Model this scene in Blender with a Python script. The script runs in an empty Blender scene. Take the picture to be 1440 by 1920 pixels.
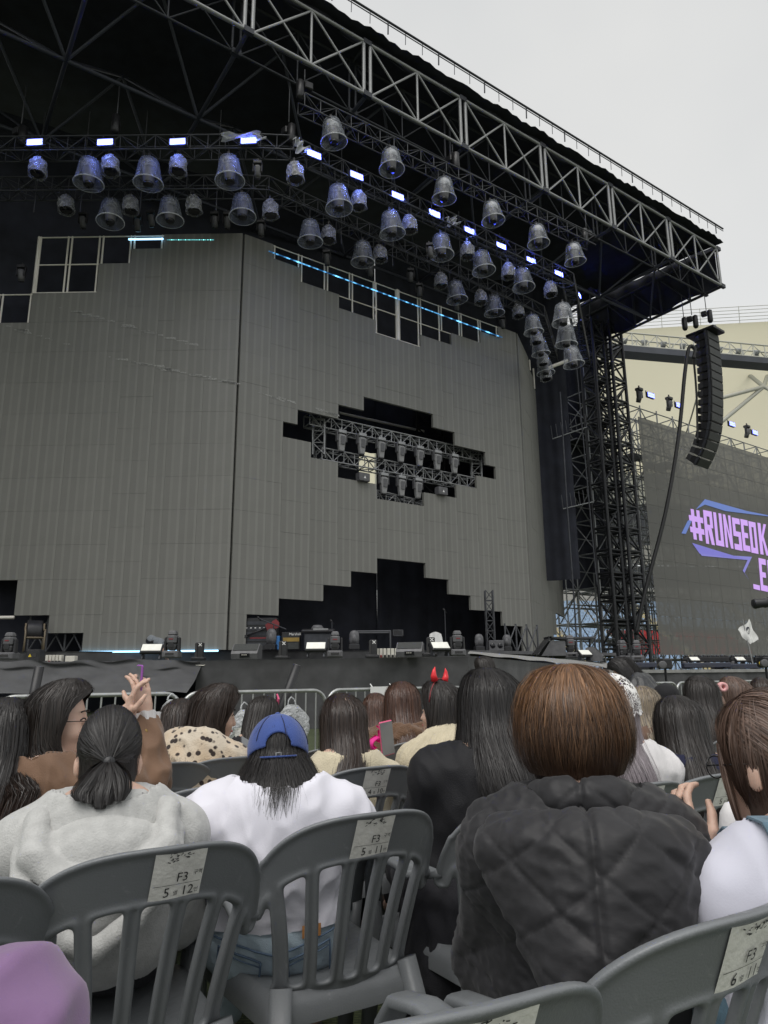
import bpy, bmesh, math, random
import numpy as np
from mathutils import Vector, Matrix, Euler
random.seed(7); RNG = np.random.default_rng(7)
SC = bpy.context.scene
COL = SC.collection
R_ = math.radians

# ---------------------------------------------------------------- camera
PITCH = R_(13.0); ROLL = R_(.53); HC = 1.15; FPX = 1333.0
_r0 = np.array([1, 0, 0.]); CF = np.array([0, math.cos(PITCH), math.sin(PITCH)])
_u0 = np.array([0, -math.sin(PITCH), math.cos(PITCH)])
CR = math.cos(ROLL) * _r0 - math.sin(ROLL) * _u0
CU = math.cos(ROLL) * _u0 + math.sin(ROLL) * _r0
CP = np.array([0, 0, HC])
camd = bpy.data.cameras.new('camera'); cam = bpy.data.objects.new('camera', camd); COL.objects.link(cam)
camd.sensor_fit = 'VERTICAL'; camd.sensor_height = 36; camd.lens = FPX / 1920 * 36
camd.clip_start = .05; camd.clip_end = 1500
cam.matrix_world = Matrix(((CR[0], CU[0], -CF[0], 0), (CR[1], CU[1], -CF[1], 0), (CR[2], CU[2], -CF[2], HC), (0, 0, 0, 1)))
SC.camera = cam

# ---------------------------------------------------------------- sky, sun, exposure
SUN_EL, SUN_AZ = R_(62), R_(200)
w = bpy.data.worlds.new('World'); SC.world = w; w.use_nodes = True
nt = w.node_tree; nt.nodes.clear()
_out = nt.nodes.new('ShaderNodeOutputWorld'); _bg = nt.nodes.new('ShaderNodeBackground'); _bg2 = nt.nodes.new('ShaderNodeBackground')
_sky = nt.nodes.new('ShaderNodeTexSky'); _sky.sky_type = 'NISHITA'; _sky.sun_disc = False
_sky.sun_elevation = SUN_EL; _sky.sun_rotation = SUN_AZ
nt.links.new(_sky.outputs[0], _bg.inputs[0]); _bg.inputs[1].default_value = .022
_tc = nt.nodes.new('ShaderNodeTexCoord'); _nz = nt.nodes.new('ShaderNodeTexNoise')
_nz.inputs['Scale'].default_value = 1.6; _nz.inputs['Detail'].default_value = 4
nt.links.new(_tc.outputs['Generated'], _nz.inputs['Vector'])
_cr = nt.nodes.new('ShaderNodeValToRGB')
_cr.color_ramp.elements[0].position = .3; _cr.color_ramp.elements[0].color = (.63, .632, .61, 1)
_cr.color_ramp.elements[1].position = .68; _cr.color_ramp.elements[1].color = (.78, .765, .72, 1)
nt.links.new(_nz.outputs['Fac'], _cr.inputs[0]); nt.links.new(_cr.outputs[0], _bg2.inputs[0]); _bg2.inputs[1].default_value = .74
_ms = nt.nodes.new('ShaderNodeAddShader')
nt.links.new(_bg.outputs[0], _ms.inputs[0]); nt.links.new(_bg2.outputs[0], _ms.inputs[1]); nt.links.new(_ms.outputs[0], _out.inputs[0])
sd = bpy.data.lights.new('sun', 'SUN'); sd.energy = 1.5; sd.angle = R_(50); sd.color = (1, .97, .93)
so = bpy.data.objects.new('sun', sd); COL.objects.link(so)
_sdir = Vector((math.sin(SUN_AZ) * math.cos(SUN_EL), math.cos(SUN_AZ) * math.cos(SUN_EL), math.sin(SUN_EL)))
so.rotation_euler = _sdir.to_track_quat('Z', 'Y').to_euler()
SC.view_settings.view_transform = 'Standard'; SC.view_settings.look = 'None'
SC.view_settings.exposure = .38; SC.view_settings.gamma = 1; SC.view_settings.use_curve_mapping = False
SC.render.engine = 'CYCLES'
SC.cycles.max_bounces = 8; SC.cycles.transparent_max_bounces = 24; SC.cycles.use_denoising = True

# ---------------------------------------------------------------- measuring helpers (where a sight line meets a real plane)
def ray(px, py): return CF + CR * ((px - 720) / FPX) + CU * ((960 - py) / FPX)
def on_z(px, py, z): d = ray(px, py); return CP + d * ((z - HC) / d[2])
def on_y(px, py, Y): d = ray(px, py); return CP + d * (Y / d[1])
def on_wall(px, py, p, ang):
    n = np.array([-math.sin(ang), math.cos(ang), 0]); d = ray(px, py)
    return CP + d * (n @ (np.array(p) - CP) / (n @ d))

# ---------------------------------------------------------------- object helpers
def tag(o, label=None, cat=None, group=None, kind=None):
    if label: o['label'] = label
    if cat: o['category'] = cat
    if group: o['group'] = group
    if kind: o['kind'] = kind
    return o
def thing(name, label, cat, loc=(0, 0, 0), rz=0, group=None):
    o = bpy.data.objects.new(name, None); COL.objects.link(o)
    o.location = tuple(loc); o.rotation_euler = (0, 0, rz); o.empty_display_size = .1
    return tag(o, label, cat, group)
def link(name, me, parent=None, loc=None):
    o = bpy.data.objects.new(name, me); COL.objects.link(o)
    if parent is not None: o.parent = parent
    if loc is not None: o.location = tuple(loc)
    return o
def copy_tree(o, parent=None, mp=None):
    c = o.copy(); COL.objects.link(c)
    if parent is not None: c.parent = parent
    for ch in list(o.children): copy_tree(ch, c)
    return c
def np_mesh(name, V, Fq, mat=None, smooth=True):
    me = bpy.data.meshes.new(name)
    V = np.asarray(V, np.float32); Fq = np.asarray(Fq, np.int32)
    me.vertices.add(len(V)); me.vertices.foreach_set('co', V.ravel())
    k = Fq.shape[1]; n = len(Fq)
    me.loops.add(n * k); me.loops.foreach_set('vertex_index', Fq.ravel())
    me.polygons.add(n); me.polygons.foreach_set('loop_start', np.arange(0, n * k, k, dtype=np.int32))
    me.polygons.foreach_set('use_smooth', np.full(n, smooth))
    me.update(calc_edges=True)
    if mat: me.materials.append(mat)
    return me
class MB:
    """collects simple shapes; build() links them as one mesh object"""
    def __init__(s): s.v = []; s.f = []; s.sm = []
    def add(s, v, f, smooth=False):
        o = len(s.v); s.v += [tuple(map(float, p)) for p in v]; s.f += [tuple(i + o for i in q) for q in f]; s.sm += [smooth] * len(f); return s
    def box(s, c, size, rot=None, taper=1.0, bevel=0):
        x, y, z = [a / 2 for a in size]; t = taper
        if bevel:
            b = bevel; pts = []
            prof = [(-x + b, -y), (x - b, -y), (x, -y + b), (x, y - b), (x - b, y), (-x + b, y), (-x, y - b), (-x, -y + b)]
            prin = [(px * (1 - b / x), py * (1 - b / y)) for px, py in prof]
            V = [(a, c2, -z) for a, c2 in prin] + [(a, c2, -z + b) for a, c2 in prof] + [(a * t, c2 * t, z - b) for a, c2 in prof] + [(a * t, c2 * t, z) for a, c2 in prin]
            F = [tuple(range(7, -1, -1)), tuple(range(24, 32))]
            for k in range(3):
                for i in range(8): j = (i + 1) % 8; F.append((k * 8 + i, k * 8 + j, k * 8 + 8 + j, k * 8 + 8 + i))
        else:
            V = [(-x, -y, -z), (x, -y, -z), (x, y, -z), (-x, y, -z), (-x * t, -y * t, z), (x * t, -y * t, z), (x * t, y * t, z), (-x * t, y * t, z)]
            F = [(3, 2, 1, 0), (4, 5, 6, 7), (0, 1, 5, 4), (1, 2, 6, 5), (2, 3, 7, 6), (3, 0, 4, 7)]
        M = rot if rot is not None else Matrix.Identity(3)
        return s.add([tuple(M @ Vector(p) + Vector(c)) for p in V], F)
    def tube(s, a, b, r, n=8, r2=None, caps=True):
        return s.path([a, b], [r, r if r2 is None else r2], n, caps)
    def path(s, pts, r, n=8, caps=True, flat=None, up=(0, 0, 1)):
        P = [Vector(p) for p in pts]; m = len(P)
        rr = r if isinstance(r, (list, tuple)) else [r] * m
        V = []; prev = None
        for i in range(m):
            t = (P[min(i + 1, m - 1)] - P[max(i - 1, 0)]).normalized()
            if flat is not None:
                sd_ = t.cross(Vector(up)); sd_ = sd_.normalized() if sd_.length > 1e-4 else (prev or Vector((1, 0, 0)))
            else:
                sd_ = (prev - t * prev.dot(t)) if prev is not None else t.orthogonal()
                sd_ = sd_.normalized() if sd_.length > 1e-6 else t.orthogonal().normalized()
            prev = sd_; q = t.cross(sd_)
            for k in range(n):
                a = 2 * math.pi * (k + .5) / n; ca, sa = math.cos(a), math.sin(a)
                if flat is not None:  # rounded flat bar
                    e = .5; ca = math.copysign(abs(ca) ** e, ca) * flat[0]; sa = math.copysign(abs(sa) ** e, sa) * flat[1]
                V.append(P[i] + (sd_ * ca + q * sa) * rr[i])
        F = []
        for i in range(m - 1):
            for k in range(n): j = (k + 1) % n; F.append((i * n + k, i * n + j, i * n + n + j, i * n + n + k))
        if caps: F.append(tuple(range(n - 1, -1, -1))); F.append(tuple(range((m - 1) * n, m * n)))
        return s.add(V, F, True)
    def lathe(s, prof, c=(0, 0, 0), n=20, caps=True, rot=None):
        V = []; F = []; m = len(prof); M = rot if rot is not None else Matrix.Identity(3)
        for r, z in prof:
            for k in range(n):
                a = 2 * math.pi * k / n; V.append(M @ Vector((r * math.cos(a), r * math.sin(a), z)) + Vector(c))
        for i in range(m - 1):
            for k in range(n): j = (k + 1) % n; F.append((i * n + k, i * n + j, i * n + n + j, i * n + n + k))
        if caps: F.append(tuple(range(n - 1, -1, -1))); F.append(tuple(range((m - 1) * n, m * n)))
        return s.add(V, F, True)
    def grid(s, fn, nu, nv, smooth=True):
        V = [fn(i / nu, j / nv) for j in range(nv + 1) for i in range(nu + 1)]
        F = [(j * (nu + 1) + i, j * (nu + 1) + i + 1, (j + 1) * (nu + 1) + i + 1, (j + 1) * (nu + 1) + i) for j in range(nv) for i in range(nu)]
        return s.add(V, F, smooth)
    def prism(s, poly, fn0, fn1):
        n = len(poly); V = [fn0(*p) for p in poly] + [fn1(*p) for p in poly]
        return s.add(V, [tuple(range(n - 1, -1, -1)), tuple(range(n, 2 * n))] + [(i, (i + 1) % n, n + (i + 1) % n, n + i) for i in range(n)])
    def mesh(s, name, mat=None):
        me = bpy.data.meshes.new(name); me.from_pydata(s.v, [], s.f)
        me.polygons.foreach_set('use_smooth', s.sm)
        if mat: me.materials.append(mat)
        me.update(); return me
    def build(s, name, mat, parent=None, world=False):
        if world and parent is not None:
            L = parent.location; s.v = [(a - L[0], b - L[1], c - L[2]) for a, b, c in s.v]
        o = link(name, s.mesh(name, mat), parent)
        if any(s.sm) and not all(s.sm):
            pass
        return o
_unit = {}
def bar(name, a, b, r, mat, parent=None, world=True, n=8, flat=1.0):
    """a straight tube from a to b as its own object; alike tubes share one mesh"""
    key = (mat.name, n)
    if key not in _unit: _unit[key] = MB().tube((0, 0, 0), (0, 0, 1), 1, n).mesh('tube', mat)
    a = Vector(a); b = Vector(b)
    if world and parent is not None: a = a - parent.location; b = b - parent.location
    d = b - a; o = link(name, _unit[key], parent)
    o.matrix_local = Matrix.Translation(a) @ d.to_track_quat('Z', 'Y').to_matrix().to_4x4() @ Matrix.Diagonal((r, r * flat, d.length, 1))
    return o

# ---------------------------------------------------------------- materials
def nd(nt, t, **kw):
    n = nt.nodes.new(t)
    for k, v in kw.items():
        if k in n.inputs: n.inputs[k].default_value = v
        else: setattr(n, k, v)
    return n
def mat(name, col, rough=.6, metal=0, var=.15, vscale=6, bump=0, bscale=60, spec=.5, coord='Object', stretch=(1, 1, 1), trans=0, sheen=0):
    m = bpy.data.materials.new(name); m.use_nodes = True; t = m.node_tree; b = t.nodes['Principled BSDF']
    b.inputs['Roughness'].default_value = rough; b.inputs['Metallic'].default_value = metal
    b.inputs['Specular IOR Level'].default_value = spec
    if sheen: b.inputs['Sheen Weight'].default_value = sheen; b.inputs['Sheen Roughness'].default_value = .5
    c = nd(t, 'ShaderNodeTexCoord'); mp = nd(t, 'ShaderNodeMapping'); mp.inputs['Scale'].default_value = stretch
    t.links.new(c.outputs[coord], mp.inputs[0])
    nz = nd(t, 'ShaderNodeTexNoise', Scale=vscale, Detail=5.0); t.links.new(mp.outputs[0], nz.inputs['Vector'])
    r = nd(t, 'ShaderNodeValToRGB'); e = r.color_ramp.elements
    e[0].position = .3; e[1].position = .7
    e[0].color = tuple(max(0, x * (1 - var)) for x in col[:3]) + (1,); e[1].color = tuple(min(1, x * (1 + var)) for x in col[:3]) + (1,)
    t.links.new(nz.outputs['Fac'], r.inputs[0]); t.links.new(r.outputs[0], b.inputs['Base Color'])
    if bump:
        n2 = nd(t, 'ShaderNodeTexNoise', Scale=bscale, Detail=4.0); t.links.new(mp.outputs[0], n2.inputs['Vector'])
        bp = nd(t, 'ShaderNodeBump', Strength=bump, Distance=.01); t.links.new(n2.outputs['Fac'], bp.inputs['Height']); t.links.new(bp.outputs[0], b.inputs['Normal'])
    return m
def emit(name, col, s):
    m = bpy.data.materials.new(name); m.use_nodes = True; t = m.node_tree; b = t.nodes['Principled BSDF']
    b.inputs['Base Color'].default_value = tuple(c * .5 for c in col) + (1,); b.inputs['Emission Color'].default_value = tuple(col) + (1,); b.inputs['Emission Strength'].default_value = s
    return m
def plastic_film(name, clear=.6, col=(.8, .82, .85), bscale=9, rough=.22):
    m = bpy.data.materials.new(name); m.use_nodes = True; t = m.node_tree; b = t.nodes['Principled BSDF']; o = t.nodes['Material Output']
    b.inputs['Base Color'].default_value = col + (1,); b.inputs['Roughness'].default_value = rough
    b.inputs['Specular IOR Level'].default_value = .8
    c = nd(t, 'ShaderNodeTexCoord'); nz = nd(t, 'ShaderNodeTexNoise', Scale=bscale, Detail=6.0, Distortion=1.2); t.links.new(c.outputs['Object'], nz.inputs['Vector'])
    bp = nd(t, 'ShaderNodeBump', Strength=.9, Distance=.06); t.links.new(nz.outputs['Fac'], bp.inputs['Height']); t.links.new(bp.outputs[0], b.inputs['Normal'])
    lw = nd(t, 'ShaderNodeLayerWeight', Blend=.16); t.links.new(bp.outputs[0], lw.inputs['Normal'])
    mr = nd(t, 'ShaderNodeMapRange'); mr.inputs['To Min'].default_value = clear; mr.inputs['To Max'].default_value = clear * .05
    t.links.new(lw.outputs['Facing'], mr.inputs['Value'])
    r2 = nd(t, 'ShaderNodeMapRange'); r2.inputs['From Min'].default_value = .4; r2.inputs['From Max'].default_value = .75; r2.inputs['To Min'].default_value = 1.0; r2.inputs['To Max'].default_value = .55
    t.links.new(nz.outputs['Fac'], r2.inputs['Value'])
    mu = nd(t, 'ShaderNodeMath', operation='MULTIPLY'); t.links.new(mr.outputs[0], mu.inputs[0]); t.links.new(r2.outputs[0], mu.inputs[1])
    tr = nd(t, 'ShaderNodeBsdfTransparent'); mx = nd(t, 'ShaderNodeMixShader')
    t.links.new(mu.outputs[0], mx.inputs[0]); t.links.new(b.outputs[0], mx.inputs[1]); t.links.new(tr.outputs[0], mx.inputs[2]); t.links.new(mx.outputs[0], o.inputs[0])
    return m
M = {}
M['steel_dark'] = mat('dark painted steel', (.045, .048, .056), .5, .3, .3)
M['steel_black'] = mat('black steel', (.012, .012, .014), .45, .2, .3)
M['alu'] = mat('weathered aluminium', (.30, .305, .305), .5, .45, .25, 9)
M['roof_beam'] = mat('blue black roof beam', (.075, .08, .105), .45, .3, .2, 3)
M['alu_dull'] = mat('dull aluminium', (.09, .093, .10), .5, .5, .25, 9)
M['galv'] = mat('galvanised tube', (.26, .27, .27), .5, .5, .25, 9)
M['frame_cream'] = mat('cream painted frame', (.86, .82, .74), .55, 0, .12, 6)
M['cloth_black'] = mat('black stage cloth', (.022, .024, .034), .9, 0, .3, 1.5, .3, 30)
M['skirt'] = mat('black skirt cloth', (.056, .057, .059), .8, 0, .25, 3, .25, 120, sheen=.3)
M['deck'] = mat('stage deck', (.10, .10, .105), .7, 0, .2, 3, .2, 60)
M['deck_edge'] = mat('grey deck edge', (.26, .26, .25), .7, 0, .2, 5)
M['black_plastic'] = mat('black plastic', (.018, .018, .02), .42, 0, .25, 8)
M['grey_shell'] = mat('grey lamp shell', (.10, .10, .105), .45, 0, .2, 8)
M['grey_head'] = mat('grey moving lamp head', (.11, .11, .115), .5, 0, .15, 8)
M['grey_spot'] = mat('pale grey spot shell', (.27, .27, .27), .5, 0, .15, 8)
M['hole_truss'] = mat('bright truss alloy', (.34, .345, .35), .45, .4, .2, 8)
M['lens'] = mat('dark lens', (.01, .01, .013), .08, 0, .1)
M['film_bell'] = plastic_film('clear rain bell', .97, (.34, .37, .42), 4)
M['film_bag'] = plastic_film('crinkled clear bag', .80, (.5, .51, .52), 7)
M['film_white'] = plastic_film('milky film', .5, (.82, .84, .88), 5)
M['bag_clear'] = plastic_film('thin carrier bag', .8, (.8, .82, .84), 14)
M['strobe'] = emit('lit strobe face', (.20, .235, 1.0), 3.0)
M['strobe_dim'] = emit('lit small lamp', (.45, .55, 1.0), 9)
M['led_blue'] = emit('lit blue strip', (.12, .42, 1.0), 5)
M['led_white'] = emit('lit pale strip', (.35, .68, 1.0), 2.2)
M['white_panel'] = mat('white lamp panel', (.85, .85, .78), .5, 0, .08)
M['white_box'] = mat('cream connector box', (.62, .60, .53), .5, 0, .12)
M['yellow'] = mat('yellow print', (.75, .55, .04), .6)
M['red'] = mat('red print', (.20, .025, .03), .5)
M['white'] = mat('white print', (.8, .8, .78), .6, 0, .05)
M['blue_case'] = mat('blue cover', (.03, .16, .42), .5)
M['gold'] = mat('gold panel', (.30, .20, .05), .4, .3)
M['wood'] = mat('bare plywood', (.42, .27, .13), .7, 0, .2, 5, stretch=(1, 8, 8))
M['silver'] = mat('silver barrier tube', (.44, .45, .44), .38, .75, .15, 12)
M['cable'] = mat('black cable', (.012, .012, .013), .5)

def led_material(name, base):
    m = bpy.data.materials.new(name); m.use_nodes = True; t = m.node_tree; b = t.nodes['Principled BSDF']
    b.inputs['Roughness'].default_value = .62; b.inputs['Specular IOR Level'].default_value = .35
    c = nd(t, 'ShaderNodeTexCoord'); sx = nd(t, 'ShaderNodeSeparateXYZ'); t.links.new(c.outputs['Object'], sx.inputs[0])
    # lamp columns: fine mask ridges 15 cm apart, some columns a little paler
    m1 = nd(t, 'ShaderNodeMath', operation='MULTIPLY'); m1.inputs[1].default_value = 1 / .30; t.links.new(sx.outputs[0], m1.inputs[0])
    fl = nd(t, 'ShaderNodeMath', operation='FLOOR'); t.links.new(m1.outputs[0], fl.inputs[0])
    oi = nd(t, 'ShaderNodeObjectInfo'); ad = nd(t, 'ShaderNodeMath', operation='MULTIPLY_ADD'); ad.inputs[1].default_value = 37.0
    t.links.new(oi.outputs['Color'], nd(t, 'ShaderNodeSeparateXYZ').inputs[0])
    sp = [n for n in t.nodes if n.bl_idname == 'ShaderNodeSeparateXYZ'][-1]
    lx = nd(t, 'ShaderNodeMath', operation='MULTIPLY_ADD'); lx.inputs[1].default_value = 400.0; t.links.new(sp.outputs[0], lx.inputs[0]); t.links.new(fl.outputs[0], lx.inputs[2])
    wn = nd(t, 'ShaderNodeTexWhiteNoise'); wn.noise_dimensions = '1D'; t.links.new(lx.outputs[0], wn.inputs['W'])
    nz = nd(t, 'ShaderNodeTexNoise', Scale=1.3, Detail=6.0); t.links.new(c.outputs['Object'], nz.inputs['Vector'])
    fr = nd(t, 'ShaderNodeMath', operation='FRACT'); t.links.new(m1.outputs[0], fr.inputs[0])
    gt = nd(t, 'ShaderNodeMath', operation='GREATER_THAN'); gt.inputs[1].default_value = .70; t.links.new(fr.outputs[0], gt.inputs[0])
    a1 = nd(t, 'ShaderNodeMath', operation='MULTIPLY_ADD'); a1.inputs[1].default_value = .10; a1.inputs[2].default_value = .82; t.links.new(wn.outputs['Value'], a1.inputs[0])
    a2 = nd(t, 'ShaderNodeMath', operation='MULTIPLY_ADD'); a2.inputs[1].default_value = .17; t.links.new(gt.outputs[0], a2.inputs[0]); t.links.new(a1.outputs[0], a2.inputs[2])
    a3 = nd(t, 'ShaderNodeMath', operation='MULTIPLY_ADD'); a3.inputs[1].default_value = .02; t.links.new(oi.outputs['Random'], a3.inputs[0]); t.links.new(a2.outputs[0], a3.inputs[2])
    a4 = nd(t, 'ShaderNodeMath', operation='MULTIPLY_ADD'); a4.inputs[1].default_value = .22; t.links.new(nz.outputs['Fac'], a4.inputs[0]); t.links.new(a3.outputs[0], a4.inputs[2])
    vm = nd(t, 'ShaderNodeVectorMath', operation='SCALE'); vm.inputs[0].default_value = base; t.links.new(a4.outputs[0], vm.inputs['Scale'])
    t.links.new(vm.outputs[0], b.inputs['Base Color'])
    # module joints every 30 cm
    wv = nd(t, 'ShaderNodeTexBrick', Scale=1.0); wv.offset = 0
    for k, v in (('Mortar Size', .004), ('Brick Width', .3), ('Row Height', .3)): wv.inputs[k].default_value = v
    wv.inputs['Color1'].default_value = wv.inputs['Color2'].default_value = (1, 1, 1, 1); wv.inputs['Mortar'].default_value = (0, 0, 0, 1)
    cx = nd(t, 'ShaderNodeCombineXYZ'); t.links.new(sx.outputs[0], cx.inputs[0]); t.links.new(sx.outputs[2], cx.inputs[1]); t.links.new(cx.outputs[0], wv.inputs['Vector'])
    bp = nd(t, 'ShaderNodeBump', Strength=.15, Distance=.01); t.links.new(wv.outputs['Color'], bp.inputs['Height']); t.links.new(bp.outputs[0], b.inputs['Normal'])
    return m
M['led'] = led_material('led wall face', (.196, .195, .178))

# ---------------------------------------------------------------- stage frame of reference
T0 = np.array([-5.29, 24.0, 17.65]); SA = R_(34.94)
U = np.array([math.cos(SA), math.sin(SA), 0]); N = np.array([math.sin(SA), -math.cos(SA), 0])
def ST(s, d, z):  # along the stage from the left seam, towards the audience, height
    p = T0 + U * s + N * d; return np.array([p[0], p[1], z])
CELL = .6
def quad_wall(name, m, a, b, z0, z1, th=.05, fold=0, nf=40, parent=None):
    a = np.array(a, float); b = np.array(b, float); L = np.hypot(*(b - a)[:2]); t = (b - a) / L; n = np.array([t[1], -t[0]])
    mb = MB()
    if fold:
        def fn(u, v):
            k = fold * (math.sin(u * L * 5.1 + 2 * math.sin(u * L * .8)) + .5 * math.sin(u * L * 11.7 + v * 2)) * (1 - .5 * v)
            p = a + t * L * u + n * k; return (p[0], p[1], z0 + (z1 - z0) * v)
        mb.grid(fn, nf, 10)
    else:
        mb.prism([(0, z0), (L, z0), (L, z1), (0, z1)], lambda s, z: (*(a + t * s), z), lambda s, z: (*(a + t * s - n * th), z))
    return mb.build(name, m, parent)
# ================================================================ ground and stadium
def ground_material():
    m = bpy.data.materials.new('green turf matting'); m.use_nodes = True; t = m.node_tree; b = t.nodes['Principled BSDF']
    b.inputs['Roughness'].default_value = .75
    c = nd(t, 'ShaderNodeTexCoord'); br = nd(t, 'ShaderNodeTexBrick', Scale=1.0); br.offset = .5
    for k, v in (('Mortar Size', .006), ('Brick Width', .05), ('Row Height', .018)): br.inputs[k].default_value = v
    br.inputs['Color1'].default_value = (.16, .19, .07, 1); br.inputs['Color2'].default_value = (.11, .15, .06, 1); br.inputs['Mortar'].default_value = (.012, .02, .01, 1)
    t.links.new(c.outputs['Object'], br.inputs['Vector'])
    nz = nd(t, 'ShaderNodeTexNoise', Scale=1.2, Detail=5.0); t.links.new(c.outputs['Object'], nz.inputs['Vector'])
    mx = nd(t, 'ShaderNodeMix'); mx.data_type = 'RGBA'; mx.inputs[7].default_value = (.07, .085, .04, 1)
    t.links.new(nz.outputs['Fac'], mx.inputs[0]); t.links.new(br.outputs['Color'], mx.inputs[6]); t.links.new(mx.outputs[2], b.inputs['Base Color'])
    bp = nd(t, 'ShaderNodeBump', Strength=.6, Distance=.006); t.links.new(br.outputs['Fac'], bp.inputs['Height']); bp.invert = True; t.links.new(bp.outputs[0], b.inputs['Normal'])
    return m
g = MB().add([(-400, -400, 0), (400, -400, 0), (400, 400, 0), (-400, 400, 0)], [(0, 1, 2, 3)]).build('ground', ground_material())
tag(g, 'green plastic turf matting under the chairs', 'ground', kind='structure')

M['membrane'] = mat('cream roof membrane', (.72, .68, .52), .6, 0, .06, .05)
_t = M['membrane'].node_tree; _b = _t.nodes['Principled BSDF']; _tl = nd(_t, 'ShaderNodeBsdfTranslucent'); _tl.inputs[0].default_value = (.80, .76, .58, 1); _mx = nd(_t, 'ShaderNodeMixShader'); _mx.inputs[0].default_value = .62; _t.links.new(_b.outputs[0], _mx.inputs[1]); _t.links.new(_tl.outputs[0], _mx.inputs[2]); _t.links.new(_mx.outputs[0], _t.nodes['Material Output'].inputs[0])
M['seat_blue'] = mat('blue stadium seats', (.34, .46, .62), .5, 0, .25, 3)
M['seat_red'] = mat('red stadium seats', (.42, .03, .035), .5, 0, .25, 3)
M['concrete'] = mat('pale concrete', (.42, .41, .38), .8, 0, .15, .4)
M['concrete_yellow'] = mat('yellowed stair concrete', (.55, .47, .26), .8, 0, .15, 2)
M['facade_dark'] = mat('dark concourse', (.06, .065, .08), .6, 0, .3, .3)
M['pipe_white'] = mat('white stadium steel', (.5, .5, .45), .5, .2, .1, 3)

# membrane roof behind the side screen
r = thing('stadium_roof', 'cream stretched membrane roof of the stadium behind the side screen', 'roof', (40, 90, 30))
def memb(u, v):
    x = -14 + 110 * u; sag = 2.2 * abs(math.sin(u * math.pi * 6)) ** .7
    y = 84 - 6 * math.sin(u * 2.2) + 46 * v - 8 * u; z = 41.0 - 27 * v + 9 * v * v - sag * v * (1 - v) * 3 - 1.5 * u
    return (x, y, z)
MB().grid(memb, 120, 24).build('membrane', M['membrane'], r, world=True)
for k in range(9):
    mb = MB(); u0 = .06 + k * .11
    mb.path([Vector(memb(u0 + .05 * j / 12 - .025, j / 12)) + Vector((0, -.2, -.16)) for j in range(13)], .10, 5); mb.build('seam_cable', M['galv'], r, world=True)
for k in range(5):
    mb = MB(); mb.path([Vector(memb(j / 30, 0)) + Vector((0, -.2, .25 + .42 * k)) for j in range(31)], .035, 5); mb.build('edge_cable', M['pipe_white'], r, world=True)
for k in range(26):
    p = Vector(memb(k / 26, 0)); bar('cable_post', p, p + Vector((0, -.2, 2.0)), .035, M['pipe_white'], r)
# splayed steel props under the membrane
for (ax, ay), (bx, by) in (((1432, 725), (1345, 655)), ((1432, 725), (1240, 885)), ((1432, 725), (1460, 640)), ((1432, 725), (1330, 752)), ((1432, 725), (1500, 760))):
    bar('prop', on_y(ax, ay, 79), on_y(bx, by, 84 if by < 700 else 76), .24, M['pipe_white'], r)
# lighting gantry that runs round under the roof
g = thing('roof_gantry', 'long white lattice gantry hanging below the cream membrane roof', 'gantry', (25, 62, 30))
A0, A1 = on_y(1075, 628, 60), on_y(1560, 672, 66)
A0 = np.array(A0); A1 = np.array(A1); ga = A1 - A0; gl = np.linalg.norm(ga); gn = np.array([ga[1], -ga[0], 0]) / gl * 1.3
def gp(t, side, h): return A0 + ga * t + gn * side + np.array([0, 0, -h])
for side in (0, 1):
    for h in (0, 1.25): bar('chord', gp(0, side, h), gp(1, side, h), .075, M['pipe_white'], g)
n = 22
lac = MB()
for k in range(n + 1):
    for side in (0, 1):
        bar('post', gp(k / n, side, 0), gp(k / n, side, 1.25), .055, M['pipe_white'], g)
        if k < n:
            a, b = (0, 1.25) if (k + side) % 2 else (1.25, 0); lac.tube(gp(k / n, side, a), gp((k + 1) / n, side, b), .045, 5)
    lac.tube(gp(k / n, 0, 1.25), gp(k / n, 1, 1.25), .045, 5)
tag(lac.build('lacing', M['pipe_white'], g, world=True), kind='stuff')
mb = MB(); q = [gp(0, -.1, 1.35), gp(1, -.1, 1.35), gp(1, 1.1, 1.35), gp(0, 1.1, 1.35)]
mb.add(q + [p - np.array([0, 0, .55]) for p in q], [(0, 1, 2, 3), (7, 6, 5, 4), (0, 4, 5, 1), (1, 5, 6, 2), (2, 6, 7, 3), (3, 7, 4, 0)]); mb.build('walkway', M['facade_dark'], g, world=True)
for k in range(14):
    mb = MB(); mb.lathe([(.16, -.4), (.3, .35)], gp((k + .4) / 14, .4, .55), 10, rot=Matrix.Rotation(.6, 3, 'X')); mb.build('floodlight', M['galv'], g, world=True)

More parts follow.
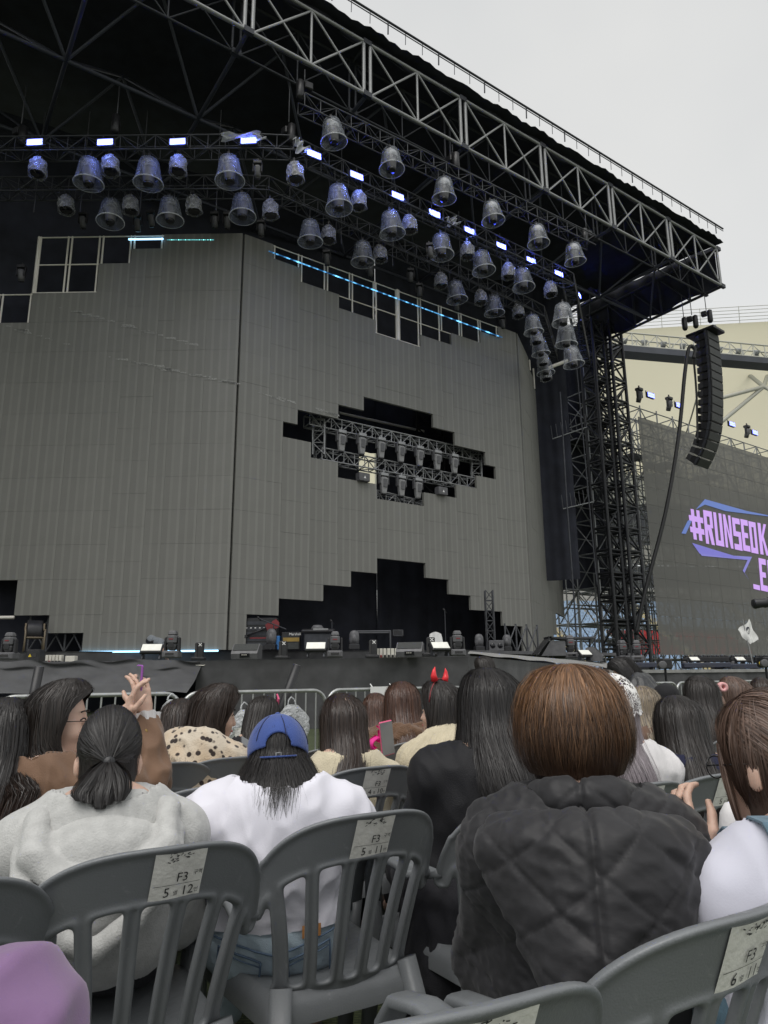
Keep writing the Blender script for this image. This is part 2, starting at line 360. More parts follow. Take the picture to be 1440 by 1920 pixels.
# seating bowl seen between the stage tower and the screen
b_ = thing('seating_bowl', 'stadium stand of pale blue seats with a red block behind the scaffolding', 'stand', (22, 70, 0))
BA = np.array([2.0, 70.0]); BD = np.array([math.cos(R_(8)), math.sin(R_(8))]); BN = np.array([-BD[1], BD[0]])
def BP(x, y, z): p = BA + BD * x + BN * y; return (p[0], p[1], z)
for k in range(22):
    z = .6 + k * .42; y = k * .8
    mb = MB(); mb.prism([(0, 0), (60, 0), (60, .42), (0, .42)], lambda s, t: BP(s, y, z + t), lambda s, t: BP(s, y + .82, z + t)); mb.build('terrace_step', M['concrete'], b_, world=True)
def seats(name, m, k0, k1, x0, x1):
    mb = MB()
    for k in range(k0, k1):
        z = 1.02 + k * .42; y = k * .8
        for i in range(int((x1 - x0) / .52)):
            x = x0 + i * .52
            if abs((x % 13) - 6) < .7: continue
            mb.prism([(x, .05), (x + .44, .05), (x + .44, .42), (x, .42)], lambda s, t: BP(s, y + .50, z + t), lambda s, t: BP(s, y + .62, z + t + .02))
            mb.prism([(x, 0), (x + .44, 0), (x + .44, .06), (x, .06)], lambda s, t: BP(s, y + .15, z + t), lambda s, t: BP(s, y + .5, z + t))
    tag(mb.build(name, m, b_, world=True), kind='stuff')
seats('seat_rows', M['seat_blue'], 0, 22, 0, 25.2)
seats('seat_rows', M['seat_red'], 5, 12, 25.2, 40)
seats('seat_rows', M['seat_blue'], 12, 22, 25.2, 50)
seats('seat_rows', M['seat_blue'], 0, 5, 25.2, 50)
for k in range(22):
    for x0 in (5.4, 18.4, 31.4):
        mb = MB(); mb.prism([(x0, 0), (x0 + 1.1, 0), (x0 + 1.1, .25), (x0, .25)], lambda s, t: BP(s, k * .8 - .25, .62 + k * .42 + t), lambda s, t: BP(s, k * .8 + .3, .62 + k * .42 + t)); mb.build('stair_step', M['concrete_yellow'], b_, world=True)
mb = MB(); mb.prism([(0, 0), (60, 0), (60, 2.0), (0, 2.0)], lambda s, t: BP(s, 17.8, 10 + t), lambda s, t: BP(s, 18.2, 10 + t)); mb.build('parapet', M['concrete'], b_, world=True)
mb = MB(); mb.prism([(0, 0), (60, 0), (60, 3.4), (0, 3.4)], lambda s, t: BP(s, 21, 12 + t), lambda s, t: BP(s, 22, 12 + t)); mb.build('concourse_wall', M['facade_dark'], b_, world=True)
mb = MB(); mb.prism([(0, 0), (60, 0), (60, 2.6), (0, 2.6)], lambda s, t: BP(s, 20.6, 15.6 + t), lambda s, t: BP(s, 21.2, 15.6 + t)); mb.build('upper_parapet', M['concrete'], b_, world=True)
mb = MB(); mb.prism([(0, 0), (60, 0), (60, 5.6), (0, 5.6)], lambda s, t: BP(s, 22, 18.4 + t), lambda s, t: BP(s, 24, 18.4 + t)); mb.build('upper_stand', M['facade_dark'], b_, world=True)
mb = MB(); mb.prism([(0, 0), (60, 0), (60, 7), (0, 7)], lambda s, t: BP(s, 21.5, 24.2 + t), lambda s, t: BP(s, 23, 24.2 + t)); mb.build('pale_fascia', M['pipe_white'], b_, world=True)

# ================================================================ black drapes that close the stage house
ZR, ZT = 21.5, 23.75
def drape(label, a, b, z0, z1, nf=60):
    o = quad_wall('stage_drape', M['cloth_black'], a[:2], b[:2], z0, z1, fold=.06, nf=nf); return tag(o, label, 'drape')
drape('black drape closing the stage behind the left screen', ST(-16, -7, 0), ST(8.0, -4.2, 0), 0, 23.6)
drape('narrow black drape below the gap behind the middle screen', ST(7.9, -4.4, 0), ST(9.05, -4.4, 0), 0, 7.0)
drape('narrow black drape above the gap behind the middle screen', ST(7.9, -4.4, 0), ST(9.05, -4.4, 0), 11.6, 23.6)
drape('black drape closing the stage behind the right half of the middle screen', ST(8.95, -4.2, 0), ST(20.5, -4.2, 0), 0, 23.6)
drape('black side drape hanging clear of the ground beside the black tower', ST(15.9, -6.2, 0), ST(19.6, -1.3, 0), 5.9, 23.6)
_a, _b = on_y(1000, 900, 42.6), on_y(1136, 900, 43.2)
drape('black drape between the right led section and the tower', _a, _b, 6.1, 23.6)
drape('black drape closing the far left side of the stage', ST(-19, -7, 0), ST(-24, 4, 0), 0, 23.6)

# ================================================================ roof
rf = thing('stage_roof', 'large black stage roof on a grey lattice front truss with a sagging cloth skin', 'roof', tuple(ST(7.3, 4.8, ZR)))
_c = on_z(1347, 540, ZR) - T0
S0, S1, DF = -18.4, float(_c @ U), 4.8
BAY = 4.6
def cl(u, v):
    s = S0 + (S1 - S0) * u; d = DF + .35 - 13.5 * v
    z = ZT + .30 + .06 * math.sin(s * 2.9) * max(0, 1 - v * 8) + 1.2 * v + .05 * math.sin(s * 11)
    return tuple(ST(s, d, z))
MB().grid(cl, 160, 20).build('roof_skin', M['cloth_black'], rf, world=True)
def hang(u, v):
    s = S0 + (S1 - S0) * u; return tuple(ST(s, DF - .12 + .06 * math.sin(s * 2.3), ZT + .30 + .06 * math.sin(s * 2.9) - v * (.36 + .05 * math.sin(s * 2.9 + 1))))
MB().grid(hang, 160, 4).build('roof_skin_hem', M['cloth_black'], rf, world=True)
# edge rail above the skin
for k in range(int((S1 - S0) / .8) + 1):
    s = S0 + .8 * k; big = k % 3 == 0
    bar('rail_post', ST(s, DF + .4, ZT + .45), ST(s, DF + .42, ZT + 1.0), .028 if big else .014, M['steel_dark'], rf, n=6)
for z, rr in ((ZT + 1.0, .045), (ZT + .86, .02)): bar('edge_rail', ST(S0, DF + .42, z), ST(S1, DF + .42, z), rr, M['steel_dark'], rf)
xs = [S0 + BAY * k for k in range(int((S1 - S0) / BAY) + 1)]
off = S1 - xs[-1]; xs = [x + off for x in xs]
for d_, mm, rr in ((DF, M['alu'], .068), (DF - 1.0, M['steel_dark'], .045)):
    for a, b2 in zip(xs[:-1], xs[1:]):
        a2, b3 = a + .14, b2 - .14; mid = (a2 + b3) / 2
        bar('top_chord', ST(a2, d_, ZT), ST(b3, d_, ZT), rr, mm, rf); bar('bottom_chord', ST(a2, d_, ZR), ST(b3, d_, ZR), rr, mm, rf)
        for x in (a2, b3): bar('post', ST(x, d_, ZR), ST(x, d_, ZT), rr, mm, rf)
        bar('centre_post', ST(mid, d_, ZR), ST(mid, d_, ZT), rr * .7, mm, rf)
        bar('diagonal', ST(a2, d_, ZR), ST(mid, d_, ZT), rr * .6, mm, rf); bar('diagonal', ST(mid, d_, ZT), ST(b3, d_, ZR), rr * .6, mm, rf)
        bar('diagonal', ST(a2, d_ - .02, ZT), ST(mid, d_ - .02, ZR), rr * .6, mm, rf); bar('diagonal', ST(mid, d_ - .02, ZR), ST(b3, d_ - .02, ZT), rr * .6, mm, rf)
    for x in xs:
        for z in (ZR, ZT):
            mb = MB(); mb.box(ST(x, d_, z), (.34, .16, .2), Matrix.Rotation(SA, 3, 'Z')); mb.build('coupler', M['steel_dark'], rf, world=True)
for x in xs:
    for z in (ZR, ZT): bar('tie', ST(x, DF, z), ST(x, DF - 1.0, z), .05, M['alu_dull'], rf)
# dark lower grid and pyramids seen from below
gd = [4.8, .3, -4.2, -8]; gx = [x for x in np.arange(S1 - 9 * BAY, S1 + .1, BAY)]
for j, d_ in enumerate(gd[1:], 1):
    for a, b2 in zip(gx[:-1], gx[1:]): bar('roof_beam', ST(a, d_, ZR), ST(b2, d_, ZR), .075, M['roof_beam'], rf)
for x in gx:
    for a, b2 in zip(gd[:-1], gd[1:]): bar('roof_beam', ST(x, a, ZR), ST(x, b2, ZR), .075, M['roof_beam'], rf)
for a, b2 in zip(gx[:-1], gx[1:]):
    for c1, c2 in zip(gd[:-1], gd[1:]):
        top = ST((a + b2) / 2, (c1 + c2) / 2, ZT + .2)
        for x in (a, b2):
            for d_ in (c1, c2): bar('roof_strut', ST(x, d_, ZR), top, .055, M['roof_beam'], rf)
# right hand side truss under the cloth
for z in (ZR, ZT): bar('side_chord', ST(S1, DF, z), ST(S1, -4.2, z), .08, M['steel_dark'], rf)
for k in range(5):
    d_ = DF - .1 - k * 1.8; bar('side_post', ST(S1, d_, ZR), ST(S1, d_, ZT), .06, M['alu_dull'] if k < 1 else M['steel_dark'], rf)
    bar('side_diagonal', ST(S1, d_, ZR), ST(S1, d_ - 1.8, ZT), .045, M['alu_dull'] if k < 1 else M['steel_dark'], rf)
def sidecl(u, v): return tuple(ST(S1 + .12 + .05 * math.sin(u * 40), DF - .25 - 9.6 * u, ZT + .36 + .85 * u - v * (2.42 + .85 * u + .1 * math.sin(u * 23))))
MB().grid(sidecl, 60, 6).build('roof_side_cloth', M['cloth_black'], rf, world=True)

# ================================================================ LED walls
def led_wall(name, label, org, ang, u0, u1, is_on):
    """panels on a 60 cm grid; u along the wall, v downward"""
    w_ = thing(name, label, 'screen', (org[0], org[1], org[2] - 26 * CELL), ang)
    done = set(); cache = led_wall.cache
    def free(u, v): return is_on(u, v) and (u, v) not in done and u0 <= u < u1 and 0 <= v < 26
    for v in range(26):
        for u in range(u0, u1):
            if not free(u, v): continue
            for a, b2 in ((2, 2), (2, 1), (1, 2), (1, 1)):
                cells = [(u + i, v + j) for i in range(a) for j in range(b2)]
                if all(free(*c) for c in cells) and (a == 1 or u % 2 == u0 % 2): break
            done.update(cells)
            if (a, b2) not in cache:
                g_ = .004; mb = MB(); mb.box((a * CELL / 2, .06, -b2 * CELL / 2), (a * CELL - g_, .12, b2 * CELL - g_)); cache[(a, b2)] = mb.mesh('led_panel', M['led'])
            o = link('led_panel', cache[(a, b2)], w_, (u * CELL, random.uniform(-.004, .004), (26 - v) * CELL)); o.color = ((u - u0) / 100, 0, 0, 1)
    return w_
led_wall.cache = {}
TOPC = [(2, 4), (5, 3), (8, 2), (10, 1)]
HOLE = {9: (-3, 3), 10: (-5, 5), 11: (-8, 8), 12: (-9, 9), 13: (-7, 9), 14: (-5, 7), 15: (-2, 5)}
HOLE = {9: (-3, 3), 10: (-5, 5), 11: (-8, 8), 12: (-9, 9), 13: (-7, 7), 14: (-5, 5), 15: (-2, 2)}
DOOR = {20: 2, 21: 4, 22: 6, 23: 9, 24: 11, 25: 11}
def center_on(u, v):
    a = u + .5
    for h, dpt in TOPC:
        if abs(a) < h:
            if v < dpt: return False
            break
    if v in HOLE and HOLE[v][0] < a < HOLE[v][1]: return False
    if v == 12 and 7 < a < 9: return False
    if v in DOOR and abs(a) < DOOR[v]: return False
    return True
cw = led_wall('led_wall', 'middle section of the grey led wall with a stepped hole and a stepped doorway', T0 + U * 7.3, SA, -12, 12, center_on)
cw['category'] = 'screen'
def wing_cut(k):  # k = cells from the seam
    return 0 if k < 5 else 1 if k < 7 else 2 if k < 9 else 4 if k < 13 else 6 if k < 17 else 8 if k < 19 else 10
def wing_bot(k): return 26 if k < 8 else 25 if k < 10 else 24 if k < 12 else 22
LWA = R_(-.6)
led_wall('led_wall', 'left section of the grey led wall, stepped at its left end', T0, LWA, -20, 0, lambda u, v: wing_cut(-u - 1) <= v < wing_bot(-u - 1))
RS = T0 + U * 14.6
RWA = R_(68.5)
led_wall('led_wall', 'narrow right section of the grey led wall receding towards the black tower', RS, RWA, 0, 18, lambda u, v: wing_cut(u) <= v < wing_bot(u) and (u < 16 or v > 8))
# bare cream frames where panels are missing
def frame_mod(parent, P, u0, u1, v0, v1, rails, th=.035):
    for u in (u0 + .12, u1 - .12): bar('stile', P(u, v0), P(u, v1), th, M['frame_cream'], parent, n=4)
    for v in rails: bar('rail', P(u0, v), P(u1, v), th * .8, M['frame_cream'], parent, n=4)
def Pc(u, v): return ST(7.3 + u * CELL, -.05, 17.65 - v * CELL)
f1 = thing('screen_frame', 'bare cream metal frames along the stepped top of the middle led wall', 'frame', tuple(Pc(0, 4)))
for k in range(-5, 5):
    a = abs(k + .5) * 2
    dpt = 4 if a < 2 else 3 if a < 5 else 2 if a < 8 else 1
    frame_mod(f1, Pc, 2 * k, 2 * k + 2, 0, dpt, [0.05] + ([2.05] if a < 6 else []) + ([3.95] if a < 2 else []))
bar('centre_post', Pc(0, 0), Pc(0, 4), .11, M['frame_cream'], f1, n=4)
lw_t = np.array([math.cos(LWA), math.sin(LWA), 0])
def Pl(u, v): p = T0 + lw_t * (u * CELL); return np.array([p[0], p[1] + .05, 17.65 - v * CELL])
f2 = thing('screen_frame', 'bare cream metal frames at the upper left end of the led wall', 'frame', tuple(Pl(-13, 4)))
for k in range(4):
    u0 = -13 + 2 * k; frame_mod(f2, Pl, u0, u0 + 2, 0, [4, 4, 2, 1][k], [[.05, 2, 3.95], [.05, 2, 3.95], [.05], [.05]][k], .04)
bar('centre_post', Pl(-13, 0), Pl(-13, 4), .07, M['frame_cream'], f2, n=4)
for k in range(3):
    frame_mod(f2, Pl, -19 + 2 * k, -17 + 2 * k, 4, 6, [4.05], .04)
bar('floor_rail', Pl(-20, 24.1), Pl(-12, 24.1), .06, M['frame_cream'], f2, n=4)
rw_t = np.array([math.cos(RWA), math.sin(RWA), 0])
def Pr(u, v): p = RS + rw_t * (u * CELL); return np.array([p[0], p[1], 17.65 - v * CELL])
f3 = thing('screen_frame', 'bare cream metal uprights at the stepped end of the right led wall section', 'frame', tuple(Pr(9, 4)))
for u, v0, v1 in ((5.5, 0, 1), (7.5, 0, 2), (9.3, .5, 4), (11, 1, 4), (12.7, 2, 4), (13.5, 4, 6), (15, 4, 8), (16.6, 4, 9), (17.7, 6, 9)):
    bar('stile', Pr(u, v0), Pr(u, v1), .05, M['frame_cream'], f3, n=4)
# lit strip behind the frames
def strip_mat(name, c1, s):
    m = emit(name, c1, s); t = m.node_tree; b = t.nodes['Principled BSDF']
    c = nd(t, 'ShaderNodeTexCoord'); mp = nd(t, 'ShaderNodeMapping'); mp.inputs['Scale'].default_value = (0, 0, 34); t.links.new(c.outputs['Object'], mp.inputs[0]); nz = nd(t, 'ShaderNodeTexNoise', Scale=1.0, Detail=4.0); t.links.new(mp.outputs[0], nz.inputs['Vector'])
    r_ = nd(t, 'ShaderNodeValToRGB'); e = r_.color_ramp.elements; e[0].position = .47; e[0].color = (0, .008, .03, 1); e[1].position = .68; e[1].color = tuple(c1) + (1,)
    t.links.new(nz.outputs['Fac'], r_.inputs[0]); t.links.new(r_.outputs[0], b.inputs['Emission Color']); return m
M['strip'] = strip_mat('broken blue led strip', (.16, .55, 1.0), 3)
a, b = ST(7.3 - 10.4 * CELL, .12, 17.65 - .75 * CELL), ST(7.3 + 10.2 * CELL, .12, 17.65 - 1.0 * CELL)
tag(bar('light_strip', a, b, .024, M['strip'], None, n=6), 'broken line of lit blue led pixels across the frames of the middle led wall', 'light strip')
a, b = Pl(-7.2, .4) - np.array([0, .12, 0]), Pl(-5.0, .4) - np.array([0, .12, 0])
tag(bar('light_strip', a, b, .035, M['led_white'], None, n=6), 'short bright blue white led strip at the top left of the led wall', 'light strip')
M['strip2'] = strip_mat('sparse coloured pixels', (.25, .9, .8), 3)
a, b = Pl(-4.8, .4) - np.array([0, .03, 0]), Pl(-1.8, .45) - np.array([0, .03, 0])
tag(bar('light_strip', a, b, .03, M['strip2'], None, n=6), 'few stray lit pixels in the top row of the left led wall', 'light strip')
for px in (145, 268):
    pass
a, b = Pl(-8.1, 26.05) - np.array([0, .1, 0]), Pl(-.4, 26.05) - np.array([0, .1, 0])
tag(bar('light_strip', a, b, .03, M['led_white'], None, n=6), 'pale blue lit strip along the foot of the left led wall', 'light strip')
# scuffs left by tape and rain on the panels
M['scuff'] = mat('pale scuff', (.30, .30, .28), .8, 0, .4, 20)
sc = MB()
for (x0, y0), (x1, y1), nn in (((110, 575), (370, 648), 26), ((200, 668), (445, 720), 40), ((15, 612), (130, 648), 12), ((480, 735), (640, 780), 18)):
    for i in range(nn):
        t_ = random.random(); x, y = x0 + (x1 - x0) * t_, y0 + (y1 - y0) * t_ + random.gauss(0, 1.0)
        if x < 450: p = on_wall(x, y, T0, LWA); d_, n_ = lw_t, np.array([lw_t[1], -lw_t[0], 0])
        else: p = on_wall(x, y, T0, SA); d_, n_ = U, N
        p = p + n_ * .008; L, h = random.uniform(.04, .26), random.uniform(.012, .045)
        sc.add([p - d_ * L, p + d_ * L + np.array([0, 0, -L * .25]), p + d_ * L * .8 + np.array([0, 0, h]), p - d_ * L + np.array([0, 0, h])], [(0, 1, 2, 3)])
tag(sc.build('wall_scuffs', M['scuff']), 'faint pale scuff marks across the led wall panels', 'scuff marks', kind='stuff')
# ================================================================ lighting trusses
def truss(label, pts, size=.5, bay=.6, r=.028, m=None, group=None, cat='truss', lr=.016, verts=None):
    m = m or M['steel_dark']; P = [np.array(p, float) for p in pts]
    t = thing('lighting_truss', label, cat, tuple(P[0]), 0, group); lac = MB()
    def frame_at(i):
        a = P[max(i - 1, 0)]; b = P[min(i + 1, len(P) - 1)]; d = (b - a); d = d / np.linalg.norm(d)
        if abs(d[2]) > .9: return np.array([1., 0, 0]), np.array([0, 1., 0])
        n = np.array([d[1], -d[0], 0]); n /= np.linalg.norm(n); return n, np.array([0, 0, 1.])
    fr = [frame_at(i) for i in range(len(P))]
    h = size / 2
    cor = [(-h, -h), (h, -h), (h, h), (-h, h)]
    def pt(i, k): return P[i] + fr[i][0] * cor[k][0] + fr[i][1] * cor[k][1]
    for i in range(len(P) - 1):
        L = np.linalg.norm(P[i + 1] - P[i]); nb = max(1, round(L / bay))
        for k in range(4): bar('chord', pt(i, k), pt(i + 1, k), r, m, t, n=6)
        for j in range(nb):
            f0, f1 = j / nb, (j + 1) / nb
            for k in range(4):
                k2 = (k + 1) % 4; a0 = pt(i, k) * (1 - f0) + pt(i + 1, k) * f0; b1 = pt(i, k2) * (1 - f1) + pt(i + 1, k2) * f1
                b0 = pt(i, k2) * (1 - f0) + pt(i + 1, k2) * f0; a1 = pt(i, k) * (1 - f1) + pt(i + 1, k) * f1
                lac.tube(a0, b0, lr, 4, caps=False); lac.tube(*((a0, b1) if j % 2 == k % 2 else (b0, a1)), lr, 4, caps=False)
    tag(lac.build('lacing', m, t, world=True), kind='stuff'); return t
def line(pl, pr, z):  # plan corners of a rig line from its two corner sightings
    return on_z(*pl, z), on_z(*pr, z)
ZA, ZB, ZC = 18.9, 18.25, 20.05
A_l, A_r = line((540, 275), (1065, 525), ZA); B_l, B_r = line((495, 350), (1010, 585), ZB); C_l, C_r = line((565, 195), (1108, 455), ZC)
M['truss_rig'] = mat('dark rig truss', (.075, .078, .085), .42, .6, .3, 4)
RD = np.array([math.cos(R_(70)), math.sin(R_(70)), 0])
def rounded(l, r_, sz):
    l = np.array(l); r_ = np.array(r_); d = (r_ - l) / np.linalg.norm(r_ - l)
    return [l + np.array([-14, 0, 0]), l + np.array([-.9, 0, 0]), l + d * .15 + np.array([0, -.02, 0]), l + d * .9, r_ - d * .8, r_ + RD * .1, r_ + RD * .8, r_ + RD * 9]
truss('upper lighting truss carrying the row of lit blue white strobes', rounded(A_l, A_r, .55), .55, m=M['truss_rig'])
truss('lower lighting truss just above the led wall, hung with bagged lamps', rounded(B_l, B_r, .55), .55, m=M['truss_rig'])
truss('short front lighting truss under the roof edge, hung with milky bells', [C_l, C_r], .5, m=M['truss_rig'])

# ---- lamps
def rigid(o): return o
def bell_proto(label, film, white_top):
    t = thing('covered_lamp', label, 'stage lamp')
    mb = MB(); mb.lathe([(.20, .02), (.29, -.05), (.335, -.18), (.375, -.45), (.43, -.72), (.475, -.86), (.468, -.875)], n=28, caps=False); mb.build('rain_bell', film, t)
    mb = MB(); mb.lathe([(.46, -.875), (.485, -.865), (.485, -.85), (.465, -.85)], n=28, caps=False); mb.build('bell_rim', M['film_white'], t)
    mb = MB(); mb.lathe([(.10, .0), (.20, -.06), (.25, -.16), (.27, -.28), (.24, -.36)], n=20, caps=False); mb.build('inner_bag', M['film_white'] if white_top else M['film_bag'], t)
    mb = MB(); mb.lathe([(.13, -.22), (.215, -.26), (.215, -.4), (.165, -.82), (.15, -.86)], n=18); mb.build('lamp_head', M['grey_head'], t)
    mb = MB(); mb.lathe([(.155, -.85), (.165, -.86), (.16, -.92), (.12, -.95), (.02, -.96)], n=18); mb.build('lens', M['lens'], t)
    for s in (-1, 1):
        mb = MB(); mb.box((s * .245, 0, -.28), (.05, .14, .36), bevel=.012); mb.build('yoke_arm', M['black_plastic'], t)
    mb = MB(); mb.box((0, 0, -.1), (.42, .3, .16), bevel=.03); mb.box((0, 0, .07), (.07, .07, .3)); mb.build('yoke_base', M['black_plastic'], t)
    return t
def bag_proto(label):
    t = thing('bagged_lamp', label, 'stage lamp')
    mb = MB()
    def fn(u, v):
        a = u * 2 * math.pi; r_ = (.27 + .03 * v + .018 * math.sin(a * 5 + v * 6) + .012 * math.sin(a * 11 - v * 9)) * (.55 + .45 * min(1, v * 3.5))
        return (r_ * math.cos(a), r_ * math.sin(a), .02 - .66 * v)
    mb.grid(fn, 36, 12); mb.build('rain_bag', M['film_bag'], t)
    mb = MB(); mb.lathe([(.12, -.1), (.2, -.14), (.21, -.5), (.19, -.56)], n=18); mb.build('lamp_head', M['grey_shell'], t)
    mb = MB(); mb.lathe([(.205, -.55), (.22, -.57), (.21, -.62), (.17, -.6), (.02, -.58)], n=18); mb.build('lens', M['lens'], t)
    mb = MB(); mb.box((0, 0, -.02), (.3, .22, .16), bevel=.02); mb.box((0, 0, .13), (.06, .06, .24)); mb.build('yoke_base', M['black_plastic'], t)
    return t
def strobe_proto(label):
    t = thing('strobe_lamp', label, 'strobe light')
    mb = MB(); mb.box((0, .09, 0), (.74, .16, .36), bevel=.02); mb.build('housing', M['black_plastic'], t)
    for s in (-1, 1):
        mb = MB(); mb.box((0, -.0, s * .078), (.66, .03, .125)); mb.build('lamp_face', M['strobe'], t)
    for s in (-1, 1):
        mb = MB(); mb.box((s * .4, .1, .05), (.03, .05, .42)); mb.build('bracket', M['steel_dark'], t)
    return t
def profile_proto(label):
    t = thing('moving_head_lamp', label, 'stage lamp')
    mb = MB(); mb.box((0, 0, -.08), (.4, .3, .16), bevel=.02); mb.box((0, 0, .06), (.06, .06, .2)); mb.build('yoke_base', M['black_plastic'], t)
    for s in (-1, 1):
        mb = MB(); mb.box((s * .2, 0, -.34), (.05, .14, .44), bevel=.012); mb.build('yoke_arm', M['black_plastic'], t)
    rm = Matrix.Rotation(.35, 3, 'X')
    mb = MB(); mb.lathe([(.1, .22), (.155, .16), (.15, -.2), (.13, -.36)], (0, 0, -.44), 16, rot=rm); mb.build('lamp_head', M['grey_shell'], t)
    mb = MB(); mb.lathe([(.12, -.355), (.14, -.36), (.13, -.4), (.02, -.41)], (0, 0, -.44), 16, rot=rm); mb.build('lens', M['lens'], t)
    return t
class Kind:
    def __init__(s, make, group): s.make, s.group, s.p = make, group, None
    def put(s, label, loc, rz=0, scale=1.0, tilt=(0, 0)):
        if s.p is None: s.p = o = s.make(label)
        else: o = copy_tree(s.p); o['label'] = label
        o['group'] = s.group; o.location = tuple(loc); o.rotation_euler = (tilt[0], tilt[1], rz); o.scale = (scale,) * 3; return o
K_milky = Kind(lambda l: bell_proto(l, M['film_bell'], True), 'milky bell covers on the front truss')
K_bell = Kind(lambda l: bell_proto(l, M['film_bell'], False), 'clear bell covers over big moving lamps')
K_bag = Kind(bag_proto, 'bagged small lamps on the rig trusses')
K_strobe = Kind(strobe_proto, 'lit strobes along the upper truss')
K_prof = Kind(profile_proto, 'bare black moving lamps in the rig')
ORD = ['first', 'second', 'third', 'fourth', 'fifth', 'sixth', 'seventh', 'eighth', 'ninth', 'tenth', 'eleventh', 'twelfth']
def on_line(px, py, l, r_, seg):
    if seg == 'L': return on_wall(px, py, l, 0.0)
    if seg == 'R': return on_wall(px, py, r_, R_(70))
    return on_wall(px, py, l, math.atan2(r_[1] - l[1], r_[0] - l[0]))
def row(K, what, where, pts, l, r_, seg, dz, scale, rz=0, jit=.07):
    for i, (x, y) in enumerate(pts):
        p = on_line(x, y, l, r_, seg) + np.array([0, 0, dz])
        K.put('%s, %s from left %s' % (what, ORD[i], where), p, rz, scale, (random.uniform(-jit, jit), random.uniform(-jit, jit) - .05))
row(K_milky, 'lamp under a milky plastic bell', 'on the front truss', [(621, 251), (732, 306), (833, 359), (921, 403), (1007, 446), (1075, 479)], C_l, C_r, 'C', .55, .98)
row(K_bell, 'large lamp under a clear plastic bell', 'along the left upper truss', [(166, 326), (278, 326), (428, 322)], A_l, A_r, 'L', .55, 1.05)
row(K_bell, 'large lamp under a clear plastic bell', 'along the middle upper truss', [(633, 374), (731, 421), (827, 463), (902, 494), (979, 526)], A_l, A_r, 'C', .5, 1.02)
row(K_bell, 'lamp under a clear plastic bell', 'in the right upper stack', [(1056, 593), (1062, 632), (1071, 672)], A_l, A_r, 'R', .5, .95)
row(K_bell, 'large blue rimmed lamp under a clear bell', 'along the left lower truss', [(207, 401), (317, 396), (453, 391)], B_l, B_r, 'L', .5, 1.0)
row(K_bell, 'large blue rimmed lamp under a clear bell', 'along the middle lower truss', [(581, 438), (680, 477), (853, 549), (924, 574)], B_l, B_r, 'C', .5, .98)
row(K_bell, 'blue rimmed lamp under a clear bell', 'in the right lower stack', [(998, 612), (1011, 653), (1020, 690)], B_l, B_r, 'R', .5, .92)
row(K_bag, 'small lamp in a crinkled clear bag', 'along the left upper truss', [(72, 314), (206, 309), (335, 309), (552, 323)], A_l, A_r, 'L', .32, 1.0)
row(K_bag, 'small lamp in a crinkled clear bag', 'along the middle upper truss', [(672, 375), (766, 420), (876, 470), (953, 508), (1030, 543)], A_l, A_r, 'C', .32, .98)
row(K_bag, 'small lamp in a crinkled clear bag', 'along the left lower truss', [(123, 384), (244, 384), (362, 384), (506, 392)], B_l, B_r, 'L', .32, .95)
row(K_bag, 'small lamp in a crinkled clear bag', 'along the middle lower truss', [(616, 440), (711, 476), (826, 526), (900, 558), (970, 584)], B_l, B_r, 'C', .32, .95)
row(K_bag, 'small bagged lamp', 'among the stacked bells of the lower truss', [(1005, 633), (1016, 673), (1022, 702)], B_l, B_r, 'R', .3, .95)
row(K_strobe, 'lit blue white strobe', 'along the left upper truss', [(65, 266), (197, 266), (333, 265), (466, 263)], A_l + np.array([0, -.45, 0]), A_r, 'L', 0, .78, 0, 0)
row(K_strobe, 'lit blue white strobe', 'down the middle upper truss', [(589, 289), (669, 329), (746, 367), (815, 400), (880, 432), (940, 461), (996, 488), (1048, 513)], A_l + N * .45, A_r, 'C', 0, .80, SA, 0)
for o in [q for q in COL.objects if q.name.startswith('strobe_lamp')]:  # the strobes' own light
    ld = bpy.data.lights.new('strobe_beam', 'AREA'); ld.shape = 'RECTANGLE'; ld.size = .6; ld.size_y = .3; ld.energy = 26; ld.color = (.16, .24, 1.0)
    lo = bpy.data.objects.new('strobe_beam', ld); COL.objects.link(lo); lo.parent = o; lo.location = (0, -.06, 0); lo.rotation_euler = (R_(62), 0, 0)
row(K_strobe, 'narrow lit strobe seen edge on', 'at the right truss end', [(1087, 554), (1091, 600)], A_l + RD * 3, A_r + RD * 3.5, 'R', 0, .75, R_(62), 0)
row(K_prof, 'bare black moving lamp', 'along the top of the left led wall', [(40, 515), (155, 415), (258, 420), (282, 412), (402, 415), (426, 415)], T0 - np.array([0, .6, 0]), RS, 'L', .35, .75)
row(K_prof, 'bare black moving lamp', 'along the top of the middle led wall', [(489, 430), (612, 485), (693, 508), (770, 518), (786, 546), (857, 572), (941, 606)], T0 + N * .6, RS, 'C', .35, .75)
row(K_prof, 'bare black moving lamp', 'hung between the two rig trusses', [(483, 318), (805, 470), (848, 300)], A_l, A_r, 'C', .3, .7)
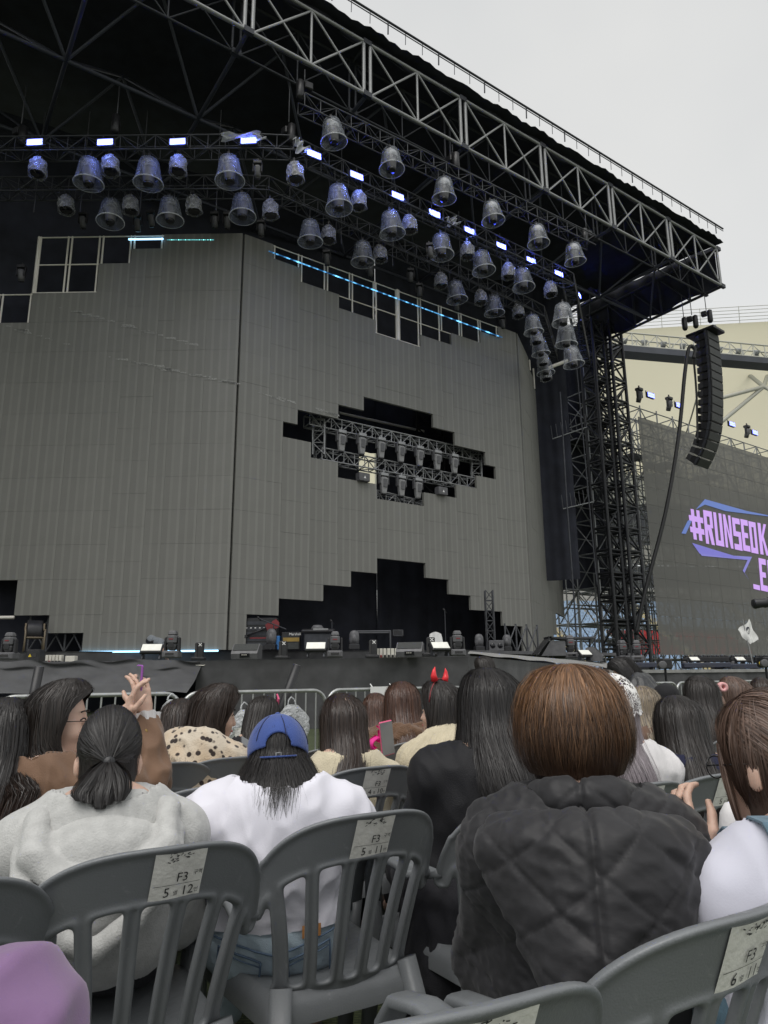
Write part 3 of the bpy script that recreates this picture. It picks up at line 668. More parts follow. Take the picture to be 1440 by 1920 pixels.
# loose plastic torn off the lamps
def rag(label, pts_px, l, r_, seg):
    mb = MB(); p0 = [on_line(x, y, l, r_, seg) for x, y in pts_px]
    a, b, c, d = p0
    def fn(u, v):
        p = (a * (1 - u) + b * u) * (1 - v) + (d * (1 - u) + c * u) * v
        return tuple(p + N * (.12 * math.sin(u * 9 + v * 5) + .08 * math.sin(v * 14 + u * 3)))
    mb.grid(fn, 14, 10); return tag(mb.build('plastic_sheet', M['film_white']), label, 'plastic sheet')
rag('torn milky plastic sheet beside the strobe at the truss bend', [(548, 262), (560, 262), (582, 280), (560, 287)], A_l + N * .5, A_r, 'C')
rag('milky plastic wrap round the fourth strobe', [(410, 253), (488, 249), (498, 262), (420, 262)], A_l + np.array([0, -.5, 0]), A_r, 'L')
rag('crumpled plastic scrap between two strobes on the descending truss', [(832, 410), (855, 407), (862, 420), (845, 424)], A_l + N * .5, A_r, 'C')
# chain hoists
def hoist_proto(label):
    t = thing('chain_hoist', label, 'hoist')
    mb = MB(); mb.box((.16, 0, .1), (.34, .3, .34), bevel=.04); mb.build('motor', M['black_plastic'], t)
    mb = MB(); mb.lathe([(.05, .3), (.16, .22), (.17, -.5), (.1, -.62)], (-.18, 0, 0), 12); mb.build('chain_bag', M['black_plastic'], t)
    mb = MB(); mb.tube((0, 0, .2), (0, 0, 1.0), .025, 6); mb.build('chain', M['alu_dull'], t); return t
K_h = Kind(hoist_proto, 'chain hoists carrying the trusses')
def put_hoist(label, p, ztop=ZR):
    o = K_h.put(label, p, random.uniform(0, 3), .85)
    ch = [c for c in o.children if c.name.startswith('chain') and not c.name.startswith('chain_bag')][0]; ch.scale = (1, 1, max(.5, (ztop - p[2]) / .85)); return o
for lab, px, py, l, r_, seg in (('chain hoist at the left end of the upper truss', 38, 250, A_l, A_r, 'L'), ('chain hoist above the second strobe', 218, 232, A_l, A_r, 'L'),
        ('chain hoist at the bend of the upper truss', 541, 248, A_l, A_r, 'C'), ('chain hoist at the left end of the front truss', 571, 165, C_l, C_r, 'C'),
        ('chain hoist over the middle of the front truss', 849, 300, C_l, C_r, 'C'), ('chain hoist at the right end of the front truss', 1100, 440, C_l, C_r, 'C')):
    put_hoist(lab, on_line(px, py, l, r_, seg))
# drop wires from roof to trusses
for i, (px, l, r_, seg, zt) in enumerate([(63, B_l, B_r, 'L', ZB), (150, B_l, B_r, 'L', ZB), (262, B_l, B_r, 'L', ZB), (405, B_l, B_r, 'L', ZB), (640, B_l, B_r, 'C', ZB), (735, B_l, B_r, 'C', ZB), (860, B_l, B_r, 'C', ZB), (935, B_l, B_r, 'C', ZB)]):
    p = on_line(px, 400, l, r_, seg)
    bars = bar('drop_wire', (p[0], p[1], 17.3), (p[0], p[1], ZR), .018, M['alu_dull'], None, n=5)
    tag(bars, 'thin steel drop wire, %s from the left, down to the led wall top' % ORD[i], 'wire', 'drop wires of the rig')
# ================================================================ lamps and trusses inside the stepped hole
K_spot = None
def spot_proto(label):
    t = thing('hanging_spot', label, 'stage lamp')
    mb = MB(); mb.box((0, 0, -.05), (.36, .26, .14), bevel=.02); mb.box((0, 0, .06), (.06, .06, .16)); mb.build('yoke_base', M['hole_truss'], t)
    for s in (-1, 1):
        mb = MB(); mb.box((s * .21, 0, -.25), (.045, .16, .42), bevel=.012); mb.build('yoke_arm', M['grey_shell'], t)
    mb = MB()
    mb.box((0, 0, -.52), (.36, .28, .72), Matrix.Rotation(math.pi, 3, 'X'), .62, .05); mb.build('lamp_head', M['grey_spot'], t)
    mb = MB(); mb.box((0, -.125, -.42), (.22, .03, .36), Matrix.Rotation(math.pi, 3, 'X'), .75, .01); mb.build('head_cover', M['grey_shell'], t)
    mb = MB(); mb.lathe([(.10, -.86), (.12, -.88), (.1, -.92), (.02, -.93)], n=14); mb.build('lens', M['lens'], t); return t
K_spot = Kind(spot_proto, 'grey spots hanging in the stepped hole')
hw = T0 - N * .8; HA = SA
def HP(px, py, off=-.8): return on_wall(px, py, T0 + N * off, SA)
for lab, a, b in (('upper lighting truss inside the stepped hole', (575, 788), (905, 860)), ('lower lighting truss inside the stepped hole', (598, 853), (885, 908)), ('bottom truss edge in the lowest step of the hole', (700, 932), (800, 955))):
    truss(lab, [HP(*a), HP(*b)], .48, .5, .032, M['hole_truss'], lr=.022)
for i, (x, lab) in enumerate(((598, 'left upright truss of the lamp frame in the hole'), (893, 'right upright truss of the lamp frame in the hole'))):
    yt, yb = (790, 855) if i == 0 else (855, 908)
    truss(lab, [HP(x, yt), HP(x, yb)], .46, .5, .032, M['hole_truss'], lr=.022)
truss('dark upright truss passing behind the hole', [HP(806, 720, -3.0) , HP(806, 1000, -3.0)], 1.3, 1.3, .05, M['steel_black'], lr=.035)
K = K_spot
for i, (x, y) in enumerate([(640, 808), (678, 814), (714, 822), (751, 830), (786, 838), (819, 846), (851, 853)]):
    K.put('grey spot, %s from the left in the upper row inside the hole' % ORD[i], HP(x, y, -.3), SA, 1.0)
for i, (x, y) in enumerate([(719, 888), (752, 893), (783, 898)]):
    K.put('grey spot, %s from the left in the lower row inside the hole' % ORD[i], HP(x, y, -.3), SA, 1.0)
for lab, x, y in (('small dark control box on the lower left edge of the hole', 679, 896), ('small dark control box on the lower right edge of the hole', 826, 922)):
    p = HP(x, y, .0); b_ = thing('control_box', lab, 'box', tuple(p), SA)
    mb = MB(); mb.box((0, -.05, 0), (.5, .3, .34), bevel=.02); mb.build('case', M['grey_shell'], b_)
    mb = MB(); mb.prism([(0, -.06), (.11, -.06), (.055, .05)], lambda s, z: (s - .05, -.21, z), lambda s, z: (s - .05, -.205, z)); mb.build('warning_mark', M['white'], b_)
tag(bar('lit_gap', HP(636, 774, -3.9), HP(795, 809, -3.9), .06, M['frame_cream'], None), 'pale pipe crossing behind the upper steps of the hole', 'pipe')  # cream bar stands in for daylight leaking through a slit in the backdrop

# ================================================================ right hand stage tower
def tower(label, px, py, size, m):
    p = on_z(px, py, ZR); t = thing('roof_tower', label, 'tower', (p[0], p[1], 0))
    h = size / 2; c = [(-h, -h), (h, -h), (h, h), (-h, h)]; rm = [(x * math.cos(SA) - y * math.sin(SA), x * math.sin(SA) + y * math.cos(SA)) for x, y in c]
    for x, y in rm: bar('chord', (p[0] + x, p[1] + y, 0), (p[0] + x, p[1] + y, ZR + 1), .10, m, t)
    n = 17; H = ZR + 1
    for k in range(n):
        z0, z1 = H * k / n, H * (k + 1) / n
        for i in range(4):
            a, b = rm[i], rm[(i + 1) % 4]
            bar('rung', (p[0] + a[0], p[1] + a[1], z0 + .12), (p[0] + b[0], p[1] + b[1], z0 + .12), .07, m, t)
            bar('rung', (p[0] + a[0], p[1] + a[1], z1 - .12), (p[0] + b[0], p[1] + b[1], z1 - .12), .05, m, t)
            if k % 2 == i % 2: a, b = b, a
            bar('diagonal', (p[0] + a[0], p[1] + a[1], z0 + .12), (p[0] + b[0], p[1] + b[1], z1 - .12), .055, m, t)
    mb = MB(); mb.box((0, 0, .25), (size * 1.5, size * 1.5, .5), Matrix.Rotation(SA, 3, 'Z')); mb.build('base', m, t); return t
M['tower'] = mat('black tower steel', (.014, .015, .018), .5, .0, .3, 2)
tower('tall black lattice tower holding up the right end of the stage roof', 1140, 640, 1.15, M['tower'])
tower('second black lattice tower standing close behind the left of the roof tower', 1108, 632, 1.0, M['tower'])
# thin dimly lit battens on the side drape
for lab, a, b in (('upper thin batten with pegs on the black side drape', (1036, 823), (1100, 801)), ('lower thin batten with pegs on the black side drape', (1056, 954), (1112, 941))):
    A_, B_ = on_wall(*a, ST(15.9, -6.2, 0), math.atan2(*(ST(19.6, -1.3, 0) - ST(15.9, -6.2, 0))[[1, 0]])), None
    A_ = np.array(on_y(*a, 36.0)); B_ = np.array(on_y(*b, 36.0))
    t = thing('batten', lab, 'batten', tuple(A_)); bar('rail', A_, B_, .03, M['galv'], t)
    for k in range(8): p = A_ + (B_ - A_) * (k / 7); bar('peg', p, p + np.array([-.05, 0, .75]), .018, M['alu_dull'], t, n=5)
tag(bar('truss_arm', on_y(1020, 693, 34), on_y(1064, 676, 34), .09, M['frame_cream'], None), 'pale outrigger arm behind the stacked bells', 'arm')
def cable(label, pts, Y, r, m=None, cat='cable'):
    P = [on_y(x, y, Y) for x, y in pts]
    Q = []
    for i in range(len(P) - 1):
        for k in range(6):
            t_ = k / 6; p0 = P[max(i - 1, 0)]; p1 = P[i]; p2 = P[i + 1]; p3 = P[min(i + 2, len(P) - 1)]
            Q.append(.5 * ((2 * p1) + (p2 - p0) * t_ + (2 * p0 - 5 * p1 + 4 * p2 - p3) * t_ ** 2 + (3 * p1 - p0 - 3 * p2 + p3) * t_ ** 3))
    Q.append(P[-1]); mb = MB(); mb.path(Q, r, 6); return tag(mb.build('cable', m or M['cable']), label, cat)
cable('long black cable hanging down past the right wing to the stage', [(1050, 735), (1056, 830), (1062, 930), (1070, 1040), (1078, 1150), (1082, 1225)], 33, .045, M['steel_dark'])
cable('thin drop cable close beside the black tower', [(1068, 560), (1082, 700), (1096, 850), (1110, 1000), (1120, 1100)], 34.5, .035, M['steel_dark'])

# ================================================================ hanging speaker array
def line_array():
    top = np.array(on_z(1318, 622, 19.6)); Yp = top[1]
    # centre line of the front left edge, boxes turning down towards the foot
    t = thing('speaker_array', 'tall black line array of stacked loudspeaker boxes curving back at the foot', 'loudspeaker', (top[0], top[1], top[2]))
    nbx = 16; bw, bh, bd = 1.25, .46, .85
    ang = R_(-64)  # front of the boxes faces the audience, seen on the right
    fx = np.array([.62, -.785, 0]); sx = np.array([.785, .62, 0])
    p = top + np.array([.1, 0, -.25]); th = -.015
    for k in range(nbx):
        th += .010 + .0012 * k + (.075 if k > 10 else 0)
        dn = np.array([0, 0, -1]) * math.cos(th) - fx * math.sin(th)   # down along the array
        fr = fx * math.cos(th) + np.array([0, 0, -1]) * math.sin(th)
        c = p + dn * bh / 2
        Rm = Matrix((sx, fr, -dn)).transposed()
        def lc(x, y, z): return tuple(c + sx * x + fr * y + (-dn) * z)
        o = MB()
        # wedge shaped cabinet: narrower at the rear
        V = []
        for z in (-bh / 2 + .012, bh / 2 - .012):
            for x, y in ((-bw / 2, bd / 2), (bw / 2, bd / 2), (bw * .46, -bd * .1), (bw * .36, -bd / 2), (-bw * .36, -bd / 2), (-bw * .46, -bd * .1)):
                V.append(lc(x, y, z * (1 if y > 0 else .72)))
        o.add(V, [(5, 4, 3, 2, 1, 0), (6, 7, 8, 9, 10, 11)] + [(i, (i + 1) % 6, 6 + (i + 1) % 6, 6 + i) for i in range(6)])
        ob = o.build('speaker_box', M['black_plastic'], t, world=True)
        mb = MB(); mb.box((0, 0, 0), (bw * .94, .03, bh * .86), bevel=.01); mb.v = [lc(x, bd / 2 + y + .012, z) for x, y, z in mb.v]
        g_ = mb.build('grille', M['grille'], t, world=True); g_.parent = ob
        for x in (-bw / 2 - .02, bw / 2 + .02):
            mb = MB(); mb.box((x, bd * .38, 0), (.035, .12, bh * 1.02)); mb.v = [lc(*q) for q in mb.v]
            g_ = mb.build('rigging_plate', M['steel_dark'], t, world=True); g_.parent = ob
        p = p + dn * bh
    # bumper frame, hoists
    mb = MB(); mb.box((0, 0, 0), (bw, 1.6, .16), bevel=.02); mb.v = [tuple(top + np.array([.1, 0, -.15]) + sx * x + fx * y + np.array([0, 0, z])) for x, y, z in mb.v]; mb.build('bumper_frame', M['steel_black'], t, world=True)
    return top, fx, sx
M['grille'] = mat('speaker grille', (.045, .048, .046), .6, .2, .2, 30, .4, 300)
top, fx, sx = line_array()
for lab, px, py, dx in (('chain hoist holding the rear of the speaker array', 1283, 605, 0), ('second chain hoist with bag beside the speaker array', 1298, 600, 0), ('tall chain hoist above the front of the speaker array', 1325, 590, 0)):
    p = on_y(px, py, top[1] - .2); put_hoist(lab, p, ZR + .2)
cable('thick black cable looping from the speaker array down to the stage', [(1300, 672), (1303, 655), (1292, 652), (1284, 700), (1272, 820), (1248, 960), (1212, 1100), (1192, 1190)], top[1] - .7, .10)
cable('thin cable bundle behind the speaker array', [(1300, 668), (1306, 740), (1308, 830)], top[1] + .2, .06)

# ================================================================ side screen and its scaffold
SW0 = on_y(1216, 1000, 42.0); 
sl = R_(35)
def SWp(px, py, off=0): return on_wall(px, py, SW0 + N * off, sl)
tl, tr, bl = SWp(1196, 781), SWp(1560, 903), SWp(1241, 1226)
s_scr = thing('side_screen', 'grey see-through led side screen showing a lilac hashtag title', 'screen', tuple(bl))
def scr_mat():
    m = bpy.data.materials.new('see-through led mesh'); m.use_nodes = True; t = m.node_tree; b = t.nodes['Principled BSDF']; o = t.nodes['Material Output']
    b.inputs['Base Color'].default_value = (.18, .178, .165, 1); b.inputs['Roughness'].default_value = .7
    tr_ = nd(t, 'ShaderNodeBsdfTransparent'); mx = nd(t, 'ShaderNodeMixShader'); mx.inputs[0].default_value = .30
    t.links.new(b.outputs[0], mx.inputs[1]); t.links.new(tr_.outputs[0], mx.inputs[2]); t.links.new(mx.outputs[0], o.inputs[0]); return m
M['mesh_screen'] = scr_mat()
ztop, zbot = 16.6, 2.2
x0 = tl[:2]; dirx = np.array([math.cos(sl), math.sin(sl)])
zt0 = tl[2]
NC, NR = 16, 13
pan_mesh = {}
for i in range(NC):
    for j in range(NR):
        wdt, hgt = 1.2, (zt0 - zbot) / NR
        if 'p' not in pan_mesh:
            mb = MB(); mb.box((wdt / 2, 0, -hgt / 2), (wdt - .008, .03, hgt - .008)); pan_mesh['p'] = mb.mesh('mesh_panel', M['mesh_screen'])
        a = x0 + dirx * wdt * i
        o = link('mesh_panel', pan_mesh['p'], s_scr, (a[0] - bl[0], a[1] - bl[1], zt0 - hgt * j - bl[2])); o.rotation_euler = (0, 0, sl)
# lettering on the screen: drawn in a slanted condensed hand, one mesh per letter
M['lilac'] = emit('lit lilac letters', (.50, .30, .72), .72)
M['violet'] = emit('lit violet brush lines', (.20, .19, .55), .6)
M['navy'] = emit('lit blue brush mark', (.10, .16, .42), .7)
def glyph(name, strokes, box, m):
    """strokes: polygons on a 0..1 box; box: four photo corners tl,tr,br,bl on the screen plane"""
    c = [SWp(*q, .03) for q in box]; f = lambda u, v: c[0] * (1 - u) * (1 - v) + c[1] * u * (1 - v) + c[2] * u * v + c[3] * (1 - u) * v
    mb = MB()
    for k, poly in enumerate(strokes): mb.prism(poly, lambda u, v: tuple(f(u, v) + N * (.012 + .002 * k)), lambda u, v: tuple(f(u, v)))
    mb.build(name, m, s_scr, world=True)
def rect(x0, y0, x1, y1): return [(x0, y1), (x1, y1), (x1, y0), (x0, y0)]
G = {'#': [rect(.18, 0, .40, 1), rect(.58, 0, .80, 1), rect(0, .22, 1, .40), rect(0, .6, 1, .78)],
     'R': [rect(0, 0, .34, 1), rect(.34, 0, 1, .17), rect(.68, .17, 1, .5), rect(.34, .42, .68, .58), [(.4, .58), (.66, 1), (1, 1), (.78, .5)]],
     'U': [rect(0, 0, .34, 1), rect(.66, 0, 1, 1), rect(.34, .84, .66, 1)],
     'N': [rect(0, 0, .3, 1), rect(.7, 0, 1, 1), [(.3, .0), (.3, .32), (.7, 1), (.7, .66)]],
     'S': [rect(0, 0, 1, .18), rect(0, .18, .34, .5), rect(0, .42, 1, .58), rect(.66, .58, 1, .84), rect(0, .82, 1, 1)],
     'E': [rect(0, 0, .36, 1), rect(.36, 0, 1, .18), rect(.36, .42, .86, .58), rect(.36, .82, 1, 1)],
     'O': [rect(0, 0, .34, 1), rect(.66, 0, 1, 1), rect(.34, 0, .66, .17), rect(.34, .83, .66, 1)],
     'K': [rect(0, 0, .34, 1), [(.34, .42), (.34, .6), (.7, 0.0), (.99, 0)][::-1], [(.36, .46), (.68, 1), (1, 1), (.52, .36)]],
     'J': [rect(.62, 0, 1, 1), rect(.0, .83, .62, 1), rect(0, .65, .3, .83)],
     'P': [rect(0, 0, .34, 1), rect(.34, 0, 1, .17), rect(.66, .17, 1, .55), rect(.34, .42, .66, .57)],
     '_': [rect(0, .86, 1, 1)]}
lx = [(1291, 1317, 953, 1010), (1319, 1335, 956, 1019), (1338, 1353, 960, 1022), (1356, 1370, 964, 1026), (1373, 1387, 970, 1030), (1389, 1402, 973, 1032), (1404, 1417, 977, 1036), (1421, 1437, 980, 1039), (1441, 1452, 984, 1042)]
for ch, (xa, xb, ya, yb) in zip('#RUNSEOKJ', lx):
    sl_ = 5; dy = (xb - xa) * .22
    glyph('letter', G[ch], [(xa - 1, ya), (xb - 1, ya + dy), (xb + sl_, yb + dy), (xa + sl_, yb)], M['lilac'])
for ch, (xa, xb, ya, yb) in zip('_EP', ((1409, 1421, 1040, 1104), (1423, 1436, 1046, 1107), (1439, 1452, 1050, 1110))):
    glyph('letter', G[ch], [(xa - 1, ya), (xb - 1, ya + 3), (xb + 4, yb + 3), (xa + 4, yb)], M['lilac'])
for pts, m in (([(1305, 955), (1322, 936), (1400, 958), (1440, 966), (1440, 968), (1360, 958), (1322, 946)], M['navy']), ([(1278, 1000), (1290, 976), (1298, 974), (1286, 1001)], M['navy']),
               ([(1298, 1018), (1312, 1038), (1410, 1044), (1396, 1074), (1404, 1086), (1393, 1070), (1402, 1050), (1316, 1042)], M['violet'])):
    P = [SWp(*q, .045) for q in pts]; mb = MB(); mb.add([tuple(p) for p in P] + [tuple(p - N * .01) for p in P], [tuple(range(len(P)))] + [(i, (i + 1) % len(P), len(P) + (i + 1) % len(P), len(P) + i) for i in range(len(P))]); mb.build('brush_mark', m, s_scr, world=True)
# scaffold
def scaffold(label, o, ang, nx, ny, bx, by, heights, lift=2.0, r=.05):
    o = np.array(o); dx = np.array([math.cos(ang), math.sin(ang), 0]); dy = np.array([-math.sin(ang), math.cos(ang), 0])
    t = thing('scaffold', label, 'scaffold', (o[0], o[1], 0)); lg = MB(); br = MB()
    P = lambda i, j, z: o + dx * bx * i + dy * by * j + np.array([0, 0, z])
    for i in range(nx + 1):
        for j in range(ny + 1): bar('upright', P(i, j, 0), P(i, j, heights[min(i, len(heights) - 1)]), r, M['galv'], t, n=6)
    for i in range(nx + 1):
        for j in range(ny + 1):
            H = heights[min(i, len(heights) - 1)]; k = 1
            while k * lift < H + .1:
                z = k * lift
                if i < nx: lg.tube(P(i, j, z), P(i + 1, j, z), r * .8, 5, caps=False); lg.tube(P(i, j, z - .9), P(i + 1, j, z - .9), r * .7, 5, caps=False)
                if j < ny: lg.tube(P(i, j, z), P(i, j + 1, z), r * .8, 5, caps=False)
                if i < nx: br.tube(*((P(i, j, z - lift), P(i + 1, j, z)) if (k + i) % 2 else (P(i + 1, j, z - lift), P(i, j, z))), r * .7, 5, caps=False)
                if j < ny and i % 2 == 0: br.tube(*((P(i, j, z - lift), P(i, j + 1, z)) if (k + j) % 2 else (P(i, j + 1, z - lift), P(i, j, z))), r * .7, 5, caps=False)
                k += 1
    tag(lg.build('ledgers', M['galv'], t, world=True), kind='stuff'); tag(br.build('braces', M['galv'], t, world=True), kind='stuff'); return t, P
sb = SWp(1158, 1200)
sc1, P1 = scaffold('galvanised scaffold lattice behind and above the side screen', np.array([sb[0], sb[1], 0]) - N * .9, sl, 13, 2, 1.8, 1.6, [19.5, 18.6, 18.6, 18.2, 18.2, 18.2, 18.0])
for k in (1, 4, 6, 9):
    for z in (12.2, 15.2):
        if k > 1 and z < 15: continue
        mb = MB(); mb.box(P1(k - .5, 1, z), (1.8, 1.5, .08), Matrix.Rotation(sl, 3, 'Z')); mb.build('platform', M['alu_dull'], sc1, world=True)
scaffold('galvanised scaffold standing below the black side drape', np.array([10.6, 41.5, 0]), R_(20), 3, 1, 2.0, 1.8, [7.0, 7.0, 6.8, 6.6])
# lamps on top of the side screen scaffold
K_s2 = Kind(strobe_proto, 'lit lamps along the top of the side screen')
for i, (x, y) in enumerate([(1221, 741), (1274, 760), (1373, 795), (1416, 811)]):
    o = K_s2.put('small lit white lamp above the side screen, %s from the left' % ORD[i], SWp(x, y, .2), sl, 1.0)
for i, (x, y) in enumerate([(1198, 728), (1254, 745), (1400, 798)]):
    K_prof.put('black moving lamp on top of the side screen scaffold, %s from the left' % ORD[i], SWp(x, y, .2), sl, 1.1)
# ================================================================ stage decks
def poly_deck(name, label, pts, z, m=None, th=.12):
    mb = MB(); n = len(pts); V = [(p[0], p[1], z) for p in pts] + [(p[0], p[1], z - th) for p in pts]
    mb.add(V, [tuple(range(n)), tuple(range(2 * n - 1, n - 1, -1))] + [(i, n + i, n + (i + 1) % n, (i + 1) % n) for i in range(n)])
    o = mb.build(name, m or M['deck']); return tag(o, label, 'stage')
Z2, Z1 = 2.03, 1.54
E0 = on_z(-60, 1240.5, Z1); E1 = on_z(372, 1240, Z1); E2 = on_z(877, 1232.5, Z1)
poly_deck('front_deck', 'low black front stage deck crowded with lamps and wedge monitors', [E0, E1, E2, E2 + np.array([.6, 9, 0]), E0 + np.array([0, 9, 0])], Z1)
B0 = on_z(-40, 1222.5, Z2); B1 = on_z(400, 1221.5, Z2); B2 = on_z(880, 1219, Z2)
poly_deck('rear_deck', 'raised rear stage deck under the led wall', [B0, B1, B2, ST(18, 3, Z2), ST(19, -5, Z2), ST(-15, -6, Z2)], Z2)
def skirt(label, a, b, z0, z1, amp=.05, nf=140, sl=0.0, name='stage_skirt'):
    a = np.array(a[:2]); b = np.array(b[:2]); L = np.hypot(*(b - a)); t = (b - a) / L; n = np.array([t[1], -t[0]]); ph = random.random() * 9
    def fn(u, v):
        s = u * L; k = amp * (1.15 - v) * (math.sin(s * 4.3 + ph + 1.5 * math.sin(s * .9)) * .6 + .4 * math.sin(s * 9.1 + 2 * v + ph) + .2 * math.sin(s * 23 + ph))
        p = a + t * s + n * (k + .03 + .03 * (v > .97)); q = z1 if not callable(z1) else z1(u)
        return (p[0], p[1], z0 + (q - z0) * v - sl * math.sin(math.pi * u * 5) ** 2 * v)
    mb = MB(); mb.grid(fn, nf, 14); return tag(mb.build(name, M['skirt']), label, 'skirt')
skirt('black pleated skirt along the front stage deck', E1 + np.array([0, -.05, 0]), E2 + np.array([0, -.05, 0]), 0, Z1 + .012, .055, 220)
skirt('black skirt on the step up to the rear deck', B0 - np.array([0, .06, 0]), B2 - np.array([0, .06, 0]), Z1, Z2 + .01, .04, 220, .02)
def slack(u, v):  # slack cloth thrown over the left deck front
    a = E0 + np.array([0, -.1, 0]); b = E1 + np.array([.1, -.1, 0]); p = a + (b - a) * u
    s = u * 10; f = .10 * math.sin(v * 9 + s * 1.2 + 1.4 * math.sin(s * .7)) + .05 * math.sin(v * 19 - s * 2.1)
    return (p[0], p[1] - .25 * v - .9 * v * v + f * .7, Z1 + .02 - v * .72 + .03 * math.sin(s * 3) * (1 - v) + f * .3)
mb = MB(); mb.grid(slack, 130, 40); tag(mb.build('slack_cloth', M['skirt']), 'slack black cloth thrown over the left front of the stage', 'cloth')
# lower step at the left with bare plywood edge
S0_, S1_ = on_z(-80, 1276, 1.08), on_z(372, 1271, 1.11)
poly_deck('stage_step', 'low black step in front of the left stage deck', [S0_, S1_, S1_ + np.array([0, 4, 0]), S0_ + np.array([0, 4, 0])], 1.09)
skirt('black cloth hanging from the low left step', S0_ - np.array([0, .05, 0]), S1_ - np.array([0, .05, 0]), 0, 1.10, .05, 120)
p = S0_ + (S1_ - S0_) * .49
t = thing('plywood_box', 'plywood edge and dark panel showing under the left step', 'box', (p[0], p[1] - .25, 0))
mb = MB(); mb.box((p[0] + .45, p[1] - .3, 1.02), (.5, .3, .05)); mb.build('plywood_lid', M['wood'], t, world=True)
mb = MB(); mb.box((p[0] + 1.35, p[1] - .35, .5), (2.2, .25, .98), bevel=.02); mb.build('panel', M['steel_dark'], t, world=True)
mb = MB(); mb.box((p[0] + 1.3, p[1] - .36, 1.0), (2.1, .28, .025)); mb.build('edge_strip', M['alu_dull'], t, world=True)
# ramp running down to the right
R0, R1 = on_y(877, 1225.5, E2[1]), on_y(1150, 1253, 21.0); R2, R3 = on_y(880, 1221, E2[1] + 2.5), on_y(1175, 1246, 24)
mb = MB(); mb.grid(lambda u, v: tuple((R0 * (1 - u) + R1 * u) * (1 - v) + (R2 * (1 - u) + R3 * u) * v + np.array([0, 0, .012 * math.sin(u * 31) * (v < .1)])), 40, 4)
tag(mb.build('stage_ramp', M['deck_edge']), 'pale grey edge of the stage running away to the right', 'stage')
skirt('black cloth hanging below the pale stage edge on the right', R0 - np.array([.02, .04, 0]), R1 - np.array([.02, .04, 0]), 0, lambda u: (R0[2] * (1 - u) + R1[2] * u) - .05, .05, 100)
# long side runway on the right
q0, q1 = on_y(1140, 1257, 20.5), on_y(1600, 1257, 23.0); zr = .5 * (q0[2] + q1[2]); zr = 1.24
poly_deck('side_runway', 'long low side runway carrying floor lamps in front of the side screen', [q0, q1, q1 + np.array([2, 9, 0]), q0 + np.array([2, 9, 0])], zr, M['deck'])
skirt('black skirt of the long side runway', q0 - np.array([0, .05, 0]), q1 - np.array([0, .05, 0]), 0, zr + .01, .06, 160)
mb = MB(); mb.prism([(0, 0), (1, 0), (1, .09), (0, .09)], lambda s, z: tuple((q0 + (q1 - q0) * s)[:2] - np.array([0, .12])) + (zr - .07 + z,), lambda s, z: tuple((q0 + (q1 - q0) * s)[:2] - np.array([0, .08])) + (zr - .07 + z,))
tag(mb.build('runway_edge', M['deck_edge']), 'pale edge strip of the side runway', 'edge')

# ================================================================ things standing on the stage
def stand_at(px, py, z): return on_z(px, py, z)
def floor_mover(label):
    t = thing('floor_moving_lamp', label, 'stage lamp')
    mb = MB(); mb.box((0, 0, .1), (.46, .38, .2), bevel=.03); mb.box((0, -.17, .1), (.34, .06, .12), bevel=.01); mb.build('base', M['grey_shell'], t)
    mb = MB(); mb.box((0, -.205, .11), (.24, .012, .06)); mb.build('display', M['lens'], t)
    for s in (-1, 1):
        mb = MB(); mb.box((s * .19, 0, .37), (.07, .17, .4), taper=.8, bevel=.02); mb.build('yoke_arm', M['black_plastic'], t)
    mb = MB(); mb.box((0, 0, .30), (.27, .26, .18), Matrix.Rotation(math.pi, 3, 'X'), .78, .04); mb.box((0, 0, .51), (.29, .28, .26), bevel=.05); mb.box((0, 0, .69), (.24, .24, .13), taper=.85, bevel=.03); mb.build('lamp_head', M['grey_shell'], t)
    mb = MB(); mb.box((0, -.145, .52), (.12, .012, .03)); mb.build('badge', M['red'], t)
    mb = MB(); mb.box((0, -.142, .36), (.17, .02, .16), bevel=.006); mb.build('vent', M['black_plastic'], t)
    return t
def panel_lamp(label):
    t = thing('floor_panel_lamp', label, 'stage lamp'); rm = Matrix.Rotation(R_(40), 3, 'X')
    mb = MB(); mb.box((0, .02, .26), (.56, .34, .10), rm, bevel=.02); mb.build('case', M['black_plastic'], t)
    c = Vector((0, .02, .26)) + rm @ Vector((0, 0, .056))
    mb = MB(); mb.box(c, (.50, .27, .012), rm); mb.build('lamp_face', M['white_panel'], t)
    for s in (-1, 1):
        mb = MB(); mb.box((s * .22, .06, .1), (.05, .3, .2), taper=.5, bevel=.01); mb.build('foot', M['steel_dark'], t)
    return t
def x_post(label):
    t = thing('effect_post', label, 'effect machine')
    mb = MB(); mb.box((0, 0, .05), (.42, .3, .1), bevel=.02); mb.build('base', M['black_plastic'], t)
    mb = MB(); mb.box((.03, 0, .32), (.24, .2, .46), bevel=.02); mb.build('housing', M['black_plastic'], t)
    mb = MB(); mb.box((-.06, -.02, .28), (.07, .22, .5)); mb.build('nozzle', M['lens'], t)
    for k, a in enumerate((.8, -.8)):
        mb = MB(); mb.box((.06, -.107 - .002 * k, .48), (.022, .006, .13), Matrix.Rotation(a, 3, 'Y')); mb.build('cross_stroke', M['white'], t)
    return t
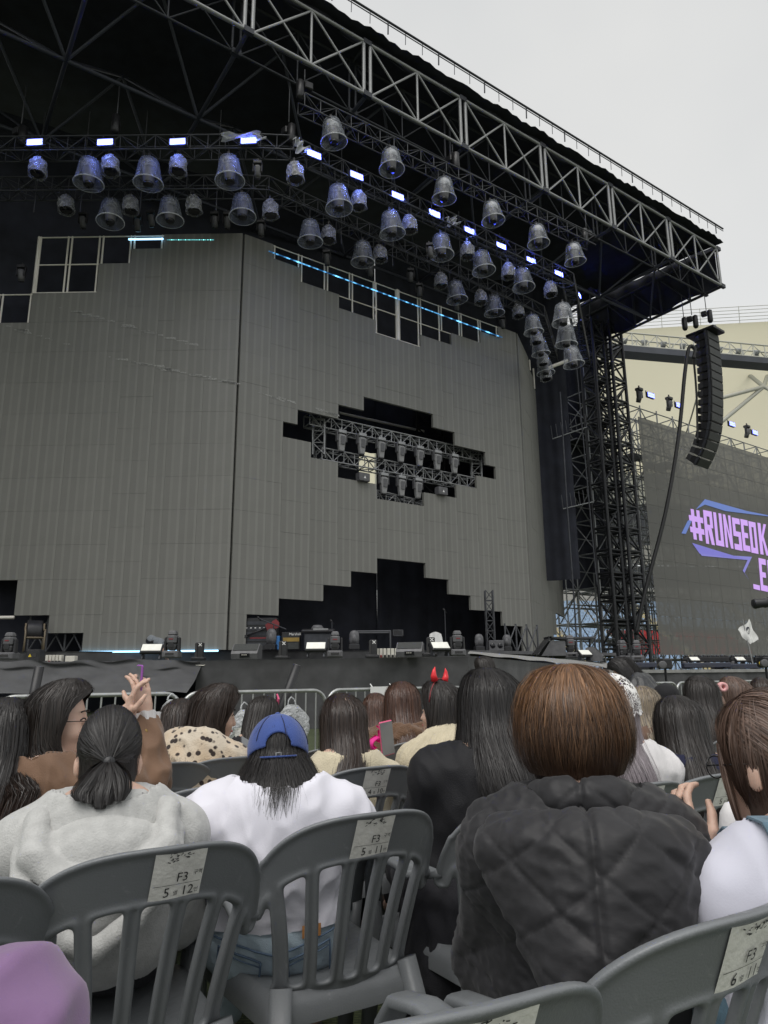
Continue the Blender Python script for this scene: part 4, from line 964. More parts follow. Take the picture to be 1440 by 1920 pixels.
def wedge(label):
    t = thing('wedge_monitor', label, 'monitor speaker')
    prof = [(-.22, 0), (-.26, .16), (-.20, .24), (.02, .46), (.26, .42), (.28, .0)]
    mb = MB(); mb.prism(prof, lambda y, z: (-.41, y, z), lambda y, z: (.41, y, z)); mb.build('cabinet', M['grey_shell'], t)
    rm = Matrix.Rotation(math.atan2(.22, .22), 3, 'X')
    mb = MB(); mb.box((0, -.097, .358), (.76, .28, .014), Matrix.Rotation(R_(45), 3, 'X'), bevel=.004); mb.build('grille', M['grille'], t)
    mb = MB(); mb.box((.02, -.245, .11), (.30, .03, .12), Matrix.Rotation(.1, 3, 'X')); mb.build('socket_plate', M['lens'], t)
    for k in range(3):
        mb = MB(); mb.lathe([(.016, 0), (.016, .02), (.008, .021)], (-.05 + .06 * k, -.262, .12), 8, rot=Matrix.Rotation(R_(90), 3, 'X')); mb.build('socket', M['white_box'], t)
    return t
K_mv = Kind(floor_mover, 'moving lamps standing along the stage front'); K_pl = Kind(panel_lamp, 'white faced panel lamps on the stage floor')
K_xp = Kind(x_post, 'black posts with a white cross'); K_wd = Kind(wedge, 'wedge monitors on the stage front')
def put(K, label, px, py, z, rz=0, s=1.0, yoff=0):
    p = on_z(px, py, z); return K.put(label, p + np.array([0, yoff, 0]), rz, s)
for lab, x, y, s in (('grey moving lamp at the far left of the stage front', 15, 1237, .72), ('grey moving lamp beside the left pipe frame', 322, 1234, .72), ('grey moving lamp right of the gold fronted amplifier', 628, 1233, .72), ('grey moving lamp before the right end of the front deck', 858, 1230, .68)):
    put(K_mv, lab, x, y, Z1, random.uniform(-.15, .15), s)
for lab, x, y, r_, s in (('white faced panel lamp tilted up beside the crouching worker', 283, 1236, .1, .80), ('white faced panel lamp before the keyboard desk', 592, 1232, 0, .76), ('white faced panel lamp right of the right wedge monitor', 826, 1230, .3, .72)):
    put(K_pl, lab, x, y, Z1, r_, s)
for lab, x, y in (('black post with white cross under the left pipe frame', 372, 1238), ('black post with white cross right of the left wedge', 529, 1236), ('black post with white cross under the right pipe frame', 698, 1234), ('black post with white cross right of the right wedge', 806, 1231)):
    put(K_xp, lab, x, y, Z1, 0, .72)
put(K_wd, 'left wedge monitor at the centre of the stage front', 462, 1236, Z1, -.12, .72); put(K_wd, 'right wedge monitor on the stage front before the doorway', 769, 1232, Z1, -.2, .68)
# connector boxes
def conn_row(label, px, py, n):
    p = on_z(px, py, Z1); t = thing('connector_rack', label, 'connector box', p)
    for k in range(n):
        mb = MB(); mb.box((-.22 + k * .085, 0, .11), (.07, .14, .2), bevel=.006); mb.build('connector', M['white_box'], t)
        mb = MB(); mb.box((-.22 + k * .085, -.09, .04), (.05, .05, .06), bevel=.006); mb.build('plug', M['red'] if k == 1 else M['black_plastic'], t)
    mb = MB(); mb.box((n * .085 - .05, .02, .1), (.24, .2, .17), bevel=.01); mb.build('junction_box', M['white_box'], t); return t
conn_row('row of cream connectors beside the black power box', 105, 1244, 5); conn_row('row of cream connectors left of the right wedge monitor', 726, 1234, 7)
p = on_z(65, 1243, Z1); t = thing('power_box', 'black power box with a yellow warning triangle at the left of the stage', 'box', p)
mb = MB(); mb.box((0, 0, .16), (.34, .3, .32), bevel=.02); mb.build('case', M['black_plastic'], t)
mb = MB(); mb.prism([(0, 0), (.08, 0), (.04, .075)], lambda s, z: (s - .1, -.155, .14 + z), lambda s, z: (s - .1, -.151, .14 + z)); mb.build('warning_triangle', M['yellow'], t)
mb = MB(); mb.box((.05, -.153, .18), (.1, .008, .09)); mb.build('socket', M['lens'], t)
# rear deck things
def pipe_frame(label, xa, xb, yt, yb):
    a, b = on_z(xa, yb, Z2), on_z(xb, yb, Z2); dst = a[1]; h = on_y(xa, yt, dst)[2] - Z2
    t = thing('pipe_frame', label, 'frame', (a + b) / 2); c = []
    for x in (a[0], b[0]):
        for y in (a[1], a[1] + .9): c.append((x, y))
    for x, y in c: bar('leg', (x, y, Z2), (x, y, Z2 + h), .032, M['alu_dull'], t)
    for i, j in ((0, 1), (2, 3), (0, 2), (1, 3)): bar('rail', (*c[i], Z2 + h), (*c[j], Z2 + h), .034, M['alu_dull'], t)
    bar('brace', (*c[0], Z2 + h), (*c[1], Z2), .02, M['alu_dull'], t); bar('brace', (*c[2], Z2 + h), (*c[3], Z2), .02, M['alu_dull'], t)
pipe_frame('left silver pipe frame standing before the led wall seam', 352, 424, 1187, 1222); pipe_frame('right silver pipe frame standing before the dark doorway', 662, 732, 1184, 1219)
def hump(label):
    t = thing('covered_floor_lamp', label, 'stage lamp')
    mb = MB(); mb.box((0, 0, .12), (.5, .4, .24), bevel=.03); mb.build('base', M['black_plastic'], t)
    mb = MB()
    prof = [(.20, .2), (.235, .45), (.22, .7), (.15, .83), (.05, .87)]
    mb.lathe(prof, (0, 0, 0), 18); mb.v = [(x, y * .6, z) for x, y, z in mb.v]; mb.build('shell', M['grey_shell'], t)
    mb = MB(); mb.lathe([(.13, .3), (.15, .5), (.12, .68), (.03, .7)], (0, -.06, 0), 16); mb.v = [(x, y * .75, z) for x, y, z in mb.v]; mb.build('face', M['grey_head'], t); return t
K_hp = Kind(hump, 'rounded grey lamps at the rear of the stage')
for lab, x, y, s in (('rounded grey lamp left of the gold fronted amplifier', 508, 1219, .82), ('rounded grey lamp behind the right pipe frame', 664, 1218, .74), ('rounded grey lamp right of the mic stand', 899, 1221, .74), ('rounded grey lamp at the right corner of the doorway', 951, 1221, .72)):
    put(K_hp, lab, x, y, Z2, random.uniform(-.3, .3), s)
p = on_z(546, 1219, Z2); t = thing('guitar_amplifier', 'black guitar amplifier with a gold control strip', 'amplifier', p)
mb = MB(); mb.box((0, 0, .3), (.62, .4, .58), bevel=.02); mb.build('cabinet', M['black_plastic'], t)
mb = MB(); mb.box((.02, -.21, .34), (.54, .02, .13)); mb.build('gold_strip', M['gold'], t)
mb = MB(); mb.box((0, -.21, .13), (.54, .02, .2)); mb.build('grille', M['grille'], t)
def text_mesh(txt, size, name):
    c = bpy.data.curves.new(name, 'FONT'); c.body = txt; c.size = size; c.resolution_u = 2; c.align_x = 'LEFT'
    o = bpy.data.objects.new(name, c); dg = bpy.context.evaluated_depsgraph_get(); COL.objects.link(o); dg.update()
    me = bpy.data.meshes.new_from_object(o.evaluated_get(dg)); V = np.array([v.co[:] for v in me.vertices]); Fc = [tuple(q.vertices) for q in me.polygons]
    bpy.data.objects.remove(o); bpy.data.curves.remove(c); bpy.data.meshes.remove(me); return V, Fc
V, Fc = text_mesh('Marshall', .12, 'amplifier_script')
mb = MB(); mb.add([(x - .06, -.218, .48 + y) for x, y, z in V], Fc); mb.build('maker_script', M['white'], t)
p = on_z(520, 1219, Z2); t = thing('blue_case', 'bright blue case standing left of the gold fronted amplifier', 'case', p)
mb = MB(); mb.box((0, .1, .24), (.16, .3, .46), bevel=.02); mb.build('case_body', M['blue_case'], t); mb = MB(); mb.box((0, .1, .48), (.1, .05, .03)); mb.build('handle', M['black_plastic'], t)
# keyboard desk with monitor behind
p = on_z(596, 1218, Z2); t = thing('keyboard_desk', 'black keyboard desk behind the white panel lamp', 'desk', p)
mb = MB(); mb.box((0, 0, .62), (1.1, .45, .09), Matrix.Rotation(.15, 3, 'X'), bevel=.02); mb.build('keyboard', M['black_plastic'], t)
mb = MB(); mb.box((.1, -.2, .66), (.5, .02, .05)); mb.build('music_strip', M['alu'], t)
for s in (-1, 1): bar('leg', (s * .45, 0, 0), (s * .3, 0, .6), .025, M['steel_dark'], t, world=False)
mb = MB(); mb.box((0, .1, .28), (.9, .5, .5), bevel=.02); mb.build('flight_case', M['steel_dark'], t)
p = on_z(592, 1218, Z2) + np.array([0, .5, 0]); t = thing('small_monitor', 'rounded dark monitor behind the keyboard desk', 'monitor', p)
mb = MB(); mb.lathe([(.2, .6), (.21, .75), (.14, .84), (.05, .85)], n=14); mb.v = [(x, y * .5, z) for x, y, z in mb.v]; mb.build('shell', M['grey_shell'], t); bar('pole', (0, 0, 0), (0, 0, .65), .03, M['steel_dark'], t, world=False)
def mic_stand(label, px, pyb, pyt, boom=None, mic=None):
    p = on_z(px, pyb, Z2); h = on_y(px, pyt, p[1])[2] - Z2; t = thing('microphone_stand', label, 'microphone stand', p)
    bar('pole', (0, 0, 0), (0, 0, h), .018, M['steel_dark'], t, world=False)
    for k in range(3): a = k * 2.09 + .4; bar('foot', (0, 0, .12), (.3 * math.cos(a), .3 * math.sin(a), .01), .014, M['steel_dark'], t, world=False)
    if boom: q0, q1 = on_y(*boom[0], p[1]) - p, on_y(*boom[1], p[1]) - p; bar('boom', q0, q1, .02, M['steel_dark'], t, world=False); tip = Vector(q0)
    else: tip = Vector((0, 0, h))
    mb = MB(); mb.lathe([(.012, -.1), (.018, 0), (.034, .02), (.036, .06), (.02, .09), (.005, .1)], tip, 10, rot=Matrix.Rotation(-.7, 3, 'Y')); mb.build('microphone', M['black_plastic'], t)
mic_stand('boom microphone stand leaning over the red guitar', 512, 1219, 1170, ((486, 1160), (537, 1180)))
mic_stand('short microphone stand behind the keyboard desk', 622, 1219, 1166); mic_stand('tall thin microphone stand before the black doorway', 836, 1219, 1145)
# red guitar on a stand
p = on_z(498, 1219, Z2) + np.array([0, .3, 0]); zg = on_y(505, 1176, p[1])[2] - Z2
t = thing('red_guitar', 'red electric guitar lying across a rack left of the rounded lamp', 'guitar', p)
rm = Matrix.Rotation(R_(20), 3, 'Y').to_3x3()
rm = Matrix.Rotation(-R_(22), 3, 'Y')
body = [(.05, -.13), (.17, -.16), (.27, -.1), (.33, -.16), (.46, -.15), (.52, 0), (.46, .15), (.33, .13), (.27, .09), (.17, .14), (.05, .1)]
mb = MB(); mb.prism(body, lambda x, z: tuple(rm @ Vector((x - .1, -.03, z)) + Vector((0, 0, zg))), lambda x, z: tuple(rm @ Vector((x - .1, .03, z)) + Vector((0, 0, zg)))); mb.build('guitar_body', M['red'], t)
mb = MB(); mb.tube(tuple(rm @ Vector((-.05, -.03, 0)) + Vector((0, 0, zg))), tuple(rm @ Vector((-.75, -.03, 0)) + Vector((0, 0, zg))), .03, 6); mb.build('neck', M['black_plastic'], t)
mb = MB(); mb.box(tuple(rm @ Vector((-.82, -.03, 0)) + Vector((0, 0, zg))), (.18, .03, .09), rm); mb.build('headstock', M['black_plastic'], t)
p = on_z(480, 1219, Z2) + np.array([0, .7, 0]); t = thing('equipment_rack', 'dark equipment rack with red lit keys at the left of the doorway', 'rack', p)
mb = MB(); mb.box((0, 0, .55), (1.2, .5, 1.1), bevel=.02); mb.build('case', M['black_plastic'], t)
for k in range(5):
    mb = MB(); mb.box((0, -.26, .2 + .18 * k), (1.1, .02, .12)); mb.build('rack_unit', M['steel_dark'], t)
mb = MB(); mb.box((.1, -.275, .42), (.8, .01, .05)); mb.build('red_strip', M['red'], t)
for k in range(6):
    mb = MB(); mb.box((-.42 + .15 * k, -.275, .76), (.05, .01, .03)); mb.build('indicator', M['white'], t)
p = on_z(930, 1221, Z2); t = thing('small_cabinet', 'small grey twin speaker cabinet at the right of the doorway', 'loudspeaker', p)
mb = MB(); mb.box((0, 0, .2), (.56, .35, .4), bevel=.02); mb.build('cabinet', M['grey_shell'], t)
for s in (-1, 1):
    mb = MB(); mb.lathe([(.1, 0), (.09, -.02), (.03, -.03)], (s * .14, -.178, .2), 14, rot=Matrix.Rotation(R_(-90), 3, 'X')); mb.build('cone', M['lens'], t)
p = on_z(746, 1190, Z2 + 1.0); p = on_y(746, 1187, B2[1] + 1); t = thing('hung_box', 'small black framed box hanging beside the right pipe frame', 'box', p)
mb = MB(); mb.box((0, 0, 0), (.42, .3, .24), bevel=.02); mb.build('case', M['black_plastic'], t)
for (x, z, w_, h_) in ((0, .1, .36, .02), (0, -.1, .36, .02), (.17, 0, .02, .2), (-.17, 0, .02, .2)):
    mb = MB(); mb.box((x, -.155, z), (w_, .01, h_)); mb.build('frame_edge', M['alu_dull'], t)
# white cloth on a case
p = on_z(817, 1219, Z2); t = thing('white_sheet', 'small white sheet draped over a case right of the wedge', 'sheet', p)
mb = MB(); mb.grid(lambda u, v: (.42 * (u - .5) * (1.4 - v * .4), -.1 + .05 * math.sin(u * 9), .62 * v ** .8 * (1 - .5 * (u - .5) ** 2) + .01), 12, 8); mb.build('cloth', M['white'], t)
# stage worker bending down is built with the people
# brown chair at the far left
p = on_z(62, 1221, Z2); t = thing('arm_chair', 'brown plastic armchair at the far left of the rear deck', 'chair', p, .5)
M['chair_brown'] = mat('brown chair plastic', (.20, .16, .11), .5)
mb = MB(); mb.path([(0, -.25, .42), (0, .1, .43), (0, .28, .42)], 1, 10, flat=(.26, .025)); mb.build('seat', M['chair_brown'], t)
mb = MB(); mb.path([(0, .24, .45), (0, .3, .7), (0, .36, 1.0)], 1, 10, flat=(.24, .02), up=(0, 1, 0)); mb.build('backrest', M['black_plastic'], t)
for s in (-1, 1):
    mb = MB(); mb.path([(s * .27, .32, .9), (s * .28, .26, .68), (s * .29, -.18, .67), (s * .28, -.24, .6), (s * .28, -.27, 0)], .028, 7); mb.build('armrest', M['chair_brown'], t)
    mb = MB(); mb.path([(s * .25, .22, .44), (s * .28, .34, 0)], .03, 7); mb.build('leg', M['chair_brown'], t)
# scaffolding legs of the led wall seen in the door and corners
for lab, x0_, x1_ in (('dark support pipes under the left end of the led wall', 10, 40), ('dark support pipes in the right corner of the doorway', 960, 1000)):
    t = thing('wall_support', lab, 'support', on_z(x0_, 1221, Z2) + np.array([0, 1.4, 0])); base = np.array(t.location)
    dx = np.array([1, .0, 0]) if x0_ < 100 else U
    for k in range(4):
        q = base + dx * .62 * k; bar('pipe', q, q + np.array([0, 0, 3.2 if x0_ < 100 else 1.15]), .04, M['alu_dull'], t)
        if k < 3: bar('brace', q, q + dx * .62 + np.array([0, 0, 1.1]), .03, M['alu_dull'], t); bar('brace', q + dx * .62, q + np.array([0, 0, 1.1]), .03, M['alu_dull'], t)
truss('thin upright truss in the right corner of the doorway', [np.array(on_z(936, 1219, Z2)) + np.array([0, 2, 0]), np.array(on_z(936, 1219, Z2)) + np.array([0, 2, 2.4])], .3, .4, .025, M['alu_dull'])
for k, x in enumerate((170, 205, 232)):
    p = on_z(x * .55 + 60, 1221, Z2) + np.array([0, 1.6, 0]); t = thing('cable_stand', ['first', 'second', 'third'][k] + ' thin dark stand behind the lower left led steps', 'stand', p)
    bar('pole', (0, 0, 0), (0, 0, .95), .025, M['alu_dull'], t, world=False); bar('cross_bar', (-.3, 0, .8), (.3, 0, .85), .02, M['alu_dull'], t, world=False)
# right part of the stage edge
zq = lambda x: R2[2]
def on_ramp(px, py):  # a point on the sloping ramp surface
    d = ray(px, py); n = np.cross(R1 - R0, R2 - R0); return CP + d * (n @ (R0 - CP) / (n @ d))
o = K_wd.put('wedge monitor turned away on the pale right stage edge', on_y(1117, 1240, 22.5), R_(70), .95)
o = K_pl.put('white faced panel lamp on the pale right stage edge', on_y(1098, 1238, 22), R_(25), .78)
o = K_mv.put('grey moving lamp on the pale right stage edge', on_y(1070, 1235, 22.5), 0, .95)
o = K_mv.put('grey moving lamp left of the black tower foot', on_y(1168, 1240, 25), .4, .95); o = K_mv.put('grey moving lamp right of the black tower foot', on_y(1196, 1240, 25), -.3, .95)
p = on_y(1033, 1230, 22.5); t = thing('tilted_screen', 'black flat panel tilted on a dark wedge at the right stage edge', 'panel', p)
mb = MB(); mb.prism([(-.35, 0), (.4, 0), (.4, .45), (-.05, .45)], lambda x, z: (x, -.3, z), lambda x, z: (x, .3, z)); mb.build('wedge_base', M['grey_shell'], t)
mb = MB(); mb.box((-.28, 0, .30), (.05, .7, .75), Matrix.Rotation(R_(42), 3, 'Y')); mb.box((.18, 0, .53), (.6, .7, .05), Matrix.Rotation(.1, 3, 'Y')); mb.build('panel', M['black_plastic'], t)
p = on_y(1072, 1233, 23.5); t = thing('side_table', 'dark table frame behind the lamps at the right stage edge', 'table', p)
mb = MB(); mb.box((0, 0, .62), (1.5, .7, .06)); mb.build('table_top', M['alu_dull'], t)
for x in (-.7, .7):
    for y in (-.3, .3): bar('leg', (x, y, 0), (x, y, .6), .03, M['steel_dark'], t, world=False)
# runway lamps
def batten_lamp(label):
    t = thing('lamp_batten', label, 'stage lamp')
    mb = MB(); mb.box((0, 0, .16), (1.05, .28, .24), bevel=.03); mb.build('case', M['black_plastic'], t)
    for k in range(5):
        mb = MB(); mb.lathe([(.085, 0), (.09, .04), (.07, .06), (.02, .065)], (-.4 + .2 * k, -.02, .28), 12); mb.build('lens', M['lens'], t)
    for s in (-1, 1):
        mb = MB(); mb.box((s * .45, 0, .03), (.06, .3, .06)); mb.build('foot', M['steel_dark'], t)
    return t
K_bt = Kind(batten_lamp, 'lens battens on the side runway')
for i, x in enumerate((1305, 1346, 1391, 1436)): K_bt.put('black batten of small lenses on the side runway, %s from the left' % ORD[i], on_y(x, 1243, 25), 0, .75)
def bar_lamp(label, m=None):
    t = thing('floor_light_bar', label, 'stage lamp')
    mb = MB(); mb.box((0, 0, .14), (1.9, .32, .2), bevel=.03); mb.build('case', M['bar_blue'], t)
    mb = MB(); mb.box((0, -.165, .1), (.5, .012, .08)); mb.build('label_plate', M['steel_dark'], t)
    for s in (-.7, .7):
        mb = MB(); mb.box((s, 0, .03), (.1, .4, .06)); mb.build('foot', M['steel_black'], t)
    return t
M['bar_blue'] = mat('blue grey lamp case', (.035, .04, .06), .4)
K_br = Kind(bar_lamp, 'long dark light bars on the side runway')
for i, (x, y) in enumerate(((1190, 1254), (1325, 1254), (1382, 1256))): K_br.put('long blue grey light bar on the side runway, %s from the left' % ORD[i], on_y(x, y, 22.5 + .2 * i), 0, .78)
for i, (x, y) in enumerate(((1303, 1246), (1389, 1246))): K_pl.put('white faced panel lamp on the side runway, %s' % ('left one' if i == 0 else 'right one'), on_y(x, y, 23.6), .2, .62)
for i, x in enumerate((1282, 1373)):
    K_prof.put('small upright lamp between the battens, %s' % ('left one' if i == 0 else 'right one'), on_y(x, 1234, 24.5) , 0, .42)
def eye_lamp(label):
    t = thing('clip_lamp', label, 'stage lamp')
    mb = MB(); mb.box((0, 0, .3), (.34, .5, .34), bevel=.04); mb.build('case', M['black_plastic'], t)
    mb = MB(); mb.lathe([(.12, 0), (.13, -.12), (.1, -.13)], (-.2, -.25, .26), 14, rot=Matrix.Rotation(R_(-90), 3, 'X')); mb.build('snout', M['grey_shell'], t)
    mb = MB(); mb.lathe([(.075, 0), (.06, -.03), (.02, -.04)], (-.2, -.12, .26), 12, rot=Matrix.Rotation(R_(90), 3, 'X')); mb.build('yellow_eye', M['yellow'], t)
    bar('pole', (0, 0, -1.2), (0, 0, .2), .04, M['steel_black'], t, world=False); return t
K_ey = Kind(eye_lamp, 'black lamps with a yellow lens')
K_ey.put('black lamp with a yellow lens below the runway, left one', on_y(1248, 1262, 18) , 0, .75); K_ey.put('black lamp with a yellow lens below the runway, right one', on_y(1437, 1259, 18), 0, .75)
# flag
p = on_y(1413, 1252, 22.8); t = thing('white_flag', 'small white flag with a dark blot on a thin pole before the side screen', 'flag', p)
bar('pole', (0, 0, 0), (-.16, 0, 1.5), .018, M['alu'], t, world=False)
fl = [on_y(x, y, 22.8) - p for x, y in ((1384, 1181), (1406, 1161), (1420, 1200), (1405, 1208))]
def flf(u, v):
    q = (fl[0] * (1 - u) + fl[1] * u) * (1 - v) + (fl[3] * (1 - u) + fl[2] * u) * v; return tuple(q + np.array([.02 * math.sin(v * 9), .06 * math.sin(u * 7 + v * 4), .02 * math.sin(u * 8)]))
mb = MB(); mb.grid(flf, 14, 12); mb.build('flag_cloth', M['white'], t)
mb = MB(); mb.add([tuple(np.array(flf(.52 + .15 * math.cos(a) * 1.0, .33 + .2 * math.sin(a))) + np.array([0, -.012, 0])) for a in np.linspace(0, 2 * math.pi, 14, endpoint=False)], [tuple(range(14))]); mb.build('dark_blot', M['bar_blue'], t)
# camera head poking in from the right edge
p = on_y(1428, 1131, 12); t = thing('crane_camera', 'black camera head poking in from the right before the side screen', 'camera', p)
mb = MB(); mb.lathe([(.075, -.14), (.085, -.12), (.07, .0), (.085, .05), (.06, .2)], (0, 0, 0), 14, rot=Matrix.Rotation(R_(85), 3, 'Y')); mb.build('lens_barrel', M['black_plastic'], t)
mb = MB(); mb.box((.3, 0, .02), (.3, .2, .2), bevel=.02); mb.build('camera_body', M['black_plastic'], t); bar('arm', (.35, 0, -.05), (1.6, .2, -1.0), .04, M['steel_black'], t, world=False)
bar('stand', (1.6, .2, -1.0), (1.6, .2, -float(p[2])), .05, M['steel_black'], t, world=False)
# white cable dropped over the stage front
pts = [on_z(348, 1240, Z1 + .02), on_z(362, 1247, Z1 - .1) , on_z(385, 1247, Z1 - .1), on_z(400, 1239, Z1 + .02)]
mb = MB(); pts = [np.array([p[0], E1[1] - .12, p[2]]) for p in [on_y(348, 1241, E1[1]), on_y(360, 1247, E1[1]), on_y(384, 1248, E1[1]), on_y(400, 1240, E1[1])]]; mb.path(pts, .012, 5); tag(mb.build('white_cable', M['white_box']), 'thin white cable sagging over the black stage skirt', 'cable')
# confetti tubes
for lab, (x0_, y0_), (x1_, y1_), Y in (('black confetti tube tilted right, in front of the centre skirt', (540, 1296), (558, 1247), 8.6), ('black confetti tube standing at the left behind the barrier', (64, 1300), (74, 1250), 8.2)):
    a, b = on_y(x0_, y0_, Y), on_y(x1_, y1_, Y); d = (b - a) / np.linalg.norm(b - a); base = a - d * ((a[2] - .25) / d[2])
    t = thing('confetti_tube', lab, 'confetti cannon', (base[0], base[1], 0))
    mb = MB(); mb.tube(base, b, .052, 16); mb.build('barrel', M['black_plastic'], t, world=True)
    mb = MB(); mb.tube(b, b + d * .004, .047, 16); mb.build('cap', M['grey_head'], t, world=True)
    mb = MB(); mb.box(base + np.array([0, 0, -.12]), (.34, .34, .25), bevel=.02); mb.build('base', M['steel_black'], t, world=True)

# ================================================================ crowd barrier
BC = 7.23; BTOP = 1.0
def FU(u, f, z=0): p = U * u - N * f; return np.array([p[0], p[1], z])
def barrier_proto(label):
    t = thing('crowd_barrier', label, 'barrier'); L = 1.66; r_ = .16
    prof = [(.0, .22), (.0, BTOP - r_)] + [(r_ - r_ * math.cos(a), BTOP - r_ + r_ * math.sin(a)) for a in np.linspace(.2, 1.57, 7)] + [(L - r_ + r_ * math.sin(a), BTOP - r_ + r_ * math.cos(a)) for a in np.linspace(0, 1.37, 7)] + [(L, BTOP - r_), (L, .22)]
    mb = MB(); mb.path([(x, 0, z) for x, z in prof], .021, 10); mb.build('frame', M['silver'], t)
    bar('bottom_rail', (0, 0, .22), (L, 0, .22), .018, M['silver'], t, world=False)
    n = 13
    for k in range(1, n): x = L * k / n; bar('upright', (x, 0, .22), (x, 0, BTOP - .01 if .1 < x < L - .1 else BTOP - .05), .009, M['silver'], t, world=False)
    for x in (.2, L - .2):
        bar('foot', (x, -.28, .02), (x, .28, .02), .02, M['silver'], t, world=False); bar('foot_post', (x, 0, .02), (x, 0, .24), .018, M['silver'], t, world=False)
    return t
K_ba = Kind(barrier_proto, 'silver crowd barriers before the stage')
for i, u0 in enumerate(np.arange(2.56 - 1.68 * 2, 17, 1.68)):
    K_ba.put('silver crowd barrier before the stage, %s panel from the left' % ORD[i], FU(u0, BC + random.uniform(-.03, .03)), SA + random.uniform(-.01, .01))
def bag(label, px, pyt, pyb, wpx, f):
    c = on_wall(px, pyt, FU(0, f), SA); b = on_wall(px, pyb, FU(0, f), SA); h = c[2] - b[2]; w_ = wpx / FPX * c[1] * 1.02
    t = thing('clear_bag', label, 'bag', c, SA)
    def fn(u, v):
        a = u * 2 * math.pi; k = .25 + .75 * min(1, v * 2.2) ** .7; k *= 1 + .10 * math.sin(a * 3 + v * 5) + .06 * math.sin(a * 7 - v * 11)
        if v > .95: k *= .6
        return (w_ / 2 * k * math.cos(a), .09 * k * math.sin(a) - .03, -h * (.12 + .88 * v))
    mb = MB(); mb.grid(fn, 30, 18); mb.build('sack', M['bag_clear'], t)
    for s in (-1, 1):
        mb = MB(); mb.path([(s * .05, -.02, -h * .15), (s * .035, -.01, .0), (0, 0, .03)], .008, 5); mb.build('strap', M['bag_clear'], t)
    mb = MB(); mb.grid(lambda u, v: ((u - .5) * w_ * .55, -.02 + .03 * math.sin(u * 7 + v * 3), -h * (.62 + .3 * v)), 6, 6); mb.build('folded_paper', M['white_box'], t)
bag('clear plastic bag hung on the barrier below the confetti tube', 546, 1312, 1385, 62, BC - .1)
bag('bulky clear plastic bag hung low on the barrier', 458, 1322, 1390, 56, BC - .12); bag('clear plastic bag on the barrier joint behind the raised phone', 322, 1306, 1350, 40, BC - .1)
c = on_wall(717, 1292, FU(0, BC - .06), SA); t = thing('paper_notice', 'plain white paper notice tied to the barrier behind the auburn heads', 'notice', c, SA)
mb = MB(); mb.box((0, 0, -.14), (.34, .006, .34)); mb.build('sheet', M['white'], t)
for s in (-1, 1): bar('tie', (s * .14, 0, .02), (s * .14, .05, .06), .006, M['white'], t, world=False)
